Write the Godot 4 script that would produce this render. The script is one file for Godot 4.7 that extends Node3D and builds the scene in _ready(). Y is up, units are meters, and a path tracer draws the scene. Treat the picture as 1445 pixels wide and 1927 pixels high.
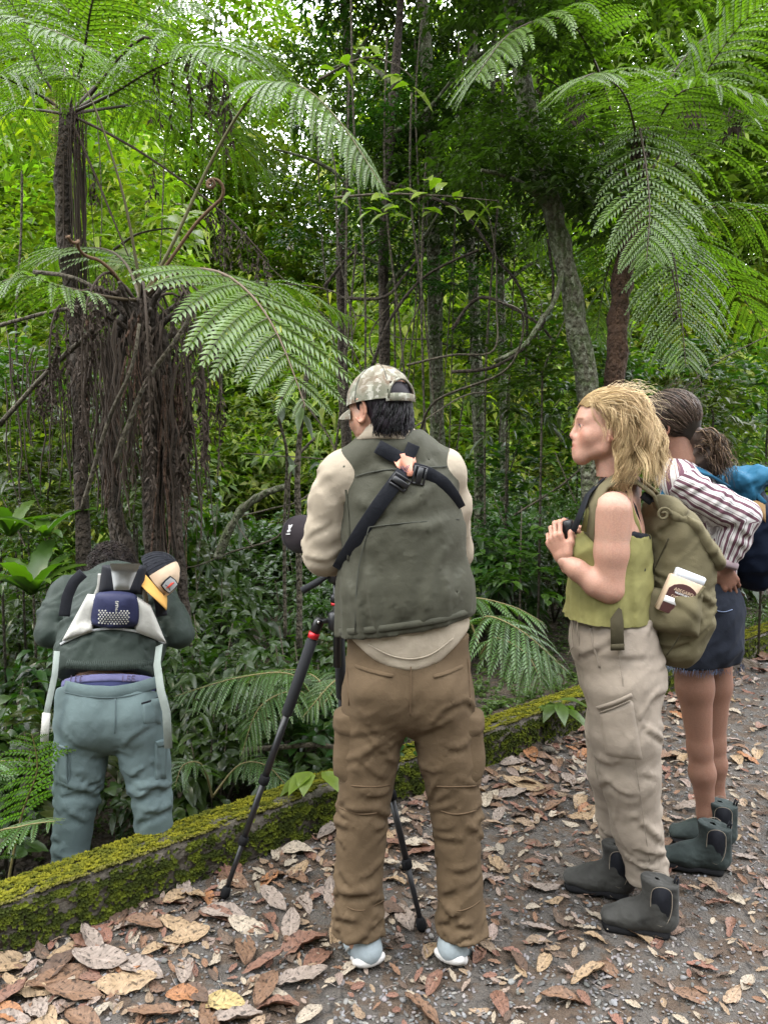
extends Node3D

# ---------------------------------------------------------------- mesh helpers
class MB:
	var v := PackedVector3Array()
	var c := PackedColorArray()
	var t := PackedVector2Array()
	var i := PackedInt32Array()
	func vert(p: Vector3, col := Color.WHITE, uv := Vector2.ZERO) -> int:
		v.append(p)
		c.append(col)
		t.append(uv)
		return v.size() - 1
	func tri(a: int, b: int, d: int) -> void:
		i.append(a)
		i.append(b)
		i.append(d)
	func quad(a: int, b: int, d: int, e: int) -> void:
		i.append_array(PackedInt32Array([a, b, d, a, d, e]))
	func join(o: MB, x := Transform3D()) -> void:
		var k := v.size()
		v.append_array(x * o.v)
		c.append_array(o.c)
		t.append_array(o.t)
		for q in o.i:
			i.append(q + k)
	# a tube through points; radii per point; elliptical when flat != 1
	func tube(pts: Array, radii: Array, sides := 8, col := Color.WHITE, cap := true) -> void:
		var up := Vector3.UP
		var d0: Vector3 = (pts[1] - pts[0]).normalized()
		if absf(d0.dot(up)) > 0.9:
			up = Vector3.RIGHT
		var s := d0.cross(up).normalized()
		var base := v.size()
		var run := 0.0
		for k in pts.size():
			var p: Vector3 = pts[k]
			var d: Vector3 = (pts[mini(k + 1, pts.size() - 1)] - pts[maxi(k - 1, 0)]).normalized()
			s = (s - d * s.dot(d)).normalized()
			var e := d.cross(s)
			if k > 0:
				run += p.distance_to(pts[k - 1])
			var r: float = radii[mini(k, radii.size() - 1)]
			for q in sides:
				var a := TAU * q / sides
				vert(p + (s * cos(a) + e * sin(a)) * r, col, Vector2(float(q) / sides, run))
		for k in pts.size() - 1:
			for q in sides:
				var a := base + k * sides + q
				var b := base + k * sides + (q + 1) % sides
				quad(a, a + sides, b + sides, b)
		if cap:
			for e in [0, pts.size() - 1]:
				var m := vert(pts[e], col)
				for q in sides:
					var a: int = base + e * sides + q
					var b: int = base + e * sides + (q + 1) % sides
					if e == 0:
						tri(m, a, b)
					else:
						tri(m, b, a)
	# rings of equal length joined into a skin
	func skin(rings: Array, closed := true, caps := true, col := Color.WHITE) -> void:
		var base := v.size()
		var n: int = rings[0].size()
		for k in rings.size():
			for q in n:
				vert(rings[k][q], col, Vector2(float(q) / n, float(k) / rings.size()))
		for k in rings.size() - 1:
			for q in (n if closed else n - 1):
				var a := base + k * n + q
				var b := base + k * n + (q + 1) % n
				quad(a, b, b + n, a + n)
		if caps and closed:
			for e in [0, rings.size() - 1]:
				var mid := Vector3.ZERO
				for q in n:
					mid += rings[e][q] / n
				var m := vert(mid, col)
				for q in n:
					var a: int = base + e * n + q
					var b: int = base + e * n + (q + 1) % n
					if e == 0:
						tri(m, b, a)
					else:
						tri(m, a, b)
	# a box with chamfered edges: centre, three half axes
	func box(m: Vector3, x: Vector3, y: Vector3, z: Vector3, bev := 0.003, col := Color.WHITE) -> void:
		var rings := []
		var lx := x.length()
		var ly := y.length()
		var lz := z.length()
		bev = minf(bev, minf(lx, minf(ly, lz)) * 0.6)
		for k in [[-1.0, 1.0], [-1.0 + bev / ly, 0.0], [1.0 - bev / ly, 0.0], [1.0, 1.0]]:
			var ins: float = k[1] * bev
			var ring := PackedVector3Array()
			for q in [[1, 1], [-1, 1], [-1, -1], [1, -1]]:
				var ax: float = 1.0 - ins / lx
				var az: float = 1.0 - ins / lz
				var cx: float = bev / lx
				var cz: float = bev / lz
				var pa: Vector3 = m + y * float(k[0]) + x * (q[0] * ax) + z * (q[1] * (az - cz))
				var pb: Vector3 = m + y * float(k[0]) + x * (q[0] * (ax - cx)) + z * (q[1] * az)
				if q[0] * q[1] > 0:
					ring.append(pa)
					ring.append(pb)
				else:
					ring.append(pb)
					ring.append(pa)
			rings.append(ring)
		if x.cross(y).dot(z) < 0:
			rings.reverse()
		skin(rings, true, true, col)
	func mesh(off := Vector3.ZERO, flat := false) -> ArrayMesh:
		var a := []
		a.resize(Mesh.ARRAY_MAX)
		a[Mesh.ARRAY_VERTEX] = Transform3D(Basis(), -off) * v
		a[Mesh.ARRAY_COLOR] = c
		a[Mesh.ARRAY_TEX_UV] = t
		a[Mesh.ARRAY_INDEX] = i
		var st := SurfaceTool.new()
		st.create_from_arrays(a)
		if flat:
			st.deindex()
			st.set_smooth_group(-1)
		st.generate_normals()
		return st.commit()

# a distance field on a grid, meshed with surface nets
class Field:
	var o: Vector3
	var h: float
	var nx: int
	var ny: int
	var nz: int
	var g := PackedFloat32Array()
	func _init(lo: Vector3, hi: Vector3, cell: float) -> void:
		h = cell
		o = lo - Vector3.ONE * cell * 2.0
		var s := (hi - lo) / cell
		nx = int(s.x) + 6
		ny = int(s.y) + 6
		nz = int(s.z) + 6
		g.resize(nx * ny * nz)
		g.fill(1.0)
	# tapered capsule with elliptical sections: ra, rb = (half width along w, half depth); mode 0 join, 1 carve
	func ecap(a: Vector3, b: Vector3, ra: Vector2, rb: Vector2, w: Vector3, k := 0.02, mode := 0) -> void:
		var ba := b - a
		var len := maxf(ba.length(), 1e-5)
		var ax := ba / len if ba.length() > 1e-5 else (Vector3.UP if absf(w.y) < 0.9 else Vector3.RIGHT)
		w = (w - ax * w.dot(ax))
		if w.length() < 1e-3:
			w = ax.cross(Vector3.FORWARD if absf(ax.z) < 0.9 else Vector3.UP)
		w = w.normalized()
		var t3 := ax.cross(w)
		var most := maxf(maxf(ra.x, ra.y), maxf(rb.x, rb.y)) + k + h * 3.0
		var lo := (Vector3(minf(a.x, b.x), minf(a.y, b.y), minf(a.z, b.z)) - Vector3.ONE * most - o) / h
		var hi := (Vector3(maxf(a.x, b.x), maxf(a.y, b.y), maxf(a.z, b.z)) + Vector3.ONE * most - o) / h
		var x0 := maxi(0, int(lo.x))
		var x1 := mini(nx - 1, int(hi.x) + 1)
		var y0 := maxi(0, int(lo.y))
		var y1 := mini(ny - 1, int(hi.y) + 1)
		var z0 := maxi(0, int(lo.z))
		var z1 := mini(nz - 1, int(hi.z) + 1)
		for z in range(z0, z1 + 1):
			for y in range(y0, y1 + 1):
				var q := o + Vector3(x0 * h, y * h, z * h) - a
				var at := (z * ny + y) * nx + x0
				for x in range(x0, x1 + 1):
					var s := q.dot(ax)
					var t := clampf(s / len, 0.0, 1.0)
					var u := q.dot(w)
					var v := q.dot(t3)
					s -= t * len
					var rx := ra.x + (rb.x - ra.x) * t
					var ry := ra.y + (rb.y - ra.y) * t
					var d: float
					if rx == ry:
						d = sqrt(u * u + v * v + s * s) - rx
					else:
						var re := minf(rx, ry)
						var e := Vector3(u / rx, v / ry, s / re)
						var k0 := e.length()
						var k1 := Vector3(e.x / rx, e.y / ry, e.z / re).length()
						d = k0 * (k0 - 1.0) / k1 if k1 > 1e-6 else -re
					var f := g[at]
					if mode == 0:
						var m := maxf(k - absf(f - d), 0.0)
						g[at] = minf(f, d) - m * m / (4.0 * k)
					else:
						var m := maxf(k - absf(f + d), 0.0)
						g[at] = maxf(f, -d) + m * m / (4.0 * k)
					at += 1
					q.x += h
	func cap(a: Vector3, b: Vector3, ra: float, rb: float, k := 0.02, mode := 0) -> void:
		ecap(a, b, Vector2(ra, ra), Vector2(rb, rb), Vector3.RIGHT, k, mode)
	func limb(pts: Array, rs: Array, k := 0.02) -> void:
		for q in pts.size() - 1:
			cap(pts[q], pts[q + 1], rs[q], rs[q + 1], k)
	func stack(pts: Array, rs: Array, w: Vector3, k := 0.03) -> void:
		for q in pts.size() - 1:
			ecap(pts[q], pts[q + 1], rs[q], rs[q + 1], w, k)
	# keeps the side where n.p < n.at
	func cut(at: Vector3, n: Vector3, k := 0.004) -> void:
		n = n.normalized()
		var d0 := n.dot(at)
		var w := 0
		for z in nz:
			for y in ny:
				var d := n.dot(o + Vector3(0, y * h, z * h)) - d0
				for x in nx:
					if d > -k:
						var f := g[w]
						var m := maxf(k - absf(f - d), 0.0)
						g[w] = maxf(f, d) + m * m / (4.0 * k)
					w += 1
					d += n.x * h
	# carve only near a place: keeps n.p < n.at within radius r of at
	func cut_near(at: Vector3, n: Vector3, r: float) -> void:
		n = n.normalized()
		var w := 0
		for z in nz:
			for y in ny:
				var p := o + Vector3(0, y * h, z * h) - at
				for x in nx:
					if g[w] < 0.9 and p.length_squared() < r * r:
						g[w] = maxf(g[w], n.dot(p))
					w += 1
					p.x += h
	# cloth folds: bands = [height, spread, depth, folds per metre, slant]; base = loose creases everywhere
	func perturb(noise: FastNoiseLite, bands: Array, base := 0.0) -> void:
		var w := 0
		for z in nz:
			for y in ny:
				for x in nx:
					if absf(g[w]) < h * 3.5:
						var p := o + Vector3(x, y, z) * h
						var r := 0.0
						if base > 0.0:
							var a := noise.get_noise_3d(p.x * 3.0 + p.y * 2.5, p.y * 7.0 - p.x * 6.0 + p.z * 2.0, p.z * 4.0)
							var c := noise.get_noise_3d(p.x * 5.0 - p.y * 3.0 + 7.0, p.y * 4.0 + p.x * 8.0, p.z * 6.0 + 3.0)
							r = base * (0.5 - absf(a) * 2.2 + 0.35 - absf(c) * 1.5)
						for b in bands:
							var e: float = (p.y - b[0]) / b[1]
							if absf(e) < 2.2:
								var n := noise.get_noise_3d(p.x * 5.0, p.y * b[3] + (p.x + p.z) * b[4], p.z * 5.0)
								r += b[2] * exp(-e * e) * (1.0 - absf(n) * 3.2)
						g[w] -= r
					w += 1
	# a raised (or sunk) crease along a line of points on the surface
	func crease(pts: Array, wide: float, high: float) -> void:
		var most := wide * 2.2
		for k in pts.size() - 1:
			var a: Vector3 = pts[k]
			var b: Vector3 = pts[k + 1]
			var lo := (a.min(b) - Vector3.ONE * most - o) / h
			var hi := (a.max(b) + Vector3.ONE * most - o) / h
			var ba := b - a
			var inv := 1.0 / maxf(ba.length_squared(), 1e-8)
			var fade := sin((k + 0.5) / (pts.size() - 1) * PI)
			for z in range(maxi(0, int(lo.z)), mini(nz - 1, int(hi.z) + 1) + 1):
				for y in range(maxi(0, int(lo.y)), mini(ny - 1, int(hi.y) + 1) + 1):
					var w := (z * ny + y) * nx
					for x in range(maxi(0, int(lo.x)), mini(nx - 1, int(hi.x) + 1) + 1):
						var f := g[w + x]
						if absf(f) < h * 4.0:
							var q := o + Vector3(x, y, z) * h - a
							var t := q.dot(ba) * inv
							if t >= 0.0 and t < 1.0:
								var d2 := (q - ba * t).length_squared() / (wide * wide)
								g[w + x] = f - high * fade * exp(-d2)
	# creases round a limb or trunk: zones = [place along, spread, how many, height, tilt]; face = middle angle, arc = how far round
	func creases(path: Array, rs: Array, zones: Array, rng: RandomNumberGenerator, side: Vector3, face := 0.0, arc := PI) -> void:
		for zn in zones:
			for k in zn[2]:
				var t := clampf(zn[0] + rng.randfn(0.0, 1.0) * zn[1], 0.02, 0.98)
				var mid := face + rng.randf_range(-arc, arc)
				var half := rng.randf_range(0.35, 0.95)
				var tilt: float = zn[4] * rng.randf_range(-1.0, 1.0)
				var sag := rng.randf_range(-0.02, 0.035)
				var pts := []
				for q in 6:
					var e := q / 2.5 - 1.0
					var a := mid + half * e
					var u := clampf(t + (tilt * e + sag * (1.0 - e * e)) , 0.0, 0.999) * (path.size() - 1)
					var i := int(u)
					var c: Vector3 = path[i].lerp(path[i + 1], u - i)
					var ax: Vector3 = (path[i + 1] - path[i]).normalized()
					var s1 := (side - ax * side.dot(ax)).normalized()
					var s2 := ax.cross(s1)
					var dir := s1 * cos(a) + s2 * sin(a)
					pts.append(c + dir * (lerpf(rs[i], rs[i + 1], u - i)))
				for q in 6:
					pts[q] = snap(pts[q])
				var hg: float = zn[3] * rng.randf_range(0.9, 1.7)
				crease(pts, rng.randf_range(0.008, 0.014), hg)
				var low := []
				var d: Vector3 = (path[path.size() - 1] - path[0]).normalized()
				for p in pts:
					low.append(p + d * 0.018)
				crease(low, 0.011, -hg * 0.8)
	func snap(p: Vector3) -> Vector3:
		for k in 3:
			var e := h
			var n := Vector3(at(p + Vector3(e, 0, 0)) - at(p - Vector3(e, 0, 0)), at(p + Vector3(0, e, 0)) - at(p - Vector3(0, e, 0)), at(p + Vector3(0, 0, e)) - at(p - Vector3(0, 0, e)))
			if n.length() < 1e-5:
				return p
			p -= n.normalized() * clampf(at(p), -0.03, 0.03)
		return p
	func at(p: Vector3) -> float:
		var q := (p - o) / h
		var x := int(q.x)
		var y := int(q.y)
		var z := int(q.z)
		if x < 0 or y < 0 or z < 0 or x >= nx - 1 or y >= ny - 1 or z >= nz - 1:
			return 1.0
		var f := q - Vector3(x, y, z)
		var b := (z * ny + y) * nx + x
		var s := ny * nx
		var l0 := lerpf(lerpf(g[b], g[b + 1], f.x), lerpf(g[b + nx], g[b + nx + 1], f.x), f.y)
		b += s
		var l1 := lerpf(lerpf(g[b], g[b + 1], f.x), lerpf(g[b + nx], g[b + nx + 1], f.x), f.y)
		return lerpf(l0, l1, f.z)
	# where a line from p along d meets the surface, lifted by off
	func hit(p: Vector3, d: Vector3, off := 0.0, far := 0.5) -> Vector3:
		d = d.normalized()
		var s := 0.0
		var last := 1.0
		var near := 2.0
		var near_s := far * 0.5
		while s < far:
			var f := at(p + d * s)
			if f < near:
				near = f
				near_s = s
			if f < 0.0:
				if last > 0.0:
					s -= h * 0.5 * (-f) / maxf(last - f, 1e-6)
				return p + d * (s - off)
			last = minf(f, h * 0.5)
			s += h * 0.5
		return p + d * (near_s if near < 0.9 else 0.2)
	func mesh(col := Color.WHITE) -> MB:
		var m := MB.new()
		var ids := PackedInt32Array()
		ids.resize(g.size())
		ids.fill(-1)
		var live := PackedInt32Array()
		var sxy := nx * ny
		var corner := PackedInt32Array([0, 1, nx, nx + 1, sxy, sxy + 1, sxy + nx, sxy + nx + 1])
		var cp := [Vector3(0, 0, 0), Vector3(1, 0, 0), Vector3(0, 1, 0), Vector3(1, 1, 0), Vector3(0, 0, 1), Vector3(1, 0, 1), Vector3(0, 1, 1), Vector3(1, 1, 1)]
		var ed := [[0, 1], [2, 3], [4, 5], [6, 7], [0, 2], [1, 3], [4, 6], [5, 7], [0, 4], [1, 5], [2, 6], [3, 7]]
		var lim := h * 7.0
		for z in nz - 1:
			for y in ny - 1:
				var w := (z * ny + y) * nx
				for x in nx - 1:
					var f := g[w]
					if f < lim and f > -lim:
						var neg := 0
						for q in corner:
							if g[w + q] < 0.0:
								neg += 1
						if neg > 0 and neg < 8:
							var sum := Vector3.ZERO
							var cnt := 0
							for e in ed:
								var fa := g[w + corner[e[0]]]
								var fb := g[w + corner[e[1]]]
								if (fa < 0.0) != (fb < 0.0):
									var t := fa / (fa - fb)
									sum += cp[e[0]].lerp(cp[e[1]], t)
									cnt += 1
							var p := o + (Vector3(x, y, z) + sum / cnt) * h
							ids[w] = m.vert(p, col)
							if x > 0 and y > 0 and z > 0:
								live.append(w)
					w += 1
		for w in live:
			var s := g[w] < 0.0
			if s != (g[w + 1] < 0.0):
				_face(m, ids, w, w - nx, w - nx - sxy, w - sxy, s)
			if s != (g[w + nx] < 0.0):
				_face(m, ids, w, w - sxy, w - sxy - 1, w - 1, s)
			if s != (g[w + sxy] < 0.0):
				_face(m, ids, w, w - 1, w - 1 - nx, w - nx, s)
		return m
	func _face(m: MB, ids: PackedInt32Array, a: int, b: int, d: int, e: int, s: bool) -> void:
		var p := ids[a]
		var q := ids[b]
		var r := ids[d]
		var t := ids[e]
		if p < 0 or q < 0 or r < 0 or t < 0:
			return
		if s:
			m.quad(p, t, r, q)
		else:
			m.quad(p, q, r, t)

# ---------------------------------------------------------------- scene helpers
var rng := RandomNumberGenerator.new()
var noise := FastNoiseLite.new()
var M := {}
var used := {}

func lin(r: float, g: float, b: float) -> Color:
	return Color(r, g, b).linear_to_srgb()

func rr(a: float, b: float) -> float:
	return rng.randf_range(a, b)

func numbered(called: String) -> String:
	if not used.has(called):
		used[called] = 0
		return called
	used[called] += 1
	return "%s_%03d" % [called, used[called]]

func tag(o: Node, label: String, category := "", group := "", kind := "") -> Node:
	if label:
		o.set_meta("label", label)
	if category:
		o.set_meta("category", category)
	if group:
		o.set_meta("group", group)
	if kind:
		o.set_meta("kind", kind)
	return o

func thing(called: String, label: String, category: String, at := Vector3.ZERO, group := "") -> Node3D:
	var o := Node3D.new()
	o.name = numbered(called)
	add_child(o)
	o.position = at
	tag(o, label, category, group)
	return o

# commits a shape as one named mesh; world coordinates are made local to the parent thing
func obj(called: String, mb: MB, m: Material, parent: Node3D = null, flat := false) -> MeshInstance3D:
	var off := Vector3.ZERO
	var up: Node = parent
	while up != null and up != self:
		off += up.position
		up = up.get_parent()
	return put(called, mb.mesh(off, flat), m, parent)

func put(called: String, mesh: Mesh, m: Material, parent: Node3D = null) -> MeshInstance3D:
	var o := MeshInstance3D.new()
	o.mesh = mesh
	o.material_override = m
	o.name = called if parent else numbered(called)
	if parent:
		parent.add_child(o, true)
	else:
		add_child(o)
	return o

func scatter(called: String, mesh: Mesh, m: Material, where: Array, cols: Array, parent: Node3D = null) -> MultiMeshInstance3D:
	var mm := MultiMesh.new()
	mm.transform_format = MultiMesh.TRANSFORM_3D
	mm.use_colors = cols.size() > 0
	mm.mesh = mesh
	mm.instance_count = where.size()
	for k in where.size():
		mm.set_instance_transform(k, where[k])
		if cols.size() > 0:
			mm.set_instance_color(k, cols[k])
	var o := MultiMeshInstance3D.new()
	o.multimesh = mm
	o.material_override = m
	o.name = called if parent else numbered(called)
	if parent:
		parent.add_child(o, true)
	else:
		add_child(o)
	o.set_meta("kind", "stuff")
	return o

func gray_noise(seed_: int, freq: float, size := 256, oct := 4, type := FastNoiseLite.TYPE_SIMPLEX_SMOOTH) -> Image:
	var n := FastNoiseLite.new()
	n.seed = seed_
	n.frequency = freq
	n.fractal_octaves = oct
	n.noise_type = type
	return n.get_seamless_image(size, size)

func bump(im: Image, strength: float) -> ImageTexture:
	var b: Image = im.duplicate()
	b.convert(Image.FORMAT_RGBA8)
	b.bump_map_to_normal_map(strength)
	return ImageTexture.create_from_image(b)

# grey noise stretched between two values, as a texture that multiplies the base colour
func mottle(im: Image, lo: float, hi: float) -> ImageTexture:
	var b := Image.create(im.get_width(), im.get_height(), false, Image.FORMAT_RGB8)
	for y in im.get_height():
		for x in im.get_width():
			var k := lerpf(lo, hi, smoothstep(0.15, 0.85, im.get_pixel(x, y).r))
			b.set_pixel(x, y, Color(k, k, k).linear_to_srgb())
	return ImageTexture.create_from_image(b)

func mat(called: String, col: Color, rough := 0.8, spec := 0.5) -> StandardMaterial3D:
	var m := StandardMaterial3D.new()
	m.resource_name = called
	m.albedo_color = col
	m.roughness = rough
	m.metallic_specular = spec
	M[called] = m
	return m

func cloth(called: String, col: Color, rough := 0.85, weave := 30.0, rim := 0.1) -> StandardMaterial3D:
	var m := mat(called, col, rough, 0.22)
	m.uv1_triplanar = true
	m.uv1_scale = Vector3.ONE * weave * 0.10
	m.albedo_texture = M["t_cloth"]
	m.normal_enabled = true
	m.normal_texture = M["n_crease"]
	m.normal_scale = 0.35
	m.rim_enabled = rim > 0
	m.rim = rim
	return m

func vcol(m: StandardMaterial3D) -> StandardMaterial3D:
	m.vertex_color_use_as_albedo = true
	return m

func leafmat(called: String, rough: float, spec: float, back: Color) -> StandardMaterial3D:
	var m := vcol(mat(called, Color.WHITE, rough, spec))
	m.backlight_enabled = true
	m.backlight = back
	return m

# a strap laid on a field: waypoints are pushed along d onto the surface
func strap(f: Field, pts: Array, d: Vector3, width: float, thick: float, lift: float, steps := 8, col := Color.WHITE) -> MB:
	var m := MB.new()
	var line := []
	for k in pts.size() - 1:
		for s in steps:
			line.append(pts[k].lerp(pts[k + 1], float(s) / steps))
	line.append(pts[pts.size() - 1])
	var on := []
	for p in line:
		on.append(f.hit(p - d.normalized() * 0.2, d, lift) if f else p)
	for r in 5:
		for k in range(1, on.size() - 1):
			on[k] = on[k] * 0.5 + (on[k - 1] + on[k + 1]) * 0.25
	return ribbon(on, d, width, thick, col)

# a flat band through points; d is the direction that looks at its face
func ribbon(on: Array, look, width: float, thick: float, col := Color.WHITE, ends := Vector2.ONE) -> MB:
	var m := MB.new()
	var rings := []
	for k in on.size():
		var al: Vector3 = (on[mini(k + 1, on.size() - 1)] - on[maxi(k - 1, 0)]).normalized()
		var d: Vector3 = look[k] if look is Array else look
		var side := al.cross(d).normalized() * width * 0.5 * lerpf(ends.x, ends.y, float(k) / (on.size() - 1))
		var n := side.cross(al).normalized() * thick * 0.5
		var p: Vector3 = on[k]
		rings.append(PackedVector3Array([p - side * 0.94 - n, p + side * 0.94 - n, p + side - n * 0.3, p + side + n * 0.3, p + side * 0.94 + n, p - side * 0.94 + n, p - side + n * 0.3, p - side - n * 0.3]))
	m.skin(rings, true, true, col)
	return m

# a padded patch: four corners (a b along the top, then c d below), pushed onto a field along dir, bulging by puff
func patch(f: Field, a: Vector3, b: Vector3, cc: Vector3, dd: Vector3, dir: Vector3, puff: float, lift: float, nu := 12, nv := 12, edge := 0.25, col := Color.WHITE, round_ := 0.0) -> MB:
	var m := MB.new()
	dir = dir.normalized()
	for y in nv + 1:
		for x in nu + 1:
			var u := float(x) / nu
			var v := float(y) / nv
			var uu := u
			var vv := v
			if round_ > 0.0:
				var eu := u * 2.0 - 1.0
				var ev := v * 2.0 - 1.0
				uu = 0.5 + 0.5 * eu * lerpf(1.0, sqrt(1.0 - ev * ev * 0.5), round_)
				vv = 0.5 + 0.5 * ev * lerpf(1.0, sqrt(1.0 - eu * eu * 0.5), round_)
			var p := a.lerp(b, uu).lerp(dd.lerp(cc, uu), vv)
			var s := f.hit(p - dir * 0.25, dir, 0.0) if f else p
			var e := minf(minf(u, 1.0 - u), minf(v, 1.0 - v)) / edge
			var hgt := lift + puff * sqrt(clampf(1.0 - (1.0 - minf(e, 1.0)) ** 2, 0.0, 1.0))
			if x == 0 or y == 0 or x == nu or y == nv:
				hgt = -0.006
			m.vert(s - dir * hgt, col, Vector2(u, v))
	var w := nu + 1
	var flip := (b - a).cross(dd - a).dot(dir) < 0.0
	for y in nv:
		for x in nu:
			var k := y * w + x
			if flip:
				m.quad(k, k + w, k + w + 1, k + 1)
			else:
				m.quad(k, k + 1, k + w + 1, k + w)
	return m

# strokes of lettering or marks, as thin raised bars on a plane given by an origin and two axes
func strokes(list: Array, at: Vector3, x: Vector3, y: Vector3, thick: float, proud := 0.0015) -> MB:
	var m := MB.new()
	var n := x.cross(y).normalized()
	for s in list:
		var p: Vector3 = at + x * s[0] + y * s[1]
		var q: Vector3 = at + x * s[2] + y * s[3]
		if p.distance_to(q) < 1e-5:
			q += x.normalized() * thick * 0.5
		var al := (q - p).normalized()
		m.box((p + q) / 2, (q - p) / 2 + al * thick * 0.3, n * proud, al.cross(n) * thick / 2, proud * 0.4)
	return m


func _ready() -> void:
	rng.seed = 7
	noise.seed = 3
	noise.frequency = 1.0
	noise.noise_type = FastNoiseLite.TYPE_SIMPLEX_SMOOTH
	noise.fractal_octaves = 2
	# camera
	var cam := Camera3D.new()
	cam.name = "camera"
	cam.fov = 69.0
	cam.position = Vector3(0, 1.55, 0)
	cam.rotation_degrees.x = -4.63
	cam.near = 0.05
	cam.far = 400.0
	add_child(cam)
	# sky, exposure
	var sky := ProceduralSkyMaterial.new()
	sky.sky_top_color = Color(0.97, 0.98, 1.0)
	sky.sky_horizon_color = Color(0.72, 0.74, 0.75)
	sky.sky_curve = 0.35
	sky.ground_bottom_color = Color(0.2, 0.22, 0.16)
	sky.ground_horizon_color = Color(0.4, 0.42, 0.36)
	sky.sky_energy_multiplier = 2.3
	var e := Environment.new()
	e.background_mode = Environment.BG_SKY
	e.sky = Sky.new()
	e.sky.sky_material = sky
	e.tonemap_mode = Environment.TONE_MAPPER_LINEAR
	e.tonemap_exposure = 1.2
	e.sdfgi_enabled = true
	e.ssao_enabled = true
	e.ssil_enabled = true
	var we := WorldEnvironment.new()
	we.name = "environment"
	we.environment = e
	add_child(we)
	var sun := DirectionalLight3D.new()
	sun.name = "sun"
	sun.light_energy = 0.5
	sun.light_angular_distance = 14.0
	sun.light_color = Color(1.0, 0.97, 0.9)
	sun.shadow_enabled = true
	sun.rotation_degrees = Vector3(-60, -72, 0)
	add_child(sun)
	materials()
	build_ground()
	build_wall()
	build_forest()
	build_man_in_vest()
	build_tripod()
	build_blonde_woman()
	build_dark_haired_woman()
	build_bending_man()
	build_litter()

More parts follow.
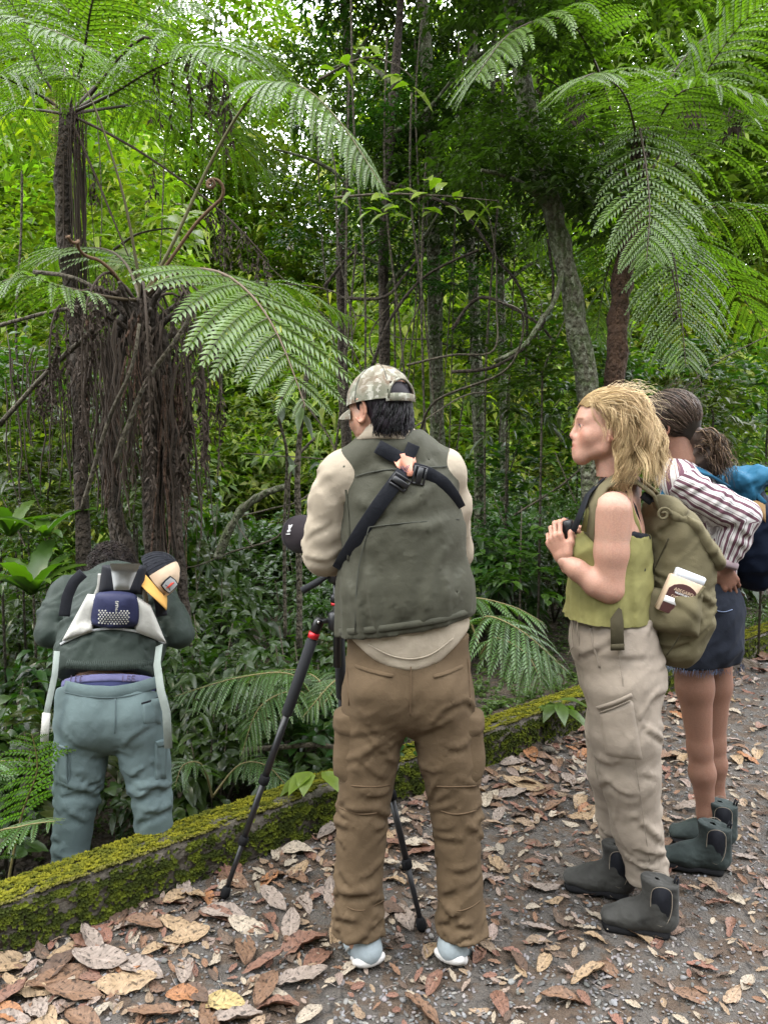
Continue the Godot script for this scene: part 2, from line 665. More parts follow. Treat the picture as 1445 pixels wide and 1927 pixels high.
func materials() -> void:
	var cr := FastNoiseLite.new()
	cr.seed = 15
	cr.noise_type = FastNoiseLite.TYPE_SIMPLEX
	cr.fractal_type = FastNoiseLite.FRACTAL_RIDGED
	cr.frequency = 0.008
	cr.fractal_octaves = 4
	cr.domain_warp_enabled = true
	cr.domain_warp_amplitude = 30.0
	M["n_crease"] = bump(cr.get_seamless_image(256, 256), 5.0)
	var nz := gray_noise(11, 0.02, 256, 5)
	M["n_noise"] = bump(nz, 6.0)
	M["t_cloth"] = mottle(nz, 0.88, 1.0)
	M["t_skin"] = freckles(mottle(gray_noise(12, 0.06, 256, 5), 0.84, 1.0).get_image())
	M["t_rough"] = mottle(gray_noise(5, 0.03, 256, 5), 0.45, 1.0)
	M["n_rough"] = bump(gray_noise(6, 0.05, 256, 5), 14.0)
	cloth("vest", lin(0.060, 0.059, 0.043), 0.6, 30, 0.25)
	cloth("shirt", lin(0.36, 0.305, 0.235), 0.85)
	cloth("brown_trousers", lin(0.100, 0.069, 0.041), 0.8)
	cloth("camisole", lin(0.21, 0.195, 0.075), 0.9, 40)
	cloth("taupe", lin(0.265, 0.222, 0.18), 0.7, 40)
	cloth("pack_olive", lin(0.125, 0.107, 0.062), 0.85, 22)
	cloth("pack_teal", lin(0.018, 0.09, 0.16), 0.6, 22)
	cloth("pack_navy", lin(0.006, 0.010, 0.022), 0.75, 22)
	cloth("tan_panel", lin(0.27, 0.17, 0.08), 0.8, 22)
	cloth("jacket", lin(0.03, 0.040, 0.034), 0.5, 40, 0.3)
	cloth("grey_trousers", lin(0.10, 0.135, 0.137), 0.85, 30)
	cloth("denim", lin(0.018, 0.021, 0.03), 0.95, 20)
	cloth("fray", lin(0.16, 0.2, 0.3), 0.95, 20)
	cloth("strap", lin(0.012, 0.013, 0.017), 0.6, 30, 0.1)
	cloth("olive_strap", lin(0.055, 0.047, 0.028), 0.8, 30, 0.1)
	cloth("pale_strap", lin(0.22, 0.25, 0.23), 0.8, 30, 0.1)
	cloth("white_mesh", lin(0.42, 0.41, 0.38), 0.8, 50, 0.2)
	cloth("grey_panel", lin(0.42, 0.43, 0.44), 0.6, 40, 0.1)
	cloth("navy_nylon", lin(0.03, 0.033, 0.075), 0.38, 40, 0.2)
	cloth("black_nylon", lin(0.02, 0.021, 0.026), 0.5, 40, 0.2)
	cloth("waistband", lin(0.13, 0.127, 0.24), 0.8, 40, 0.1)
	cloth("underwear", lin(0.04, 0.045, 0.11), 0.8, 40, 0.1)
	cloth("neoprene", lin(0.022, 0.017, 0.02), 0.8, 30, 0.3)
	cloth("cap_mesh", lin(0.016, 0.017, 0.022), 0.8, 16, 0.1)
	cloth("cap_tan", lin(0.56, 0.42, 0.3), 0.9, 30, 0.1)
	cloth("cap_brim", lin(0.58, 0.32, 0.09), 0.85, 30, 0.1)
	mat("white_mark", lin(0.8, 0.8, 0.8), 0.6)
	mat("dark_mark", lin(0.07, 0.05, 0.1), 0.7)
	mat("red_mark", lin(0.5, 0.05, 0.03), 0.7)
	mat("thread", lin(0.04, 0.042, 0.032), 0.9)
	mat("brown_thread", lin(0.09, 0.055, 0.027), 0.9)
	mat("taupe_thread", lin(0.2, 0.165, 0.13), 0.9)
	mat("grey_thread", lin(0.06, 0.085, 0.09), 0.9)
	mat("black_metal", lin(0.012, 0.012, 0.014), 0.35)
	mat("foam", lin(0.016, 0.017, 0.02), 0.9)
	mat("red_metal", lin(0.55, 0.02, 0.03), 0.3).metallic = 0.4
	mat("steel", lin(0.5, 0.5, 0.5), 0.25).metallic = 0.9
	mat("rubber", lin(0.010, 0.010, 0.011), 0.9, 0.25)
	mat("glass_lens", lin(0.01, 0.012, 0.02), 0.05)
	mat("copper_leather", lin(0.56, 0.24, 0.16), 0.45)
	mat("eye_white", lin(0.7, 0.66, 0.62), 0.25)
	mat("iris", lin(0.05, 0.07, 0.06), 0.15)
	mat("lips", lin(0.42, 0.15, 0.13), 0.5)
	mat("tortoise", lin(0.35, 0.12, 0.03), 0.25)
	var sd := cloth("suede", lin(0.052, 0.051, 0.047), 0.8, 9, 0.3)
	sd.normal_texture = M["n_rough"]
	sd.albedo_texture = M["t_rough"]
	sd.normal_scale = 0.25
	sd = cloth("suede_green", lin(0.036, 0.046, 0.044), 0.75, 9, 0.3)
	sd.normal_texture = M["n_rough"]
	sd.albedo_texture = M["t_rough"]
	sd.normal_scale = 0.25
	cloth("shoe_mesh", lin(0.27, 0.31, 0.33), 0.8, 60, 0.1)
	cloth("shoe_sole", lin(0.62, 0.6, 0.58), 0.75, 20, 0.0)
	for s in [["skin_fair", 0.44, 0.245, 0.18], ["skin_tan", 0.22, 0.115, 0.08], ["skin_man", 0.40, 0.22, 0.15]]:
		var k := vcol(mat(s[0], lin(s[1], s[2], s[3]), 0.5, 0.4))
		k.uv1_triplanar = true
		k.uv1_scale = Vector3.ONE * 9.0
		k.albedo_texture = M["t_skin"]
		k.normal_enabled = true
		k.normal_texture = M["n_noise"]
		k.normal_scale = 0.2
		k.subsurf_scatter_enabled = true
		k.subsurf_scatter_strength = 0.12
	vcol(mat("hair", Color.WHITE, 0.5, 0.32))
	# digital camouflage for the cap
	var cm := Image.create(128, 128, false, Image.FORMAT_RGB8)
	var n1 := gray_noise(21, 0.05, 64, 3)
	var n2 := gray_noise(22, 0.09, 64, 3)
	for y in 128:
		for x in 128:
			var a := n1.get_pixel(x / 2, y / 2).r
			var b := n2.get_pixel(x / 2, y / 2).r
			var col := lin(0.19, 0.178, 0.14)
			if a > 0.56:
				col = lin(0.135, 0.10, 0.072)
			elif a < 0.36:
				col = lin(0.14, 0.142, 0.105)
			if b > 0.66:
				col = lin(0.36, 0.35, 0.30)
			cm.set_pixel(x, y, col)
	var cmo := cloth("camo", Color.WHITE, 0.9, 30, 0.1)
	cmo.albedo_texture = ImageTexture.create_from_image(cm)
	cmo.uv1_scale = Vector3.ONE * 4.2
	cmo.texture_filter = BaseMaterial3D.TEXTURE_FILTER_NEAREST
	# striped shirt: u across the stripes, v along them
	var sp := Image.create(128, 128, false, Image.FORMAT_RGB8)
	for x in 128:
		var k := x % 64
		var col := lin(0.5, 0.48, 0.47)
		if k < 26:
			col = lin(0.115, 0.055, 0.075)
		elif k < 29 or (k > 44 and k < 47):
			col = lin(0.58, 0.57, 0.56)
		elif k > 33 and k < 41:
			col = lin(0.24, 0.21, 0.22)
		for y in 128:
			sp.set_pixel(x, y, col)
	var ps := mat("striped_shirt", Color.WHITE, 0.85, 0.3)
	ps.albedo_texture = ImageTexture.create_from_image(sp)

# a few small moles and freckles on the skin texture
func freckles(im: Image) -> ImageTexture:
	for k in 70:
		var x := rng.randi_range(2, 250)
		var y := rng.randi_range(2, 250)
		var c := Color(0.80, 0.72, 0.66) if k % 6 else Color(0.55, 0.42, 0.36)
		im.set_pixel(x, y, im.get_pixel(x, y) * c)
		im.set_pixel(x + 1, y, im.get_pixel(x + 1, y) * c)
		im.set_pixel(x, y + 1, im.get_pixel(x, y + 1) * c)
	return ImageTexture.create_from_image(im)

const WALL_A := Vector3(-1.13, 0, -2.19)
const WALL_U := Vector3(0.764, 0, -0.645)
const WALL_N := Vector3(0.645, 0, 0.764)

func behind(x: float, z: float) -> float:
	return -((x + 1.13) * 0.645 + (z + 2.19) * 0.764)

func ground_height(x: float, z: float) -> float:
	var s := behind(x, z)
	var t := (x + 1.13) * 0.764 - (z + 2.19) * 0.645
	var bumps := noise.get_noise_2d(x * 0.35, z * 0.35) * 0.22 * smoothstep(0.1, 2.5, absf(s))
	if s < 0.1:
		return -0.06 + maxf(0.0, -s - 5.0) * 0.5 + bumps * float(s < -5.0)
	var y := lerpf(-0.3, 0.13, smoothstep(0.9, 2.6, t))
	y += -0.10 * minf(s, 5.0) * (1.0 - smoothstep(2.0, 5.0, t) * 0.9) + bumps
	y += maxf(0.0, s - 7.0) * 0.42 * smoothstep(7.0, 14.0, s)
	return y

func build_ground() -> void:
	var soil := mat("soil", lin(0.06, 0.042, 0.026), 0.95)
	soil.uv1_triplanar = true
	soil.uv1_world_triplanar = true
	soil.uv1_scale = Vector3.ONE * 0.8
	soil.albedo_texture = M["t_rough"]
	soil.normal_enabled = true
	soil.normal_texture = M["n_rough"]
	var m := MB.new()
	var ax := []
	for k in range(-46, 47):
		ax.append(signf(k) * (absf(k) * 0.16 + pow(absf(k) / 46.0, 3) * 82.0))
	for z in ax:
		for x in ax:
			m.vert(Vector3(x, ground_height(x, z - 3.0), z - 3.0))
	var w := ax.size()
	for y in w - 1:
		for x in w - 1:
			var k := y * w + x
			m.quad(k, k + 1, k + w + 1, k + w)
	tag(obj("forest_floor", m, soil), "dark soil of the forest floor sloping up into the jungle", "ground", "", "structure")
	# the road: worn tarmac with stones standing out of it
	var tar := mat("tarmac", lin(0.076, 0.065, 0.056), 0.9)
	tar.uv1_triplanar = true
	tar.uv1_world_triplanar = true
	tar.uv1_scale = Vector3.ONE * 1.3
	var im := Image.create(512, 512, false, Image.FORMAT_RGB8)
	var fine := gray_noise(31, 0.09, 512, 4)
	var wide := gray_noise(32, 0.012, 512, 4)
	var cells := gray_noise(33, 0.06, 512, 1, FastNoiseLite.TYPE_CELLULAR)
	for y in 512:
		for x in 512:
			var a := fine.get_pixel(x, y).r
			var b := wide.get_pixel(x, y).r
			var c := cells.get_pixel(x, y).r
			var stone := lin(0.75, 0.78, 0.8).lerp(lin(1.0, 0.98, 0.95), a)
			var dirt := lin(0.62, 0.42, 0.28).lerp(lin(0.95, 0.72, 0.5), a)
			im.set_pixel(x, y, stone.lerp(dirt, smoothstep(0.42, 0.62, b) * 0.8).darkened(0.45 * smoothstep(0.5, 0.9, c)))
	tar.albedo_texture = ImageTexture.create_from_image(im)
	tar.normal_enabled = true
	tar.normal_texture = bump(gray_noise(34, 0.16, 512, 3, FastNoiseLite.TYPE_CELLULAR), 9.0)
	tar.normal_scale = 0.8
	m = MB.new()
	w = 121
	var ns := 70
	for y in ns:
		for x in w:
			var s := -0.05 + 5.2 * pow(float(y) / (ns - 1), 1.2)
			var t := -6.0 + 22.0 * float(x) / (w - 1)
			var p := WALL_A + WALL_U * t + WALL_N * s
			p.y = noise.get_noise_2d(p.x * 1.4, p.z * 1.4) * 0.012 + noise.get_noise_2d(p.x * 7.0, p.z * 7.0) * 0.004
			m.vert(p)
	for y in ns - 1:
		for x in w - 1:
			var k := y * w + x
			m.quad(k, k + w, k + w + 1, k + 1)
	tag(obj("road", m, tar), "narrow worn tarmac road with bare stones and dirt patches", "road", "", "structure")
	# loose stones standing out of the tarmac
	var stone := vcol(mat("pebble", Color.WHITE, 0.7))
	var pm := MB.new()
	var f := Field.new(Vector3.ONE * -1.2, Vector3.ONE * 1.2, 0.5)
	f.cap(Vector3(-0.25, 0, 0), Vector3(0.2, 0.05, 0.12), 0.8, 0.7)
	pm = f.mesh()
	var mesh := pm.mesh()
	var where := []
	var cols := []
	for k in 17000:
		var z := -1.70 - 5.7 * pow(rng.randf(), 1.7)
		var x := rr(-0.55, 0.62) * -z
		var s := -behind(x, z)
		if s < 0.02 or s > 5.0:
			continue
		if noise.get_noise_2d(x * 1.6 + 9.0, z * 1.6) > 0.28 and rng.randf() < 0.75:
			continue
		var r := rr(0.0035, 0.008) * (1.0 + 0.8 * float(rng.randf() < 0.06)) * (1.0 - 0.25 * smoothstep(0.2, 1.4, s - 0.6))
		var b := Basis.from_euler(Vector3(rr(-0.4, 0.4), rr(0, TAU), rr(-0.4, 0.4))).scaled_local(Vector3(r * rr(0.9, 1.5), r * rr(0.5, 0.9), r))
		where.append(Transform3D(b, Vector3(x, noise.get_noise_2d(x * 1.4, z * 1.4) * 0.012 + r * 0.25, z)))
		var g := rr(0.05, 0.17) * (1.5 if rng.randf() < 0.05 else 1.0)
		cols.append(Color(g * rr(0.98, 1.15), g, g * rr(0.88, 1.05)))
	tag(scatter("road_stones", mesh, stone, where, cols), "loose grey gravel lying over the worn road", "gravel")

func build_wall() -> void:
	var con := mat("concrete", lin(0.10, 0.085, 0.065), 0.95)
	con.uv1_triplanar = true
	con.uv1_scale = Vector3.ONE * 2.0
	con.albedo_texture = M["t_rough"]
	con.normal_enabled = true
	con.normal_texture = M["n_rough"]
	var root := thing("low_concrete_wall", "low mossy concrete edging wall running along the road", "wall", WALL_A)
	var m := MB.new()
	var rings := []
	for k in 361:
		var t := -3.0 + k * 0.032
		var p := WALL_A + WALL_U * t
		var ring := PackedVector3Array()
		for q in [[-0.06, 0.0], [0.06, 0.0], [0.115, 0.0], [0.148, 0.006], [0.162, 0.022], [0.167, 0.06], [0.164, 0.11], [0.158, 0.138], [0.135, 0.15], [-0.5, 0.15]]:
			var n := noise.get_noise_3d(t * 5.0, q[0] * 9.0 + q[1] * 5.0, 2.0) * 0.013 + noise.get_noise_3d(t * 19.0, q[0] * 30.0, q[1] * 30.0) * 0.005
			ring.append(p - WALL_N * (q[1] - n) + Vector3.UP * (q[0] + n * float(q[0] > 0.11)))
		rings.append(ring)
	m.skin(rings)
	obj("concrete_body", m, con, root)
	# moss: tiny leafy tufts standing on the top and thinner on the face
	var tuft := MB.new()
	for k in 7:
		var a := TAU * k / 7.0 + rr(-0.3, 0.3)
		var d := Vector3(cos(a), rr(0.5, 1.4), sin(a)).normalized()
		var s := d.cross(Vector3.UP).normalized() * 0.32
		var b := tuft.vert(-s * 0.4)
		var c := tuft.vert(s * 0.4)
		var e := tuft.vert(d * 0.6 + s)
		var g := tuft.vert(d * 0.6 - s)
		var h := tuft.vert(d * 1.15)
		tuft.quad(b, c, e, g)
		tuft.tri(g, e, h)
	var tm := tuft.mesh()
	var moss := leafmat("moss", 0.9, 0.2, Color(0.4, 0.5, 0.1))
	var where := []
	var cols := []
	for k in 46000:
		var top := k < 22000
		var t := -1.2 + 7.5 * pow(rng.randf(), 1.35)
		var p := WALL_A + WALL_U * t
		var patchy := noise.get_noise_3d(t * 3.0, 4.0 + float(top) * 9.0, 1.0)
		var n := Vector3.UP
		var cr: Color
		if top:
			var q := rr(0.0, 0.152)
			var lush := noise.get_noise_2d(t * 5.0, q * 14.0)
			if lush < -0.30 - 0.25 * smoothstep(0.02, 0.09, q):
				continue
			p += -WALL_N * (0.008 + q * 0.95) + Vector3.UP * 0.165
			cr = Color(0.20, 0.188, 0.018).lerp(Color(0.085, 0.092, 0.014), clampf(0.5 + noise.get_noise_2d(t * 9.0, q * 20.0) * 1.2 + rr(-0.3, 0.3), 0, 1))
			if q < 0.012:
				cr = Color(0.13, 0.12, 0.03)
		else:
			var y := rr(0.0, 0.16)
			if noise.get_noise_2d(t * 9.0, y * 14.0) + patchy * 0.4 < -0.2 + 0.25 * (1.0 - y / 0.16) and rng.randf() < 0.85:
				continue
			n = (WALL_N + Vector3.UP * 0.5).normalized()
			p += WALL_N * 0.006 + Vector3.UP * y
			cr = Color(0.035, 0.045, 0.010).lerp(Color(0.10, 0.12, 0.014), clampf(0.3 + noise.get_noise_2d(t * 12.0, y * 22.0) * 1.6 + rr(-0.35, 0.35), 0, 1))
		var b := Basis(Quaternion(Vector3.UP, n)) * Basis(Vector3.UP, rr(0, TAU))
		where.append(Transform3D(b.scaled_local(Vector3.ONE * rr(0.006, 0.012)), p - WALL_A))
		cols.append(cr)
	tag(scatter("moss", tm, moss, where, cols, root), "yellow green moss on the wall")

# ---------------------------------------------------------------- people: shared builders
# head frame: x to the person's left, y up, z forward; origin between the ears at eye height
func frame(at: Vector3, fwd: Vector3, up := Vector3.UP, size := 1.0) -> Transform3D:
	var z := fwd.normalized()
	var x := up.cross(z).normalized()
	return Transform3D(Basis(x, z.cross(x), z).scaled_local(Vector3.ONE * size), at)

func head(x: Transform3D, cell: float, jaw := 1.0, ear := true, tone := {}) -> MB:
	var f := Field.new(Vector3(-0.1, -0.15, -0.12), Vector3(0.1, 0.13, 0.135), cell)
	f.ecap(Vector3(0, 0.035, -0.028), Vector3(0, 0.035, 0.022), Vector2(0.073, 0.083), Vector2(0.071, 0.08), Vector3.RIGHT, 0.02)
	f.ecap(Vector3(0, 0.03, 0.042), Vector3(0, -0.05, 0.05), Vector2(0.060, 0.048), Vector2(0.048 * jaw, 0.040), Vector3.RIGHT, 0.03)
	for s in [-1.0, 1.0]:
		f.cap(Vector3(s * 0.052 * jaw, -0.03, 0.0), Vector3(s * 0.047 * jaw, -0.062, 0.014), 0.02, 0.02, 0.03)
		f.cap(Vector3(s * 0.046 * jaw, -0.060, 0.014), Vector3(s * 0.014, -0.095, 0.072), 0.019, 0.015, 0.03)
		f.cap(Vector3(s * 0.042, -0.028, 0.058), Vector3(s * 0.05, -0.018, 0.035), 0.024, 0.02, 0.03)
		f.cap(Vector3(s * 0.012, 0.022, 0.087), Vector3(s * 0.042, 0.024, 0.072), 0.012, 0.012, 0.015)
		f.cap(Vector3(s * 0.010, -0.0330, 0.097), Vector3(s * 0.011, -0.0325, 0.094), 0.0068, 0.0075, 0.008)
		f.cap(Vector3(s * 0.032, 0.004, 0.106), Vector3(s * 0.038, 0.004, 0.102), 0.017, 0.015, 0.012, 1)
		f.cap(Vector3(s * 0.031, 0.003, 0.0785), Vector3(s * 0.031, 0.003, 0.078), 0.0128, 0.0128, 0.004)
		f.cap(Vector3(s * 0.019, 0.0122, 0.0875), Vector3(s * 0.043, 0.0122, 0.078), 0.0045, 0.0045, 0.004)
		f.cap(Vector3(s * 0.021, -0.0078, 0.0865), Vector3(s * 0.042, -0.0068, 0.078), 0.0045, 0.0045, 0.006)
	f.cap(Vector3(0, -0.095, 0.075), Vector3(0, -0.097, 0.071), 0.0165, 0.018, 0.03)
	f.cap(Vector3(0, -0.05, 0.074), Vector3(0, -0.072, 0.074), 0.024, 0.022, 0.03)
	f.cap(Vector3(0, 0.016, 0.090), Vector3(0, -0.026, 0.108), 0.0085, 0.0095, 0.012)
	f.ecap(Vector3(-0.012, -0.056, 0.0955), Vector3(0.012, -0.056, 0.0955), Vector2(0.007, 0.0075), Vector2(0.007, 0.0075), Vector3.UP, 0.012)
	f.ecap(Vector3(-0.012, -0.070, 0.0935), Vector3(0.012, -0.070, 0.0935), Vector2(0.007, 0.008), Vector2(0.007, 0.008), Vector3.UP, 0.012)
	f.cap(Vector3(-0.020, -0.0632, 0.1055), Vector3(0.020, -0.0632, 0.1055), 0.003, 0.003, 0.003, 1)
	if ear:
		for s in [-1.0, 1.0]:
			var ring := []
			for k in 13:
				var a := -2.3 + 4.6 * k / 12.0
				ring.append(Vector3(s * (0.078 + 0.010 * (0.5 - 0.5 * cos(a))), -0.002 - 0.033 * sin(a - 0.25) * -1.0, -0.010 - 0.020 * cos(a - 0.25)))
			f.limb(ring, [0.0042, 0.0042, 0.0045, 0.0045, 0.0045, 0.0045, 0.0045, 0.0045, 0.0045, 0.005, 0.0055, 0.006, 0.0055], 0.003)
			f.ecap(Vector3(s * 0.074, 0.014, -0.012), Vector3(s * 0.073, -0.022, -0.006), Vector2(0.005, 0.015), Vector2(0.005, 0.010), Vector3.RIGHT, 0.006)
			f.cap(Vector3(s * 0.074, -0.036, -0.001), Vector3(s * 0.074, -0.030, -0.004), 0.007, 0.006, 0.005)
			f.cap(Vector3(s * 0.086, -0.006, -0.006), Vector3(s * 0.086, -0.012, -0.005), 0.0075, 0.006, 0.004, 1)
	f.ecap(Vector3(0, -0.05, -0.02), Vector3(0, -0.14, -0.035), Vector2(0.052, 0.055), Vector2(0.052, 0.055), Vector3.RIGHT, 0.02)
	var m := f.mesh()
	for k in m.v.size():
		var p := m.v[k]
		var c := Color.WHITE
		var lip := exp(-(((p.y + 0.0632) / 0.0105) ** 4) - ((p.x / 0.023) ** 4)) * smoothstep(0.085, 0.094, p.z)
		c = c.lerp(Color(0.80, 0.52, 0.52), lip * 0.9)
		var flush := exp(-(((p.y + 0.03) / 0.024) ** 2) - (((absf(p.x) - 0.042) / 0.02) ** 2)) + exp(-p.distance_squared_to(Vector3(0, -0.028, 0.115)) / 0.0003) + smoothstep(0.074, 0.08, absf(p.x)) * 0.8
		c = c.lerp(Color(1.0, 0.80, 0.76), minf(flush, 1.0) * tone.get("flush", 0.6))
		if tone.has("stubble"):
			var st := smoothstep(-0.028, -0.05, p.y + maxf(0.0, 0.03 - p.z) * 0.2) * smoothstep(-0.12, -0.1, p.y) * smoothstep(-0.005, 0.012, p.z) * (1.0 - lip)
			c = c.lerp(Color(0.42, 0.40, 0.40), st * (0.6 + 0.25 * noise.get_noise_3d(p.x * 300, p.y * 300, p.z * 300)))
		var br := exp(-(((p.y - 0.0255 - 0.06 * (0.03 - absf(absf(p.x) - 0.03))) / 0.0035) ** 4)) * smoothstep(0.010, 0.016, absf(p.x)) * smoothstep(0.056, 0.046, absf(p.x)) * smoothstep(0.055, 0.065, p.z)
		c = c.lerp(tone.get("brow", Color(0.25, 0.2, 0.17)), br * 0.8)
		m.c[k] = c
	var out := MB.new()
	out.join(m, x)
	return out

func eyes(x: Transform3D, parent: Node3D) -> void:
	for s in [-1.0, 1.0]:
		var m := MB.new()
		var i := MB.new()
		var cc := Vector3(s * 0.031, 0.003, 0.0772)
		var f := Field.new(cc - Vector3.ONE * 0.015, cc + Vector3.ONE * 0.015, 0.0022)
		f.cap(cc, cc + Vector3(0, 0, 0.0004), 0.0124, 0.0124)
		m.join(f.mesh(), x)
		var e := obj("eye", m, M["eye_white"], parent)
		f = Field.new(cc - Vector3.ONE * 0.017, cc + Vector3.ONE * 0.017, 0.0012)
		f.cap(cc + Vector3(0, 0, 0.0084), cc + Vector3(0, 0, 0.0085), 0.0068, 0.0068)
		i.join(f.mesh(), x)
		obj("iris", i, M["iris"], e)
		var l := MB.new()
		for k in 7:
			var q := k / 6.0
			var p := Vector3(s * lerpf(0.019, 0.045, q), 0.0085 + 0.003 * sin(q * PI), lerpf(0.0925, 0.083, q))
			l.tube([p, p + Vector3(s * 0.001 * (q + 0.3), -0.0005, 0.003), p + Vector3(s * 0.002 * (q + 0.3), 0.0015, 0.006)], [0.0005, 0.0004, 0.0001], 3)
		var ln := []
		for k in 6:
			var q := k / 5.0
			ln.append(Vector3(s * lerpf(0.018, 0.046, q), 0.0078 + 0.003 * sin(q * PI) - 0.002 * q, lerpf(0.0925, 0.0815, q)))
		l.tube(ln, [0.0020], 4)
		var w := MB.new()
		w.join(l, x)
		obj("lashes", w, M["dark_mark"], e)

# hand frame: origin at the wrist, y towards the fingers, x towards the thumb, palm facing z
func hand(x: Transform3D, curl: Array, thumb: Array, spread := 0.06, cell := 0.0045) -> MB:
	var f := Field.new(Vector3(-0.08, -0.04, -0.06), Vector3(0.10, 0.21, 0.12), cell)
	f.ecap(Vector3(0, -0.025, 0), Vector3(0, 0.02, 0), Vector2(0.026, 0.019), Vector2(0.029, 0.016), Vector3.RIGHT, 0.012)
	f.ecap(Vector3(0.002, 0.022, 0), Vector3(0, 0.080, 0), Vector2(0.030, 0.0145), Vector2(0.038, 0.0115), Vector3.RIGHT, 0.014)
	f.cap(Vector3(0.020, 0.022, 0.008), Vector3(0.026, 0.050, 0.010), 0.014, 0.013, 0.012)
	f.cap(Vector3(-0.022, 0.02, 0.007), Vector3(-0.026, 0.06, 0.006), 0.011, 0.010, 0.012)
	var lens := [[0.043, 0.025, 0.021], [0.047, 0.029, 0.022], [0.044, 0.027, 0.022], [0.035, 0.020, 0.019]]
	for k in 4:
		var p := Vector3(0.029 - 0.0192 * k, 0.084 + [0.0, 0.005, 0.002, -0.006][k], 0.0)
		var side: float = spread * (1.5 - k)
		var a := 0.0
		var pts := [p]
		for j in 3:
			a += curl[k][j]
			p += Vector3(sin(side) * cos(a), cos(a) * cos(side), sin(a)) * lens[k][j]
			pts.append(p)
		var r: float = [0.0086, 0.0089, 0.0084, 0.0075][k]
		f.limb(pts, [r, r * 0.93, r * 0.86, r * 0.72], 0.005)
		f.cap(pts[0] - Vector3(0, 0.01, 0.001), pts[0], r * 0.9, r * 1.05, 0.008)
	f.limb(thumb, [0.0135, 0.0115, 0.0098, 0.0080], 0.007)
	var m := f.mesh(Color(1, 0.95, 0.93))
	var out := MB.new()
	out.join(m, x)
	return out

func arm_hand(elbow: Vector3, wrist: Vector3, palm: Vector3, bend: Vector3, mirror: bool, curl: Array, thumb: Array, cell := 0.0045) -> MB:
	var y := ((wrist - elbow).normalized() + bend).normalized()
	var z := (palm - y * palm.dot(y)).normalized()
	var x := y.cross(z)
	if mirror:
		x = -x
	var m := hand(Transform3D(Basis(x, y, z), wrist), curl, thumb, 0.09, cell)
	if mirror:
		for k in range(0, m.i.size(), 3):
			var q := m.i[k]
			m.i[k] = m.i[k + 1]
			m.i[k + 1] = q
	return m

const FIST := [[0.9, 1.1, 0.7], [0.95, 1.15, 0.7], [1.0, 1.2, 0.7], [1.0, 1.2, 0.8]]
const EASY := [[0.25, 0.35, 0.25], [0.3, 0.4, 0.25], [0.35, 0.45, 0.3], [0.4, 0.5, 0.3]]
const THUMB := [Vector3(0.022, 0.022, 0.004), Vector3(0.043, 0.048, 0.016), Vector3(0.050, 0.074, 0.028), Vector3(0.048, 0.092, 0.040)]

# the body as one surface (the clothes are other meshes over it)
func body(j: Dictionary, s := 1.0, cell := 0.012) -> MB:
	var lo := Vector3.ONE * 1e9
	var hi := -lo
	for k in j:
		if j[k] is Vector3 and k != "w" and k != "wp":
			lo = lo.min(j[k])
			hi = hi.max(j[k])
	var f := Field.new(lo - Vector3.ONE * 0.17, hi + Vector3.ONE * 0.17, cell)
	var w: Vector3 = j.w
	var wp: Vector3 = j.wp
	f.ecap(j.pelvis, j.waist, Vector2(0.142, 0.098) * s, Vector2(0.120, 0.088) * s, wp, 0.04)
	f.ecap(j.waist, j.chest, Vector2(0.120, 0.088) * s, Vector2(0.138, 0.098) * s, w, 0.04)
	f.ecap(j.chest, j.neck, Vector2(0.138, 0.098) * s, Vector2(0.085, 0.062) * s, w, 0.04)
	f.cap(j.neck, j.neck1, 0.054 * s, 0.050 * s, 0.04)
	for q in ["L", "R"]:
		f.cap(j.neck.lerp(j.chest, 0.2), j["sh" + q], 0.046 * s, 0.046 * s, 0.05)
		f.limb([j["sh" + q], j["sh" + q].lerp(j["el" + q], 0.35), j["el" + q], j["el" + q].lerp(j["wr" + q], 0.3), j["wr" + q]], [j.get("r_sh", 0.052) * s, j.get("r_ua", 0.046) * s, 0.037 * s, 0.038 * s, 0.025 * s], 0.02)
		var kn: Vector3 = j["knee" + q]
		var an: Vector3 = j["ankle" + q]
		f.limb([j["hip" + q], j["hip" + q].lerp(kn, 0.4), kn, kn.lerp(an, 0.28), an.lerp(kn, 0.25), an], [0.088 * s, 0.077 * s, 0.050 * s, 0.053 * s, 0.036 * s, 0.033 * s], 0.03)
		f.cap(an, j["toe" + q], 0.03 * s, 0.024 * s, 0.02)
	return f.mesh()

# one strand of hair
func strand(m: MB, p: Vector3, d: Vector3, pull: Vector3, n: int, step: float, r: float, wave: float, turns: float, col: Color) -> void:
	var pts := []
	var rs := []
	var ph := rr(0, TAU)
	var side := d.cross(pull).normalized()
	if side.length() < 0.5:
		side = Vector3.RIGHT
	var up := side.cross(d).normalized()
	for k in n:
		var t := float(k) / (n - 1)
		pts.append(p + (side * sin(ph + t * turns * TAU) + up * cos(ph + t * turns * TAU)) * wave * minf(1.0, t * 2.5))
		rs.append(r * (1.0 - 0.75 * t * t))
		d = (d + pull * (0.35 + 0.5 * t)).normalized()
		p += d * step
	m.tube(pts, rs, 3, col, false)

func seam(f: Field, pts: Array, d: Vector3, w := 0.0030, lift := 0.0042) -> MB:
	return strap(f, pts, d, w, 0.0022, lift, 6)

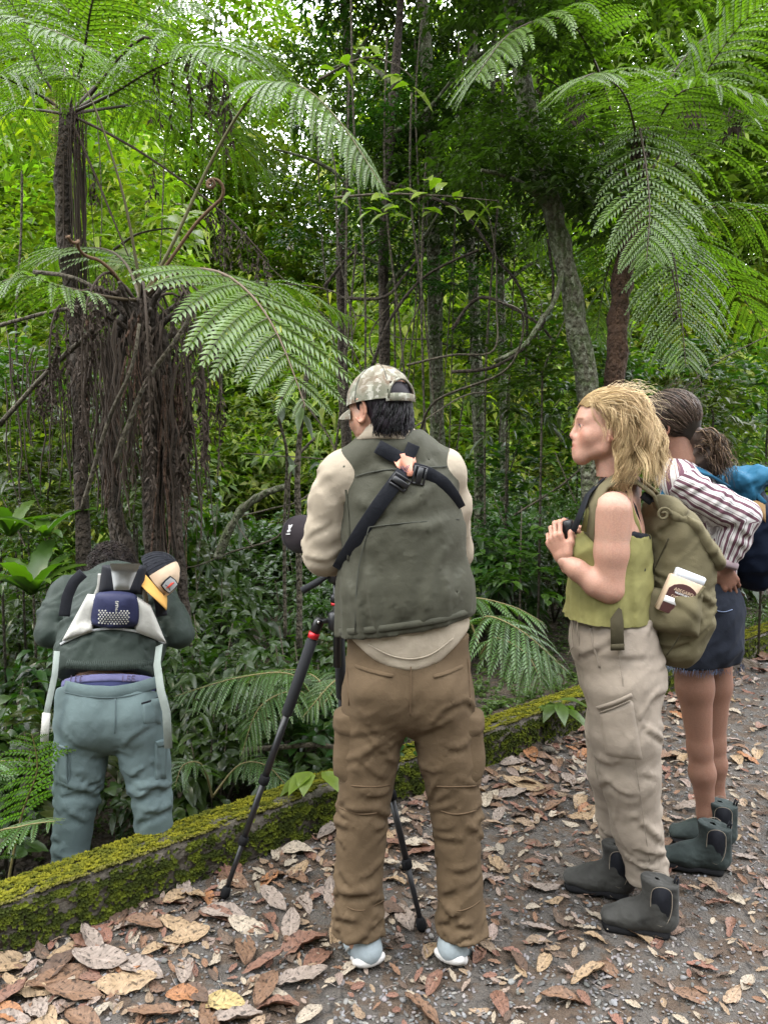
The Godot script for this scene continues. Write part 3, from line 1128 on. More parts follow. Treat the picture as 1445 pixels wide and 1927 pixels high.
# a flat plate with the given outline, laid on a field
func plate(f: Field, pts: Array, d: Vector3, thick: float) -> MB:
	d = d.normalized()
	var m := MB.new()
	var ux := d.cross(Vector3.UP).normalized()
	var uy := ux.cross(d)
	var flat := PackedVector2Array()
	var on := []
	for p in pts:
		flat.append(Vector2(p.dot(ux), p.dot(uy)))
		on.append(f.hit(p - d * 0.2, d) if f else p)
	var mid := Vector3.ZERO
	for p in on:
		mid += p / on.size()
	var k := pts.size()
	for p in on:
		m.vert(p.lerp(mid, 0.03) - d * thick)
	for p in on:
		m.vert(p - d * thick * 0.6)
	for p in on:
		m.vert(p + d * 0.004)
	var tris := Geometry2D.triangulate_polygon(flat)
	for q in range(0, tris.size(), 3):
		var a := tris[q]
		var b := tris[q + 1]
		var c := tris[q + 2]
		if (flat[b] - flat[a]).cross(flat[c] - flat[a]) * 1.0 > 0:
			m.tri(a, c, b)
		else:
			m.tri(a, b, c)
	var ccw := not Geometry2D.is_polygon_clockwise(flat)
	for r in 2:
		for q in k:
			var a := r * k + q
			var b := r * k + (q + 1) % k
			if ccw:
				m.quad(a, b, b + k, a + k)
			else:
				m.quad(a, a + k, b + k, b)
	return m

# a cap in a head frame: the crown between two azimuths (0 = front), with an optional arched opening behind
func crown(x: Transform3D, a0: float, a1: float, low: float, open := false, size := Vector3(0.088, 0.102, 0.106), n := 40) -> MB:
	var m := MB.new()
	var rows := 14
	for y in rows + 1:
		for k in n + 1:
			var a := lerpf(a0, a1, float(k) / n)
			var e := lerpf(low, 1.5707, float(y) / rows)
			var p := Vector3(sin(a) * cos(e) * size.x, sin(e) * size.y + 0.022, cos(a) * cos(e) * size.z)
			p *= 1.0 + noise.get_noise_3d(p.x * 22.0, p.y * 22.0, p.z * 22.0) * 0.025
			m.vert(x * p, Color.WHITE, Vector2(a * 0.1, e * 0.1))
	var w := n + 1
	for y in rows:
		for k in n:
			var a := lerpf(a0, a1, (k + 0.5) / n)
			if open:
				var b := absf(absf(wrapf(a, -PI, PI)) - PI)
				if b < 0.55 and float(y) < 4.4 * sqrt(1.0 - (b / 0.55) ** 2):
					continue
			var q := y * w + k
			m.quad(q, q + w, q + w + 1, q + 1)
	return m

func brim(x: Transform3D, reach: float, half: float, drop: float, low_y := 0.015, at_z := 0.098) -> MB:
	var m := MB.new()
	for side in 2:
		for y in 9:
			for k in 17:
				var u := k / 8.0 - 1.0
				var v := y / 8.0
				var rim := Vector3(sin(u * half) * 0.090, low_y, cos(u * half) * at_z)
				var out := reach * sqrt(maxf(0.0, 1.0 - pow(absf(u), 2.6)))
				var p := rim + Vector3(0, 0, out * v)
				p.y -= drop * (u * u) * (0.4 + v * 0.6) + 0.014 * v * v - 0.002 + 0.0028 * side
				m.vert(x * p)
	for y in 8:
		for k in 16:
			var a := y * 17 + k
			m.quad(a, a + 1, a + 18, a + 17)
			a += 153
			m.quad(a, a + 17, a + 18, a + 1)
	for k in 16:
		var a := 136 + k
		m.quad(a, a + 1, a + 154, a + 153)
	return m

func build_man_in_vest() -> void:
	var base := Vector3(0.078, 0.000, -2.177)
	var root := thing("person", "person seen from behind in olive vest, camouflage cap and brown cargo trousers, standing on tiptoe", "person", base)
	var look := Vector3(0.02, -0.10, -1)
	var j := {
		"pelvis": Vector3(0.074, 0.865, -2.220), "waist": Vector3(0.068, 1.104, -2.210), "chest": Vector3(0.051, 1.377, -2.200), "neck": Vector3(0.015, 1.550, -2.190), "neck1": Vector3(-0.001, 1.627, -2.195),
		"hipL": Vector3(-0.028, 0.807, -2.220), "hipR": Vector3(0.190, 0.807, -2.220), "kneeL": Vector3(-0.068, 0.438, -2.200), "kneeR": Vector3(0.224, 0.438, -2.200),
		"ankleL": Vector3(-0.079, 0.067, -2.160), "ankleR": Vector3(0.239, 0.070, -2.160), "toeL": Vector3(-0.096, -0.033, -2.340), "toeR": Vector3(0.276, -0.033, -2.340),
		"shL": Vector3(-0.129, 1.483, -2.200), "shR": Vector3(0.183, 1.490, -2.220), "elL": Vector3(-0.189, 1.226, -2.260), "elR": Vector3(0.230, 1.206, -2.400),
		"wrL": Vector3(-0.120, 1.214, -2.470), "wrR": Vector3(-0.005, 1.257, -2.560), "w": Vector3(1, 0.03, -0.05), "wp": Vector3.RIGHT}
	var hx := frame(Vector3(-0.009, 1.668, -2.195), Vector3(-0.62, -0.1, -0.78), Vector3.UP, 1.0)
	var bm := body(j, 0.92, 0.013)
	bm.join(head(hx, 0.0048, 1.06, true, {"stubble": 1, "brow": Color(0.08, 0.06, 0.05)}))
	bm.join(arm_hand(j.elL, j.wrL, Vector3(0.3, 0.5, -0.3), Vector3.ZERO, true, FIST, THUMB))
	bm.join(arm_hand(j.elR, j.wrR, Vector3(-0.3, -0.6, -0.2), Vector3.ZERO, false, FIST, THUMB))
	obj("body", bm, M["skin_man"], root)
	eyes(hx, root)
	# trousers
	var f := Field.new(Vector3(-0.193, 0.055, -2.100) - Vector3(0, 0, 0.25), Vector3(0.331, 1.049, -2.100) + Vector3(0, 0, 0.12), 0.0066)
	f.stack([Vector3(0.073, 1.013, -2.220), Vector3(0.074, 0.825, -2.215)], [Vector2(0.182, 0.118), Vector2(0.192, 0.132)], Vector3.RIGHT, 0.03)
	var legs := [[Vector3(-0.017, 0.828, -2.205), Vector3(-0.043, 0.631, -2.200), Vector3(-0.066, 0.443, -2.200), Vector3(-0.076, 0.252, -2.185), Vector3(-0.081, 0.026, -2.165)], [Vector3(0.165, 0.828, -2.205), Vector3(0.193, 0.631, -2.200), Vector3(0.222, 0.443, -2.200), Vector3(0.230, 0.252, -2.185), Vector3(0.242, 0.026, -2.165)]]
	f.limb(legs[0], [0.107, 0.089, 0.079, 0.073, 0.079], 0.010)
	f.limb(legs[1], [0.107, 0.091, 0.077, 0.068, 0.078], 0.010)
	f.cap(Vector3(-0.007, 0.846, -2.150), Vector3(-0.007, 0.814, -2.150), 0.074, 0.065, 0.05)
	f.cap(Vector3(0.156, 0.846, -2.150), Vector3(0.156, 0.814, -2.150), 0.074, 0.065, 0.05)
	f.perturb(noise, [], 0.003)
	for l in legs:
		f.creases(l, [0.10, 0.092, 0.082, 0.075, 0.08], [[0.12, 0.07, 8, 0.006, 0.10], [0.32, 0.07, 6, 0.006, 0.08], [0.50, 0.04, 8, 0.007, 0.04], [0.68, 0.08, 5, 0.005, 0.06], [0.88, 0.05, 13, 0.011, 0.05], [0.95, 0.02, 5, 0.010, 0.03]], rng, Vector3(0, 0, 1), 0.0, 1.6)
	f.cut(Vector3(-0.079, 0.084, -2.160), Vector3(0.0, -1, 0.12))
	f.cut(Vector3(0.073, 1.001, -2.200), Vector3.UP)
	var tr := obj("trousers", f.mesh(), M["brown_trousers"], root)
	var bt: Material = M["brown_thread"]
	obj("seam", seam(f, [Vector3(0.077, 0.956, -2.100), Vector3(0.077, 0.863, -2.100), Vector3(0.075, 0.792, -2.100)], look), bt, tr)
	for l in [[Vector3(-0.134, 0.575, -2.000), Vector3(-0.060, 0.584, -2.000), Vector3(0.016, 0.575, -2.000)], [Vector3(-0.137, 0.501, -2.000), Vector3(-0.063, 0.492, -2.000), Vector3(0.011, 0.501, -2.000)], [Vector3(0.129, 0.575, -2.000), Vector3(0.200, 0.584, -2.000), Vector3(0.271, 0.575, -2.000)], [Vector3(0.133, 0.504, -2.000), Vector3(0.204, 0.493, -2.000), Vector3(0.272, 0.501, -2.000)]]:
		obj("seam", seam(f, l, look, 0.004, 0.0045), bt, tr)
	for l in [[Vector3(-0.145, 0.218, -2.000), Vector3(-0.074, 0.202, -2.000), Vector3(-0.004, 0.211, -2.000)], [Vector3(0.152, 0.214, -2.000), Vector3(0.221, 0.202, -2.000), Vector3(0.287, 0.218, -2.000)], [Vector3(-0.120, 0.952, -2.000), Vector3(-0.112, 0.895, -2.000), Vector3(-0.106, 0.820, -2.000)], [Vector3(0.247, 0.952, -2.000), Vector3(0.249, 0.895, -2.000), Vector3(0.250, 0.820, -2.000)]]:
		obj("seam", seam(f, l, look, 0.003, 0.0045), bt, tr)
	obj("back_pocket", patch(f, Vector3(-0.095, 0.946, -2.000), Vector3(0.037, 0.925, -2.000), Vector3(0.031, 0.910, -2.000), Vector3(-0.098, 0.931, -2.000), look, 0.004, 0.001, 10, 4), M["brown_trousers"], tr)
	obj("back_pocket", patch(f, Vector3(0.130, 0.922, -2.000), Vector3(0.235, 0.946, -2.000), Vector3(0.238, 0.931, -2.000), Vector3(0.133, 0.907, -2.000), look, 0.004, 0.001, 10, 4), M["brown_trousers"], tr)
	for s in [-1.0, 1.0]:
		var px: float = -0.20 if s < 0 else 0.34
		var dirv := Vector3(-s, 0, -0.12)
		var yt := 0.755
		var yb := 0.565
		var cp := obj("cargo_pocket", patch(f, Vector3(px, yt, -2.13), Vector3(px, yt, -2.25), Vector3(px, yb, -2.25), Vector3(px, yb, -2.12), dirv, 0.018, 0.003, 10, 12, 0.3), M["brown_trousers"], tr)
		obj("pocket_flap", patch(f, Vector3(px, yt + 0.02, -2.125), Vector3(px, yt + 0.02, -2.255), Vector3(px, yt - 0.045, -2.255), Vector3(px, yt - 0.05, -2.115), dirv, 0.008, 0.018, 8, 5, 0.2), M["brown_trousers"], tr)
	# shirt: sleeves, body and the tail below the vest
	f = Field.new(Vector3(-0.266, 0.910, -2.000) - Vector3(0, 0, 0.7), Vector3(0.264, 1.624, -2.100) + Vector3(0, 0, 0.1), 0.0085)
	f.stack([Vector3(0.074, 0.840, -2.220), Vector3(0.070, 1.022, -2.215), Vector3(0.059, 1.314, -2.205), Vector3(0.043, 1.448, -2.200), Vector3(0.031, 1.519, -2.200)], [Vector2(0.190, 0.130), Vector2(0.181, 0.128), Vector2(0.166, 0.122), Vector2(0.155, 0.108), Vector2(0.12, 0.075)], Vector3(1, 0.03, 0), 0.03)
	f.limb([Vector3(0.004, 1.550, -2.190), Vector3(-0.122, 1.484, -2.200), Vector3(-0.159, 1.408, -2.210), Vector3(-0.177, 1.311, -2.230), Vector3(-0.182, 1.240, -2.250), Vector3(-0.158, 1.223, -2.330), Vector3(-0.118, 1.218, -2.440)], [0.055, 0.064, 0.058, 0.058, 0.060, 0.056, 0.040], 0.03)
	f.limb([Vector3(0.059, 1.550, -2.200), Vector3(0.182, 1.495, -2.210), Vector3(0.207, 1.388, -2.270), Vector3(0.227, 1.226, -2.380), Vector3(-0.005, 1.260, -2.530)], [0.055, 0.056, 0.055, 0.055, 0.04], 0.03)
	f.perturb(noise, [], 0.003)
	f.creases([Vector3(-0.122, 1.484, -2.200), Vector3(-0.159, 1.408, -2.210), Vector3(-0.177, 1.311, -2.230), Vector3(-0.182, 1.240, -2.250)], [0.064, 0.058, 0.058, 0.060], [[0.2, 0.12, 4, 0.004, 0.45], [0.55, 0.18, 5, 0.004, 0.5], [0.9, 0.08, 6, 0.006, 0.25]], rng, Vector3(-0.5, 0, 1), 0.0, 1.7)
	f.creases([Vector3(-0.182, 1.240, -2.250), Vector3(-0.158, 1.223, -2.330), Vector3(-0.118, 1.218, -2.440)], [0.060, 0.056, 0.040], [[0.3, 0.2, 6, 0.007, 0.2]], rng, Vector3(0, -1, 0.5), 0.0, 1.5)
	f.cut(Vector3(0.080, 0.919, -2.100), Vector3(0, -1, 0), 0.01)
	f.cut(Vector3(0.019, 0.931, -2.100), Vector3(-0.25, -1, 0), 0.01)
	f.cut(Vector3(-0.062, 0.972, -2.100), Vector3(-0.75, -1, 0), 0.01)
	f.cut(Vector3(0.137, 0.934, -2.100), Vector3(0.32, -1, 0), 0.01)
	f.cut(Vector3(0.213, 0.987, -2.100), Vector3(0.9, -1, 0), 0.01)
	var sh := obj("shirt", f.mesh(), M["shirt"], root)
	obj("hem_seam", seam(f, [Vector3(-0.047, 1.008, -2.000), Vector3(0.018, 0.976, -2.000), Vector3(0.076, 0.967, -2.000), Vector3(0.135, 0.979, -2.000), Vector3(0.197, 1.026, -2.000)], look, 0.003), M["shirt"], sh)
	var col := MB.new()
	var rings := []
	for r in [[0.062, -0.01], [0.061, 0.018], [0.064, 0.030], [0.070, 0.032], [0.078, 0.016], [0.088, -0.012], [0.084, -0.016]]:
		var ring := PackedVector3Array()
		for k in 28:
			var a := TAU * k / 28.0
			var wob := 1.0 + 0.03 * sin(a * 3.0) + 0.02 * noise.get_noise_2d(a * 2.0, r[1] * 60.0)
			ring.append(Vector3(0.013, 1.590, -2.190) + Vector3(cos(a) * r[0] * 1.06 * wob, r[1] + 0.012 * sin(a) - cos(a) * 0.004, sin(a) * r[0] * wob))
		rings.append(ring)
	rings.reverse()
	col.skin(rings, true, false)
	obj("collar", col, M["shirt"], sh)
	# vest
	f = Field.new(Vector3(-0.178, 0.999, -2.000) - Vector3(0, 0, 0.42), Vector3(0.280, 1.592, -2.000) + Vector3(0, 0, 0.05), 0.008)
	f.stack([Vector3(0.065, 0.948, -2.215), Vector3(0.063, 1.137, -2.210), Vector3(0.058, 1.314, -2.205), Vector3(0.046, 1.433, -2.200), Vector3(0.031, 1.519, -2.200)], [Vector2(0.224, 0.152), Vector2(0.197, 0.144), Vector2(0.178, 0.136), Vector2(0.168, 0.120), Vector2(0.13, 0.082)], Vector3(1, 0.03, 0), 0.03)
	f.limb([Vector3(-0.001, 1.550, -2.190), Vector3(-0.129, 1.487, -2.200)], [0.070, 0.060], 0.03)
	f.limb([Vector3(0.040, 1.550, -2.190), Vector3(0.182, 1.500, -2.210)], [0.070, 0.058], 0.03)
	f.cap(Vector3(-0.001, 1.553, -2.190), Vector3(0.066, 1.550, -2.190), 0.082, 0.080, 0.03)
	f.perturb(noise, [[1.10, 0.20, 0.008, 1.4, 6.0]], 0.0025)
	for q in [[Vector3(-0.032, 1.321, -2.000), Vector3(0.011, 1.220, -2.000), Vector3(0.028, 1.073, -2.000)], [Vector3(0.190, 1.393, -2.000), Vector3(0.111, 1.357, -2.000), Vector3(0.032, 1.364, -2.000)], [Vector3(0.197, 1.336, -2.000), Vector3(0.140, 1.249, -2.000), Vector3(0.112, 1.103, -2.000)], [Vector3(0.224, 1.249, -2.000), Vector3(0.201, 1.176, -2.000), Vector3(0.196, 1.095, -2.000)], [Vector3(-0.105, 1.205, -2.000), Vector3(-0.079, 1.132, -2.000), Vector3(-0.069, 1.044, -2.000)], [Vector3(0.111, 1.479, -2.000), Vector3(0.096, 1.436, -2.000), Vector3(0.025, 1.407, -2.000)], [Vector3(-0.046, 1.536, -2.000), Vector3(-0.004, 1.519, -2.000), Vector3(0.032, 1.493, -2.000)], [Vector3(-0.089, 1.450, -2.000), Vector3(-0.032, 1.415, -2.000), Vector3(0.018, 1.422, -2.000)], [Vector3(0.139, 1.550, -2.000), Vector3(0.110, 1.533, -2.000), Vector3(0.090, 1.507, -2.000)], [Vector3(0.068, 1.307, -2.000), Vector3(0.071, 1.205, -2.000), Vector3(0.062, 1.103, -2.000)], [Vector3(-0.047, 1.249, -2.000), Vector3(-0.032, 1.161, -2.000), Vector3(-0.030, 1.058, -2.000)], [Vector3(0.162, 1.249, -2.000), Vector3(0.167, 1.176, -2.000), Vector3(0.159, 1.088, -2.000)]]:
		var on := []
		for k in 9:
			on.append(f.hit(_along(q, k / 8.0) - Vector3(0, 0, -0.15), look))
		f.crease(on, rr(0.012, 0.022), rr(0.010, 0.015))
	f.cut(Vector3(0.060, 1.034, -2.100), Vector3(0.17, -1, 0))
	f.cut_near(Vector3(-0.141, 1.433, -2.200), Vector3(-1, 0.09, 0), 0.18)
	f.cut_near(Vector3(0.220, 1.464, -2.200), Vector3(1, 0.05, -0.35), 0.12)
	var ve := obj("vest", f.mesh(), M["vest"], root)
	var th: Material = M["thread"]
	obj("seam", seam(f, [Vector3(-0.083, 1.492, -2.000), Vector3(-0.046, 1.502, -2.000), Vector3(0.018, 1.510, -2.000), Vector3(0.096, 1.513, -2.000), Vector3(0.179, 1.522, -2.000)], look, 0.004, 0.0045), th, ve)
	obj("seam", seam(f, [Vector3(-0.044, 1.347, -2.000), Vector3(0.054, 1.359, -2.000), Vector3(0.214, 1.370, -2.000)], look, 0.003), th, ve)
	obj("seam", seam(f, [Vector3(-0.044, 1.347, -2.000), Vector3(-0.079, 1.220, -2.000), Vector3(-0.085, 1.044, -2.000)], look, 0.003), th, ve)
	obj("hem_band", strap(f, [Vector3(-0.134, 1.038, -2.000), Vector3(-0.033, 1.056, -2.000), Vector3(0.054, 1.069, -2.000), Vector3(0.156, 1.085, -2.000), Vector3(0.254, 1.103, -2.000)], look, 0.018, 0.003, 0.003), M["vest"], ve)
	obj("armhole_piping", strap(f, [Vector3(-0.117, 1.524, -2.000), Vector3(-0.113, 1.465, -2.000), Vector3(-0.107, 1.393, -2.000), Vector3(-0.101, 1.321, -2.000), Vector3(-0.107, 1.249, -2.000)], look, 0.006, 0.004, 0.004), M["vest"], ve)
	# harness of the binoculars
	var ha := thing("binocular_harness", "black strap harness crossing the olive vest at a copper leather patch", "harness", f.hit(Vector3(0.052, 1.524, -1.800), look))
	var st: Material = M["strap"]
	obj("shoulder_strap", strap(f, [Vector3(0.045, 1.539, -2.000), Vector3(0.011, 1.557, -2.000), Vector3(-0.021, 1.575, -2.000)], look, 0.040, 0.003, 0.008), st, ha)
	obj("shoulder_strap", strap(f, [Vector3(0.066, 1.546, -2.000), Vector3(0.075, 1.564, -2.000), Vector3(0.082, 1.581, -2.000)], look, 0.036, 0.003, 0.008), st, ha)
	obj("side_strap", strap(f, [Vector3(0.053, 1.502, -2.000), Vector3(-0.004, 1.425, -2.000), Vector3(-0.061, 1.343, -2.000), Vector3(-0.104, 1.275, -2.000), Vector3(-0.123, 1.246, -2.000), Vector3(-0.139, 1.220, -2.000)], look, 0.042, 0.003, 0.008), st, ha)
	obj("side_strap", strap(f, [Vector3(0.079, 1.512, -2.000), Vector3(0.125, 1.499, -2.000), Vector3(0.168, 1.473, -2.000), Vector3(0.199, 1.433, -2.000), Vector3(0.217, 1.402, -2.000)], look, 0.036, 0.003, 0.008), st, ha)
	var pl := []
	for p in [Vector3(0.042, 1.553, -2.000), Vector3(0.056, 1.556, -2.000), Vector3(0.058, 1.549, -2.000), Vector3(0.078, 1.543, -2.000), Vector3(0.085, 1.549, -2.000), Vector3(0.088, 1.533, -2.000), Vector3(0.088, 1.520, -2.000), Vector3(0.079, 1.520, -2.000), Vector3(0.078, 1.506, -2.000), Vector3(0.085, 1.497, -2.000), Vector3(0.075, 1.489, -2.000), Vector3(0.063, 1.489, -2.000), Vector3(0.062, 1.499, -2.000), Vector3(0.046, 1.512, -2.000), Vector3(0.041, 1.506, -2.000), Vector3(0.025, 1.532, -2.000), Vector3(0.032, 1.530, -2.000), Vector3(0.046, 1.543, -2.000)]:
		pl.append(p)
	var lp := obj("leather_patch", plate(f, pl, look, 0.011), M["copper_leather"], ha, true)
	var lc := f.hit(Vector3(0.052, 1.530, -1.800), look) + Vector3(0, 0, 0.0125)
	obj("patch_mark", strokes([[-0.012, 0.008, 0.0, -0.008], [-0.006, 0.010, 0.002, -0.002], [0.012, 0.012, 0.002, -0.008], [0.007, 0.011, 0.0, -0.001], [-0.006, -0.007, 0.010, -0.006]], lc, Vector3.RIGHT, Vector3(0, 1, 0), 0.002, 0.0008), M["dark_mark"], lp)
	for b in [[Vector3(0.039, 1.494, -1.800), Vector3(0.55, -0.84, 0)], [Vector3(0.093, 1.513, -1.800), Vector3(0.96, -0.22, 0)]]:
		var c := f.hit(b[0], look) + Vector3(0, 0, 0.012)
		var al: Vector3 = b[1] if b[1].x > 0.9 else Vector3(-0.56, -0.83, 0)
		var ac := Vector3(-al.y, al.x, 0)
		var bk := MB.new()
		for s in [-1.0, 1.0]:
			bk.box(c + al * 0.016 * s, al * 0.003, ac * 0.026, Vector3(0, 0, 0.003), 0.001)
			bk.box(c + ac * 0.024 * s, al * 0.016, ac * 0.0025, Vector3(0, 0, 0.003), 0.001)
		bk.box(c + Vector3(0, 0, 0.003), al * 0.008, ac * 0.023, Vector3(0, 0, 0.003), 0.002)
		obj("buckle", bk, M["black_metal"], ha)
	# hair and cap
	var hm := MB.new()
	for k in 420:
		var a := rr(2.1, TAU - 1.9)
		var e := rr(-0.42, 0.22)
		var o := Vector3(sin(a) * cos(e) * 0.079, sin(e) * 0.09 + 0.018, cos(a) * cos(e) * 0.100)
		var back := 0.5 - 0.5 * cos(a)
		strand(hm, hx * o, hx.basis * (Vector3(o.x * 2.0, -1.0, o.z * 1.0)).normalized(), Vector3(0, -0.8, 0.1), 7, 0.005 + 0.0075 * back, 0.003, 0.005, 0.9, Color(0.012, 0.011, 0.012) * rr(0.7, 1.8))
	var hf := Field.new(Vector3(-0.1, -0.11, -0.13), Vector3(0.1, 0.1, 0.06), 0.006)
	hf.ecap(Vector3(0, 0.028, -0.028), Vector3(0, 0.028, 0.0), Vector2(0.0765, 0.084), Vector2(0.076, 0.082), Vector3.RIGHT)
	hf.cap(Vector3(-0.03, -0.045, -0.058), Vector3(0.03, -0.045, -0.058), 0.036, 0.036, 0.03)
	hm.join(hf.mesh(Color(0.012, 0.011, 0.012)), hx)
	obj("hair", hm, M["hair"], root)
	var cap := obj("cap", crown(hx, PI, PI + TAU, 0.0, true, Vector3(0.091, 0.111, 0.113), 56), M["camo"], root)
	obj("brim", brim(hx, 0.068, 1.15, 0.022), M["camo"], cap)
	var bt2 := MB.new()
	bt2.tube([hx * Vector3(0, 0.130, 0), hx * Vector3(0, 0.136, 0), hx * Vector3(0, 0.139, 0)], [0.009, 0.008, 0.004], 10)
	obj("button", bt2, M["camo"], cap)
	for y in [0.022, 0.036]:
		var band := []
		for k in 13:
			var a := PI - 0.62 + 1.24 * k / 12.0
			band.append(hx * Vector3(sin(a) * 0.092, y + 0.002, cos(a) * 0.114))
		if y < 0.03:
			obj("strap", ribbon(band, hx.basis * Vector3(0, 0, 1), 0.022, 0.003), M["camo"], cap)
	for k in 6:
		var a := PI / 6.0 + k * PI / 3.0 + 0.0
		var pts := []
		for q in 9:
			var e := lerpf(0.02 if absf(wrapf(a, -PI, PI)) < 2.5 else 0.5, 1.5, q / 8.0)
			pts.append(hx * Vector3(sin(a) * cos(e) * 0.0915, sin(e) * 0.1115 + 0.022, cos(a) * cos(e) * 0.1135))
		var sm := MB.new()
		sm.tube(pts, [0.0012], 4)
		obj("seam", sm, M["thread"], cap)
	var arch := []
	for q in 17:
		var b := lerpf(-0.55, 0.55, q / 16.0)
		var e := 4.6 * sqrt(maxf(0.0, 1.0 - (b / 0.55) ** 2)) / 14.0 * 1.5707
		arch.append(hx * Vector3(sin(PI + b) * cos(e) * 0.0925, sin(e) * 0.1125 + 0.022, cos(PI + b) * cos(e) * 0.1145))
	var am := MB.new()
	am.tube(arch, [0.004], 6)
	obj("arch_binding", am, M["camo"], cap)
	# running shoes with lifted heels
	for s in [["L", Vector3(-0.032, 0.018, -2.100), Vector3(-0.103, -0.070, -2.270)], ["R", Vector3(0.183, 0.030, -2.100), Vector3(0.279, -0.074, -2.270)]]:
		shoe(root, s[1], s[2])

func shoe(root: Node3D, heel: Vector3, ball: Vector3) -> void:
	var z := (ball - heel).normalized()
	var x := Vector3.UP.cross(z).normalized()
	var y := z.cross(x)
	var toe := ball + Vector3(z.x, 0.08, z.z).normalized() * 0.09
	var f := Field.new(heel.min(toe) - Vector3.ONE * 0.09, heel.max(toe) + Vector3(0.09, 0.16, 0.09), 0.007)
	f.ecap(heel + z * 0.03 + y * 0.045, heel + z * 0.03 + y * 0.10, Vector2(0.042, 0.046), Vector2(0.040, 0.046), x, 0.02)
	f.ecap(heel + z * 0.03 + y * 0.045, ball + y * 0.035, Vector2(0.034, 0.036), Vector2(0.046, 0.032), x, 0.03)
	f.ecap(ball + y * 0.032, toe + Vector3(0, 0.03, 0), Vector2(0.046, 0.03), Vector2(0.036, 0.022), x, 0.02)
	var up := obj("shoe", f.mesh(), M["shoe_mesh"], root)
	f = Field.new(heel.min(toe) - Vector3.ONE * 0.09, heel.max(toe) + Vector3(0.09, 0.10, 0.09), 0.006)
	f.ecap(heel + z * 0.016 + y * 0.022, heel + z * 0.05 + y * 0.018, Vector2(0.050, 0.022), Vector2(0.046, 0.019), x, 0.01)
	f.ecap(heel + z * 0.05 + y * 0.018, ball + y * 0.014, Vector2(0.040, 0.018), Vector2(0.049, 0.014), x, 0.02)
	f.ecap(ball + y * 0.014, toe + Vector3(0, 0.012, 0), Vector2(0.049, 0.014), Vector2(0.040, 0.011), x, 0.02)
	obj("sole", f.mesh(), M["shoe_sole"], up)
	var m := MB.new()
	m.tube([heel + y * 0.13 + z * -0.006, heel + y * 0.11 - z * 0.012, heel + y * 0.085 - z * 0.010], [0.006, 0.007, 0.005], 6)
	obj("pull_tab", m, M["strap"], up)
	for s in [-1.0, 1.0]:
		m = MB.new()
		m.tube([heel + z * 0.02 + x * 0.035 * s + y * 0.045, heel + z * 0.06 + x * 0.043 * s + y * 0.06, heel + z * 0.10 + x * 0.046 * s + y * 0.042], [0.004], 5)
		obj("side_stripe", m, M["white_mesh"], up)

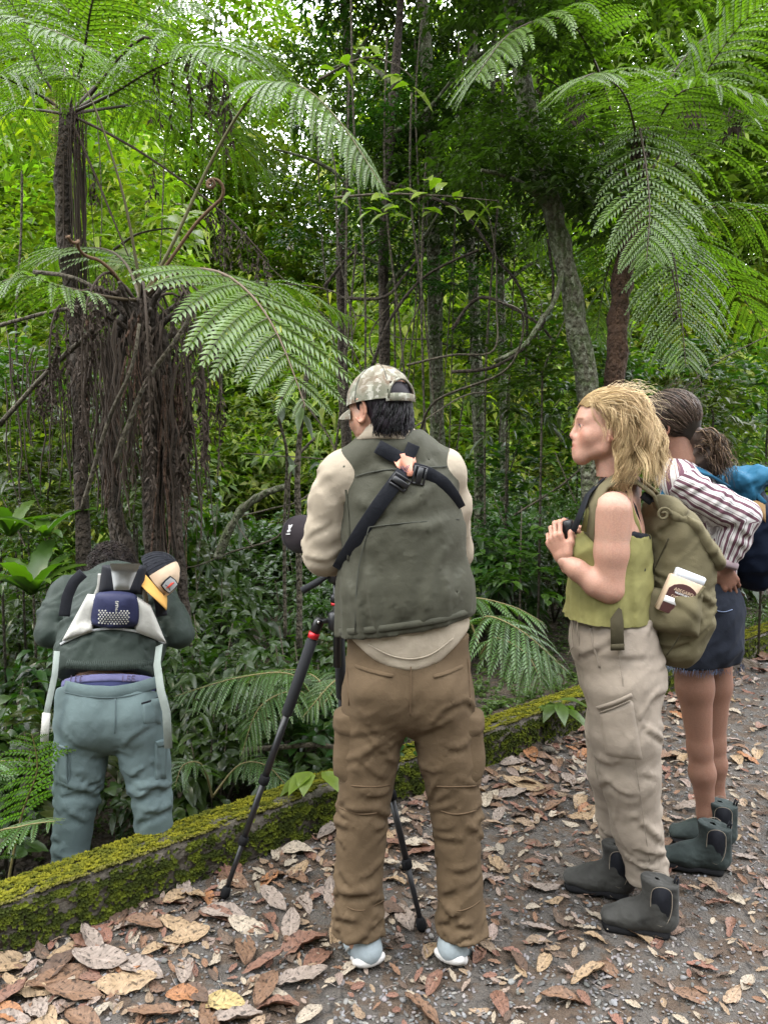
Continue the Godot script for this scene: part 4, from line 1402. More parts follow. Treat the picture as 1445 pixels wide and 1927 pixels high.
func build_tripod() -> void:
	var apex := Vector3(-0.160, 0.976, -2.500)
	var root := thing("tripod", "black tripod with red rings and twist locks in front of the person in the vest", "tripod", Vector3(apex.x, 0, apex.z))
	var bl: Material = M["black_metal"]
	var m := MB.new()
	m.tube([apex - Vector3(0, 0.16, 0), apex + Vector3(0, 0.14, 0)], [0.0135], 12)
	obj("centre_column", m, bl, root)
	m = MB.new()
	m.tube([apex - Vector3(0, 0.035, 0), apex - Vector3(0, 0.025, 0), apex + Vector3(0, 0.025, 0), apex + Vector3(0, 0.035, 0)], [0.022, 0.031, 0.031, 0.022], 16)
	obj("collar", m, bl, root)
	m = MB.new()
	m.tube([apex + Vector3(0, 0.055, 0), apex + Vector3(0, 0.063, 0)], [0.021], 16)
	obj("ring", m, M["red_metal"], root)
	m = MB.new()
	m.tube([apex + Vector3(0, 0.066, 0), apex + Vector3(0, 0.085, 0), apex + Vector3(0, 0.095, 0)], [0.022, 0.022, 0.014], 16)
	obj("column_clamp", m, bl, root)
	m = MB.new()
	m.tube([apex + Vector3(0, 0.13, 0), apex + Vector3(0, 0.14, 0), apex + Vector3(0, 0.185, 0), apex + Vector3(0, 0.195, 0)], [0.024, 0.032, 0.032, 0.026], 16)
	m.box(apex + Vector3(0, 0.205, 0), Vector3(0.028, 0, 0), Vector3(0, 0.008, 0), Vector3(0, 0, 0.03))
	var hd := obj("pan_head", m, bl, root)
	m = MB.new()
	m.tube([apex + Vector3(-0.02, 0.165, 0.02), apex + Vector3(-0.06, 0.14, 0.03), apex + Vector3(-0.115, 0.11, 0.04)], [0.007, 0.012, 0.012], 10)
	obj("pan_handle", m, M["foam"], hd)
	for foot in [Vector3(-0.556, 0.005, -2.470), Vector3(0.125, 0.005, -2.292), Vector3(-0.151, 0.005, -2.882)]:
		var out := Vector3(foot.x - apex.x, 0, foot.z - apex.z).normalized()
		var top := apex + out * 0.062
		var d: Vector3 = (foot - top).normalized()
		var len := top.distance_to(foot)
		var lg := MB.new()
		lg.tube([top, top + d * len * 0.30], [0.0135], 12)
		var leg := obj("leg", lg, bl, root)
		m = MB.new()
		m.tube([top + d * 0.065, top + d * 0.07, top + d * len * 0.33, top + d * len * 0.335], [0.014, 0.0195, 0.0195, 0.015], 14)
		obj("foam_grip", m, M["foam"], leg)
		m = MB.new()
		m.tube([top + d * 0.042, top + d * 0.062], [0.0195], 14)
		obj("ring", m, M["red_metal"], leg)
		m = MB.new()
		m.tube([top - d * 0.012, top + d * 0.005, top + d * 0.04], [0.012, 0.0175, 0.0175], 12)
		m.box(apex + out * 0.04, out * 0.03, Vector3(0, 0.008, 0), out.cross(Vector3.UP) * 0.010)
		m.tube([top - out.cross(Vector3.UP) * 0.02, top + out.cross(Vector3.UP) * 0.02], [0.009], 10)
		obj("hinge", m, bl, leg)
		m = MB.new()
		m.tube([top - out.cross(Vector3.UP) * 0.0225, top + out.cross(Vector3.UP) * 0.0225], [0.0045], 10)
		obj("hinge_bolt", m, M["steel"], leg)
		var r := 0.0125
		var a := 0.33
		for b in [0.58, 0.80, 0.985]:
			m = MB.new()
			m.tube([top + d * len * a, top + d * len * b], [r], 12)
			obj("tube", m, bl, leg)
			if b < 0.9:
				m = MB.new()
				m.tube([top + d * len * (b - 0.028), top + d * len * (b - 0.024), top + d * len * b, top + d * len * (b + 0.004)], [r, r + 0.0055, r + 0.0055, r], 12)
				m.box(top + d * len * (b - 0.012) + out.cross(Vector3.UP) * (r + 0.006), out.cross(Vector3.UP) * 0.006, d * 0.012, out * 0.007, 0.002)
				obj("twist_lock", m, M["rubber"], leg)
			a = b - 0.01
			r -= 0.0018
		m = MB.new()
		m.tube([foot - d * 0.045, foot - d * 0.035, foot - d * 0.012, foot], [0.010, 0.016, 0.017, 0.009], 12)
		obj("rubber_foot", m, M["rubber"], leg)
	# spotting scope in its soft cover
	var a := Vector3(-0.330, 1.244, -2.780)
	var back := Vector3(-0.146, 1.264, -2.470)
	var d := (back - a).normalized()
	var sc := thing("spotting_scope", "spotting scope in a dark brown soft cover pointing left on the tripod", "spotting scope", a)
	m = MB.new()
	m.tube([a, a + d * 0.004, a + d * 0.02, a + d * 0.05, a + d * 0.13, a + d * 0.17, a + d * 0.26, a + d * 0.33], [0.040, 0.058, 0.068, 0.072, 0.066, 0.052, 0.045, 0.035], 28)
	obj("cover", m, M["neoprene"], sc)
	m = MB.new()
	m.tube([a + d * 0.33, a + d * 0.36, a + d * 0.37 + Vector3(0, 0.03, 0), a + d * 0.39 + Vector3(0, 0.07, 0)], [0.032, 0.03, 0.026, 0.027], 18)
	obj("eyepiece", m, M["rubber"], sc)
	m = MB.new()
	m.box(a + d * 0.28 - Vector3(0, 0.055, 0), d * 0.035, Vector3(0, 0.02, 0), d.cross(Vector3.UP).normalized() * 0.018)
	obj("mounting_foot", m, M["black_metal"], sc)
	m = MB.new()
	for k in 24:
		pass
	m.tube([a + d * 0.052, a + d * 0.055], [0.0732], 28, Color.WHITE, false)
	obj("cover_seam", m, M["strap"], sc)
	# the maker's mark on the cover
	var up := Vector3.UP
	var side := d.cross(up).normalized()
	if side.z < 0:
		side = -side
	var nrm := (side + up * 0.35).normalized()
	var c := a + d * 0.095 + nrm * 0.071
	var xx := d
	var yy := nrm.cross(xx).normalized()
	if yy.y < 0:
		yy = -yy
	obj("cover_mark", strokes([[-0.014, 0.014, 0.0, -0.006], [-0.007, 0.014, 0.003, 0.0], [0.014, 0.016, 0.003, -0.006], [0.008, 0.015, -0.001, 0.001], [-0.006, -0.003, -0.006, -0.012], [0.006, -0.003, 0.006, -0.012], [-0.012, -0.008, 0.012, -0.006], [-0.014, -0.020, 0.016, -0.018]], c, xx, yy, 0.0026, 0.0015), M["white_mark"], sc)

# hair that falls from the scalp and is kept outside the skull
func long_strand(m: MB, hx: Transform3D, o: Vector3, d: Vector3, pull: Vector3, n: int, step: float, r: float, wave: float, turns: float, col: Color, phase := -1.0) -> void:
	var pts := []
	var rs := []
	var ph := phase if phase >= 0.0 else rr(0, TAU)
	var p := hx * o
	d = (hx.basis * d).normalized()
	var inv := hx.affine_inverse()
	for k in n:
		var t := float(k) / (n - 1)
		var q := inv * p
		var e := Vector3(q.x / 0.090, (q.y - 0.037) / 0.100, (q.z + 0.012) / 0.116)
		if e.length() < 1.0 and q.y > -0.06:
			q = Vector3(q.x, q.y - 0.035, q.z + 0.012) / e.length() + Vector3(0, 0.035, -0.012)
			p = hx * q
		var side := d.cross(Vector3(0.3, 0.2, 1.0)).normalized()
		var w := wave * minf(1.0, t * 3.0) * (0.4 + 0.8 * t)
		pts.append(p + side * sin(ph + t * turns * TAU) * w + side.cross(d) * cos(ph + t * turns * TAU) * w)
		rs.append(r * (1.0 - 0.8 * t * t))
		d = (d + pull * 0.42).normalized()
		p += d * step
	m.tube(pts, rs, 3, col, false)

# a lock: a handful of strands that wave together
func lock(m: MB, hx: Transform3D, o: Vector3, d: Vector3, pull: Vector3, n: int, step: float, wave: float, turns: float, light: float, count: int) -> void:
	var ph := rr(0, TAU)
	for q in count:
		var j := Vector3(rr(-1, 1), rr(-1, 1), rr(-1, 1)) * 0.007
		var c := Color(0.20, 0.125, 0.058).lerp(Color(0.62, 0.46, 0.25), clampf(light + rr(-0.3, 0.25), 0.0, 1.0))
		long_strand(m, hx, o + j, d + j * 12.0, pull + j * 5.0, n + int(rr(-2, 2)), step, rr(0.0007, 0.0014), wave * rr(0.75, 1.2), turns, c, ph + rr(-0.5, 0.5))

func boot(root: Node3D, heel: Vector3, toe: Vector3, shaft_top: Vector3, m: Material) -> void:
	var z := Vector3(toe.x - heel.x, 0, toe.z - heel.z).normalized()
	var x := Vector3.UP.cross(z)
	var len := heel.distance_to(toe)
	var y := Vector3.UP
	var f := Field.new(heel.min(toe) - Vector3.ONE * 0.09, heel.max(toe) + Vector3(0.09, 0.25, 0.09), 0.006)
	var hp := heel + z * 0.045
	f.ecap(hp + y * 0.06, hp + z * 0.012 + y * 0.20, Vector2(0.037, 0.050), Vector2(0.045, 0.060), x, 0.02)
	f.ecap(hp + y * 0.052, hp + y * 0.045 + z * len * 0.35, Vector2(0.037, 0.043), Vector2(0.042, 0.038), x, 0.03)
	f.ecap(hp + y * 0.10 + z * 0.02, hp + y * 0.060 + z * len * 0.42, Vector2(0.038, 0.036), Vector2(0.038, 0.026), x, 0.03)
	f.ecap(hp + y * 0.048 + z * len * 0.35, toe - z * 0.050 + y * 0.040, Vector2(0.045, 0.036), Vector2(0.042, 0.026), x, 0.03)
	f.cut(hp + y * 0.182, Vector3(0, 1, 0) - z * 0.12)
	f.cut(heel + y * 0.02, -y)
	var up := obj("boot", f.mesh(), m, root)
	f = Field.new(heel.min(toe) - Vector3.ONE * 0.09, heel.max(toe) + Vector3(0.09, 0.09, 0.09), 0.006)
	f.ecap(heel + z * 0.040 + y * 0.012, heel + z * len * 0.45 + y * 0.012, Vector2(0.043, 0.022), Vector2(0.040, 0.020), x, 0.02)
	f.ecap(heel + z * len * 0.45 + y * 0.012, toe - z * 0.050 + y * 0.014, Vector2(0.047, 0.022), Vector2(0.046, 0.022), x, 0.02)
	f.cut(heel + y * 0.031, y)
	f.cut(heel, -y)
	f.ecap(heel + z * len * 0.42 - x * 0.1, heel + z * len * 0.42 + x * 0.1, Vector2(0.012, 0.02), Vector2(0.012, 0.02), y, 0.004, 1)
	obj("sole", f.mesh(), M["rubber"], up)
	for s in [-1.0, 1.0]:
		var g := MB.new()
		var ring := []
		var ins := []
		for k in 20:
			var a := TAU * k / 20.0
			var px := cos(a) * 0.028
			var py := 0.124 + (pow(absf(sin(a)), 0.45) * 0.052 if sin(a) > 0.0 else sin(a) * 0.062)
			var lift: float = lerpf(0.0375, 0.0445, clampf((py - 0.06) / 0.14, 0, 1))
			var cur := sqrt(maxf(0.0, 1.0 - (px / 0.05) ** 2))
			ring.append(hp + z * (0.008 + px) + y * py + x * s * (lift * cur + 0.0065))
			ins.append(hp + z * (0.008 + px * 1.12) + y * (py - 0.0 + 0.006 * sin(a)) + x * s * (lift * cur - 0.004))
		var mid := g.vert(hp + z * 0.008 + y * 0.124 + x * s * 0.0465)
		for k in 20:
			g.vert(ring[k])
		for k in 20:
			g.vert(ins[k])
		for k in 20:
			var a := 1 + k
			var b := 1 + (k + 1) % 20
			if s > 0:
				g.tri(mid, b, a)
				g.quad(a, b, b + 20, a + 20)
			else:
				g.tri(mid, a, b)
				g.quad(a, a + 20, b + 20, b)
		obj("elastic_panel", g, M["strap"], up)
		var stitch := []
		for k in 21:
			var q: Vector3 = ring[k % 20] - hp - z * 0.008 - y * 0.124
			var n: Vector3 = x * s * q.dot(x * s)
			stitch.append(hp + z * 0.008 + y * 0.124 + n * 0.985 + (q - n) * 1.16)
		var sm := MB.new()
		sm.tube(stitch, [0.0012], 4, Color.WHITE, false)
		obj("stitching", sm, M["taupe_thread"], up)
	var t := MB.new()
	t.join(ribbon([hp - z * 0.040 + y * 0.165, hp - z * 0.046 + y * 0.193, hp - z * 0.040 + y * 0.200, hp - z * 0.032 + y * 0.178], z, 0.015, 0.003))
	obj("pull_tab", t, M["strap"], up)

func build_blonde_woman() -> void:
	var base := Vector3(0.840, 0.000, -2.403)
	var root := thing("person_in_camisole", "blonde person in profile wearing olive camisole, taupe trousers and dark ankle boots", "person", base)
	root.name = numbered("person")
	var look := Vector3(0.32, -0.22, -1)
	var j := {
		"pelvis": Vector3(0.805, 0.889, -2.500), "waist": Vector3(0.771, 1.082, -2.500), "chest": Vector3(0.770, 1.282, -2.500), "neck": Vector3(0.791, 1.440, -2.500), "neck1": Vector3(0.760, 1.550, -2.500),
		"hipL": Vector3(0.788, 0.848, -2.420), "hipR": Vector3(0.825, 0.801, -2.580), "kneeL": Vector3(0.819, 0.475, -2.420), "kneeR": Vector3(0.816, 0.424, -2.580),
		"ankleL": Vector3(0.910, 0.043, -2.410), "ankleR": Vector3(0.868, 0.063, -2.640), "toeL": Vector3(0.836, -0.062, -2.440), "toeR": Vector3(0.754, -0.053, -2.680),
		"shL": Vector3(0.727, 1.364, -2.365), "shR": Vector3(0.795, 1.344, -2.630), "elL": Vector3(0.725, 1.105, -2.360), "elR": Vector3(0.759, 1.052, -2.660),
		"wrL": Vector3(0.593, 1.192, -2.420), "wrR": Vector3(0.625, 1.184, -2.530), "w": Vector3(0, 0, 1), "wp": Vector3(0, 0, 1), "r_sh": 0.063, "r_ua": 0.055}
	var hx := frame(Vector3(0.742, 1.624, -2.500), Vector3(-1, 0.07, -0.10), Vector3.UP, 1.02)
	var bm := body(j, 0.92, 0.010)
	var f := Field.new(Vector3(0.513, 1.002, -2.300) - Vector3(0, 0, 0.2), Vector3(0.831, 1.501, -2.300) + Vector3(0, 0, 0.02), 0.008)
	f.limb([j.shL, Vector3(0.725, 1.229, -2.360), Vector3(0.723, 1.109, -2.360), Vector3(0.683, 1.124, -2.370), Vector3(0.625, 1.168, -2.395), Vector3(0.593, 1.192, -2.420)], [0.060, 0.052, 0.042, 0.039, 0.032, 0.025], 0.02)
	bm.join(f.mesh())
	bm.join(head(hx, 0.0036, 0.97, true, {"flush": 0.8, "brow": Color(0.45, 0.33, 0.24)}))
	bm.join(arm_hand(j.elL, j.wrL, Vector3(0.75, 0.1, -0.65), Vector3(0.3, 0.55, 0.0), true, [[0.5, 0.9, 0.5], [0.55, 1.0, 0.5], [0.6, 1.0, 0.6], [0.65, 1.05, 0.6]], THUMB, 0.0032))
	bm.join(arm_hand(j.elR, j.wrR, Vector3(0.5, 0.1, 0.85), Vector3(0.3, 0.55, 0.0), false, [[0.5, 0.9, 0.5], [0.55, 1.0, 0.5], [0.6, 1.0, 0.6], [0.65, 1.05, 0.6]], THUMB))
	obj("body", bm, M["skin_fair"], root)
	eyes(hx, root)
	# trousers
	f = Field.new(Vector3(0.576, 0.025, -2.350) - Vector3(0, 0, 0.45), Vector3(0.947, 1.076, -2.350) + Vector3(0, 0, 0.1), 0.008)
	f.stack([Vector3(0.766, 1.009, -2.500), Vector3(0.779, 0.917, -2.500), Vector3(0.811, 0.797, -2.500)], [Vector2(0.155, 0.118), Vector2(0.168, 0.138), Vector2(0.182, 0.146)], Vector3(0, 0, 1), 0.03)
	f.limb([Vector3(0.788, 0.777, -2.415), Vector3(0.800, 0.616, -2.410), Vector3(0.816, 0.480, -2.410), Vector3(0.850, 0.285, -2.412), Vector3(0.893, 0.131, -2.420), Vector3(0.908, 0.049, -2.415)], [0.118, 0.112, 0.098, 0.077, 0.064, 0.050], 0.03)
	f.limb([Vector3(0.834, 0.723, -2.585), Vector3(0.828, 0.551, -2.580), Vector3(0.818, 0.414, -2.580), Vector3(0.846, 0.226, -2.600), Vector3(0.860, 0.106, -2.630), Vector3(0.865, 0.062, -2.635)], [0.115, 0.104, 0.085, 0.068, 0.058, 0.045], 0.03)
	f.perturb(noise, [], 0.003)
	f.creases([Vector3(0.788, 0.777, -2.415), Vector3(0.800, 0.616, -2.410), Vector3(0.816, 0.480, -2.410), Vector3(0.850, 0.285, -2.412), Vector3(0.893, 0.131, -2.420), Vector3(0.908, 0.049, -2.415)], [0.118, 0.112, 0.098, 0.077, 0.064, 0.05], [[0.12, 0.08, 6, 0.007, 0.14], [0.42, 0.08, 6, 0.006, 0.12], [0.66, 0.07, 9, 0.010, 0.10], [0.85, 0.05, 10, 0.008, 0.05]], rng, Vector3(0, 0, 1), 0.0, 1.6)
	f.creases([Vector3(0.818, 0.414, -2.580), Vector3(0.846, 0.226, -2.600), Vector3(0.860, 0.106, -2.630)], [0.085, 0.068, 0.058], [[0.6, 0.2, 8, 0.008, 0.1]], rng, Vector3(-1, 0, 1), 0.0, 1.5)
	f.creases([Vector3(0.755, 1.009, -2.500), Vector3(0.798, 0.750, -2.500)], [0.14, 0.15], [[0.3, 0.25, 6, 0.005, 0.35]], rng, Vector3(0, 0, 1), 0.0, 1.4)
	f.cut(Vector3(0.885, 0.107, -2.360), Vector3(0.1, -1, 0.1))
	f.cut(Vector3(0.773, 1.005, -2.500), Vector3.UP)
	var tr := obj("trousers", f.mesh(), M["taupe"], root)
	var tt: Material = M["taupe_thread"]
	obj("seam", seam(f, [Vector3(0.695, 1.009, -2.200), Vector3(0.722, 0.830, -2.200), Vector3(0.767, 0.598, -2.200), Vector3(0.798, 0.396, -2.200), Vector3(0.824, 0.243, -2.200)], look, 0.002), tt, tr)
	var zp := obj("zip_pocket", patch(f, Vector3(0.640, 0.744, -2.200), Vector3(0.755, 0.800, -2.200), Vector3(0.796, 0.588, -2.200), Vector3(0.669, 0.598, -2.200), look, 0.006, 0.002, 14, 14, 0.1), M["taupe"], tr)
	obj("zip", strap(f, [Vector3(0.647, 0.742, -2.200), Vector3(0.696, 0.764, -2.200), Vector3(0.745, 0.789, -2.200)], look, 0.005, 0.003, 0.010), tt, zp)
	obj("pocket_welt", strap(f, [Vector3(0.640, 0.756, -2.200), Vector3(0.696, 0.780, -2.200), Vector3(0.751, 0.808, -2.200)], look, 0.012, 0.004, 0.010), M["taupe"], zp)
	obj("slit_pocket", strap(f, [Vector3(0.611, 1.022, -2.200), Vector3(0.622, 0.961, -2.200), Vector3(0.645, 0.889, -2.200)], look, 0.007, 0.004, 0.002), tt, tr)
	var cu := MB.new()
	var cf := Field.new(Vector3(0.889, 0.019, -2.360) - Vector3.ONE * 0.12, Vector3(0.885, 0.166, -2.360) + Vector3(0.12, 0.08, 0.08), 0.006)
	cf.limb([Vector3(0.899, 0.112, -2.420), Vector3(0.907, 0.066, -2.418)], [0.052, 0.050], 0.01)
	cf.perturb(noise, [], 0.004)
	cf.cut(Vector3(0.885, 0.091, -2.360), Vector3(0.1, -1, 0.1))
	obj("cuff", cf.mesh(), M["taupe"], tr)
	for s in [0.0, 0.02]:
		var dm := MB.new()
		var p := Vector3(0.629, 1.002, -2.450) + Vector3(s * 0.6, 0, s)
		dm.tube([p, p + Vector3(-0.002, -0.05, 0), p + Vector3(0.002 + s * 0.3, -0.10, 0), p + Vector3(-0.014 + s, -0.13, 0)], [0.0022], 5)
		obj("drawstring", dm, M["taupe"], tr)
	# camisole
	f = Field.new(Vector3(0.529, 1.002, -2.300) - Vector3(0, 0, 0.42), Vector3(0.865, 1.485, -2.300) + Vector3(0, 0, 0.06), 0.007)
	f.stack([Vector3(0.756, 0.963, -2.500), Vector3(0.764, 1.101, -2.500), Vector3(0.766, 1.210, -2.500), Vector3(0.770, 1.336, -2.500), Vector3(0.781, 1.408, -2.500)], [Vector2(0.172, 0.142), Vector2(0.156, 0.130), Vector2(0.148, 0.122), Vector2(0.135, 0.108), Vector2(0.10, 0.075)], Vector3(0, 0, 1), 0.03)
	f.cap(Vector3(0.672, 1.232, -2.440), Vector3(0.683, 1.243, -2.440), 0.062, 0.055, 0.05)
	f.cap(Vector3(0.705, 1.216, -2.560), Vector3(0.716, 1.227, -2.560), 0.062, 0.055, 0.05)
	f.perturb(noise, [[1.02, 0.14, 0.007, 2.0, 13.0]], 0.004)
	f.cut(Vector3(0.752, 0.980, -2.500), Vector3(0.02, -1, 0.04))
	f.cut(Vector3(0.685, 1.327, -2.500), Vector3(-0.35, 1, 0))
	f.cut(Vector3(0.811, 1.282, -2.500), Vector3(0.05, 1, 0))
	var ca := obj("camisole", f.mesh(), M["camisole"], root)
	var hem := []
	obj("strap", ribbon([Vector3(0.646, 1.293, -2.400), Vector3(0.658, 1.359, -2.385), Vector3(0.698, 1.420, -2.400), Vector3(0.737, 1.440, -2.405), Vector3(0.776, 1.405, -2.395), Vector3(0.809, 1.320, -2.385), Vector3(0.830, 1.251, -2.390)], Vector3(0.2, -0.3, -1), 0.022, 0.003), M["camisole"], ca)
	obj("strap", ribbon([Vector3(0.697, 1.272, -2.590), Vector3(0.717, 1.355, -2.600), Vector3(0.753, 1.421, -2.590), Vector3(0.793, 1.443, -2.590), Vector3(0.842, 1.402, -2.600), Vector3(0.885, 1.298, -2.610), Vector3(0.906, 1.223, -2.610)], Vector3(0.2, -0.3, -1), 0.022, 0.003), M["camisole"], ca)
	var br := Field.new(Vector3(0.569, 1.163, -2.340) - Vector3(0, 0, 0.35), Vector3(0.866, 1.366, -2.340) + Vector3(0, 0, 0.05), 0.008)
	br.stack([Vector3(0.778, 1.173, -2.500), Vector3(0.780, 1.309, -2.500)], [Vector2(0.146, 0.116), Vector2(0.136, 0.108)], Vector3(0, 0, 1))
	br.cut(Vector3(0.784, 1.300, -2.500), Vector3(0.25, 1, 0))
	var bra := obj("black_bra", br.mesh(), M["strap"], root)
	obj("strap", ribbon([Vector3(0.777, 1.422, -2.400), Vector3(0.809, 1.370, -2.400), Vector3(0.837, 1.292, -2.410)], Vector3(0.2, -0.3, -1), 0.012, 0.003), M["strap"], bra)
	# hair
	var hm := MB.new()
	var hf := Field.new(Vector3(-0.13, -0.22, -0.19), Vector3(0.13, 0.15, 0.10), 0.006)
	hf.ecap(Vector3(0, 0.040, -0.035), Vector3(0, 0.040, 0.004), Vector2(0.080, 0.088), Vector2(0.074, 0.084), Vector3.RIGHT, 0.02)
	hf.cap(Vector3(0, 0.0, -0.070), Vector3(0, -0.06, -0.070), 0.060, 0.050, 0.04)
	hf.cap(Vector3(0, -0.06, -0.070), Vector3(0, -0.12, -0.072), 0.050, 0.038, 0.04)
	hf.perturb(noise, [], 0.012)
	hf.ecap(Vector3(-0.06, -0.06, 0.095), Vector3(0.06, -0.06, 0.095), Vector2(0.12, 0.062), Vector2(0.12, 0.062), Vector3.UP, 0.01, 1)
	hm.join(hf.mesh(Color(0.17, 0.105, 0.05)), hx)
	for k in 150:
		var a := rr(0.25, PI) * (1 if rng.randf() < 0.7 else -1)
		var e := asin(rr(-0.25, 0.99))
		var o := Vector3(sin(a) * cos(e) * 0.088, sin(e) * 0.098 + 0.037, cos(a) * cos(e) * 0.112 - 0.010)
		if o.z > 0.03 - maxf(0.0, 0.055 - o.y) * 1.5 + maxf(0.0, o.y - 0.062) * 3.5 or (o.y < 0.01 and o.z > -0.035):
			continue
		var d := Vector3(signf(a) * 0.35, 0.20 - 2.0 * maxf(0.0, -o.z), -1.0)
		if o.z < -0.03:
			d = Vector3(o.x * 5.0, -0.6, -0.7)
		lock(hm, hx, o, d, Vector3(rr(-0.10, 0.10), -0.50, rr(-0.16, 0.16)), 11 + int(rr(0, 5)), 0.0160, rr(0.007, 0.015), rr(1.0, 2.0), rr(0.15, 0.9), 22)
	# the front hairline, swept sideways from the parting
	for k in 60:
		var x := rr(-0.066, 0.068)
		var q := x / 0.068
		var o := Vector3(x, 0.070 - 0.020 * q * q + rr(0.0, 0.022), 0.091 - 0.052 * q * q)
		o.z -= (o.y - 0.05) * 0.35
		lock(hm, hx, o, Vector3(signf(x + 0.015) * 0.6, 0.55, -0.55), Vector3(signf(x + 0.015) * 0.10, -0.36, -0.38), 13 + int(rr(0, 4)), 0.0150, rr(0.003, 0.007), rr(0.6, 1.2), rr(0.5, 1.0), 15)
	# locks falling behind the ear and in front of the shoulder
	for k in 30:
		var s := 1.0 if k < 22 else -1.0
		var o := Vector3(s * rr(0.066, 0.085), rr(-0.05, 0.03), rr(-0.065, -0.030))
		lock(hm, hx, o, Vector3(s * 0.35, -1.0, rr(-0.3, 0.5)), Vector3(rr(-0.24, 0.02), -0.7, s * rr(0.0, 0.2)), 11 + int(rr(0, 5)), 0.0140, rr(0.007, 0.013), rr(1.2, 2.2), rr(0.3, 1.0), 17)
	# loose flyaway hairs
	for k in 90:
		var a := rr(0.6, TAU - 0.6)
		var e := rr(0.1, 1.4)
		var o := Vector3(sin(a) * cos(e) * 0.088, sin(e) * 0.098 + 0.037, cos(a) * cos(e) * 0.108 - 0.010)
		long_strand(hm, hx, o, Vector3(o.x * 8.0, o.y * 5.0, -0.6), Vector3(rr(-0.3, 0.3), -0.4, rr(-0.3, 0.3)), 9, 0.012, 0.0005, 0.006, 1.5, Color(0.7, 0.56, 0.36))
	obj("hair", hm, M["hair"], root)
	# boots
	boot(root, Vector3(0.937, 0.000, -2.273), Vector3(0.686, 0.000, -2.338), Vector3.ZERO, M["suede"])
	boot(root, Vector3(0.871, 0.000, -2.478), Vector3(0.618, 0.000, -2.562), Vector3.ZERO, M["suede"])
	# binoculars held before the chest
	var bn := thing("binoculars", "black binoculars held before the chest of the blonde person", "binoculars", Vector3(0.619, 1.267, -2.470))
	for s in [0.0, 0.062]:
		var lo := Vector3(0.636, 1.196, -2.445) - Vector3(0, 0, s)
		var hi := Vector3(0.603, 1.325, -2.445) - Vector3(0, 0, s)
		var d := hi - lo
		var bm2 := MB.new()
		bm2.tube([lo, lo + d * 0.03, lo + d * 0.3, lo + d * 0.5, lo + d * 0.62], [0.020, 0.025, 0.024, 0.020, 0.017], 18)
		var ba := obj("barrel", bm2, M["rubber"], bn)
		bm2 = MB.new()
		bm2.tube([lo + d * 0.62, lo + d * 0.66, lo + d * 0.82, lo + d * 0.85, lo + d * 0.98, hi], [0.017, 0.0195, 0.0195, 0.0185, 0.0185, 0.015], 18)
		obj("eyecup", bm2, M["black_metal"], ba)
	var bb := MB.new()
	bb.box(Vector3(0.625, 1.263, -2.478), Vector3(0.012, 0, 0), Vector3(0, 0.028, 0), Vector3(0, 0, 0.026), 0.006)
	bb.tube([Vector3(0.621, 1.277, -2.478), Vector3(0.615, 1.306, -2.478)], [0.011], 14)
	obj("bridge", bb, M["rubber"], bn)
	obj("neck_strap", ribbon([Vector3(0.612, 1.293, -2.400), Vector3(0.631, 1.354, -2.385), Vector3(0.656, 1.413, -2.400), Vector3(0.718, 1.463, -2.440)], Vector3(1, 0, -0.35), 0.030, 0.003), M["strap"], bn)
	# the olive pack
	var look2 := look
	f = Field.new(Vector3(0.759, 0.833, -2.350) - Vector3(0, 0, 0.4), Vector3(1.079, 1.433, -2.350) + Vector3(0, 0, 0.08), 0.008)
	f.stack([Vector3(0.947, 1.355, -2.530), Vector3(0.975, 1.279, -2.530), Vector3(1.000, 1.169, -2.530), Vector3(0.998, 1.003, -2.530), Vector3(0.994, 0.910, -2.530)], [Vector2(0.135, 0.050), Vector2(0.142, 0.088), Vector2(0.145, 0.118), Vector2(0.148, 0.130), Vector2(0.135, 0.105)], Vector3(0, 0, 1), 0.04)
	f.perturb(noise, [], 0.006)
	f.creases([Vector3(0.947, 1.355, -2.530), Vector3(1.000, 1.169, -2.530), Vector3(0.994, 0.910, -2.530)], [0.12, 0.145, 0.135], [[0.3, 0.2, 8, 0.008, 0.3], [0.75, 0.15, 8, 0.008, 0.3]], rng, Vector3(0, 0, 1), 0.0, 1.5)
	var pk := thing("olive_backpack", "olive roll top backpack worn by the blonde person, package in its side pocket", "backpack", Vector3(0.999, 0.853, -2.530))
	obj("pack_body", f.mesh(), M["pack_olive"], pk)
	var g := Field.new(Vector3(0.820, 1.128, -2.350) - Vector3(0, 0, 0.4), Vector3(1.096, 1.433, -2.350) + Vector3(0, 0, 0.08), 0.008)
	g.ecap(Vector3(0.933, 1.348, -2.530), Vector3(1.003, 1.306, -2.530), Vector2(0.145, 0.030), Vector2(0.148, 0.034), Vector3(0, 0, 1), 0.02)
	g.ecap(Vector3(1.003, 1.306, -2.530), Vector3(1.098, 1.191, -2.530), Vector2(0.148, 0.034), Vector2(0.150, 0.040), Vector3(0, 0, 1), 0.02)
	g.perturb(noise, [[1.38, 0.1, 0.006, 12.0, 14.0]], 0.007)
	var rt := obj("roll_top", g.mesh(), M["pack_olive"], pk)
	var rim := MB.new()
	var spiral := []
	for k in 22:
		var a := k * 0.42
		spiral.append(Vector3(0.897, 1.349, -2.385) + Vector3(cos(a), sin(a), 0) * (0.024 - k * 0.0009))
	rim.tube(spiral, [0.0045], 6)
	obj("rolled_edge", rim, M["pack_olive"], rt)
	var sp := obj("side_pocket", patch(f, Vector3(0.786, 1.158, -2.200), Vector3(0.977, 1.138, -2.200), Vector3(0.967, 0.985, -2.200), Vector3(0.768, 1.013, -2.200), look, 0.035, 0.006, 16, 14, 0.22), M["pack_olive"], pk)
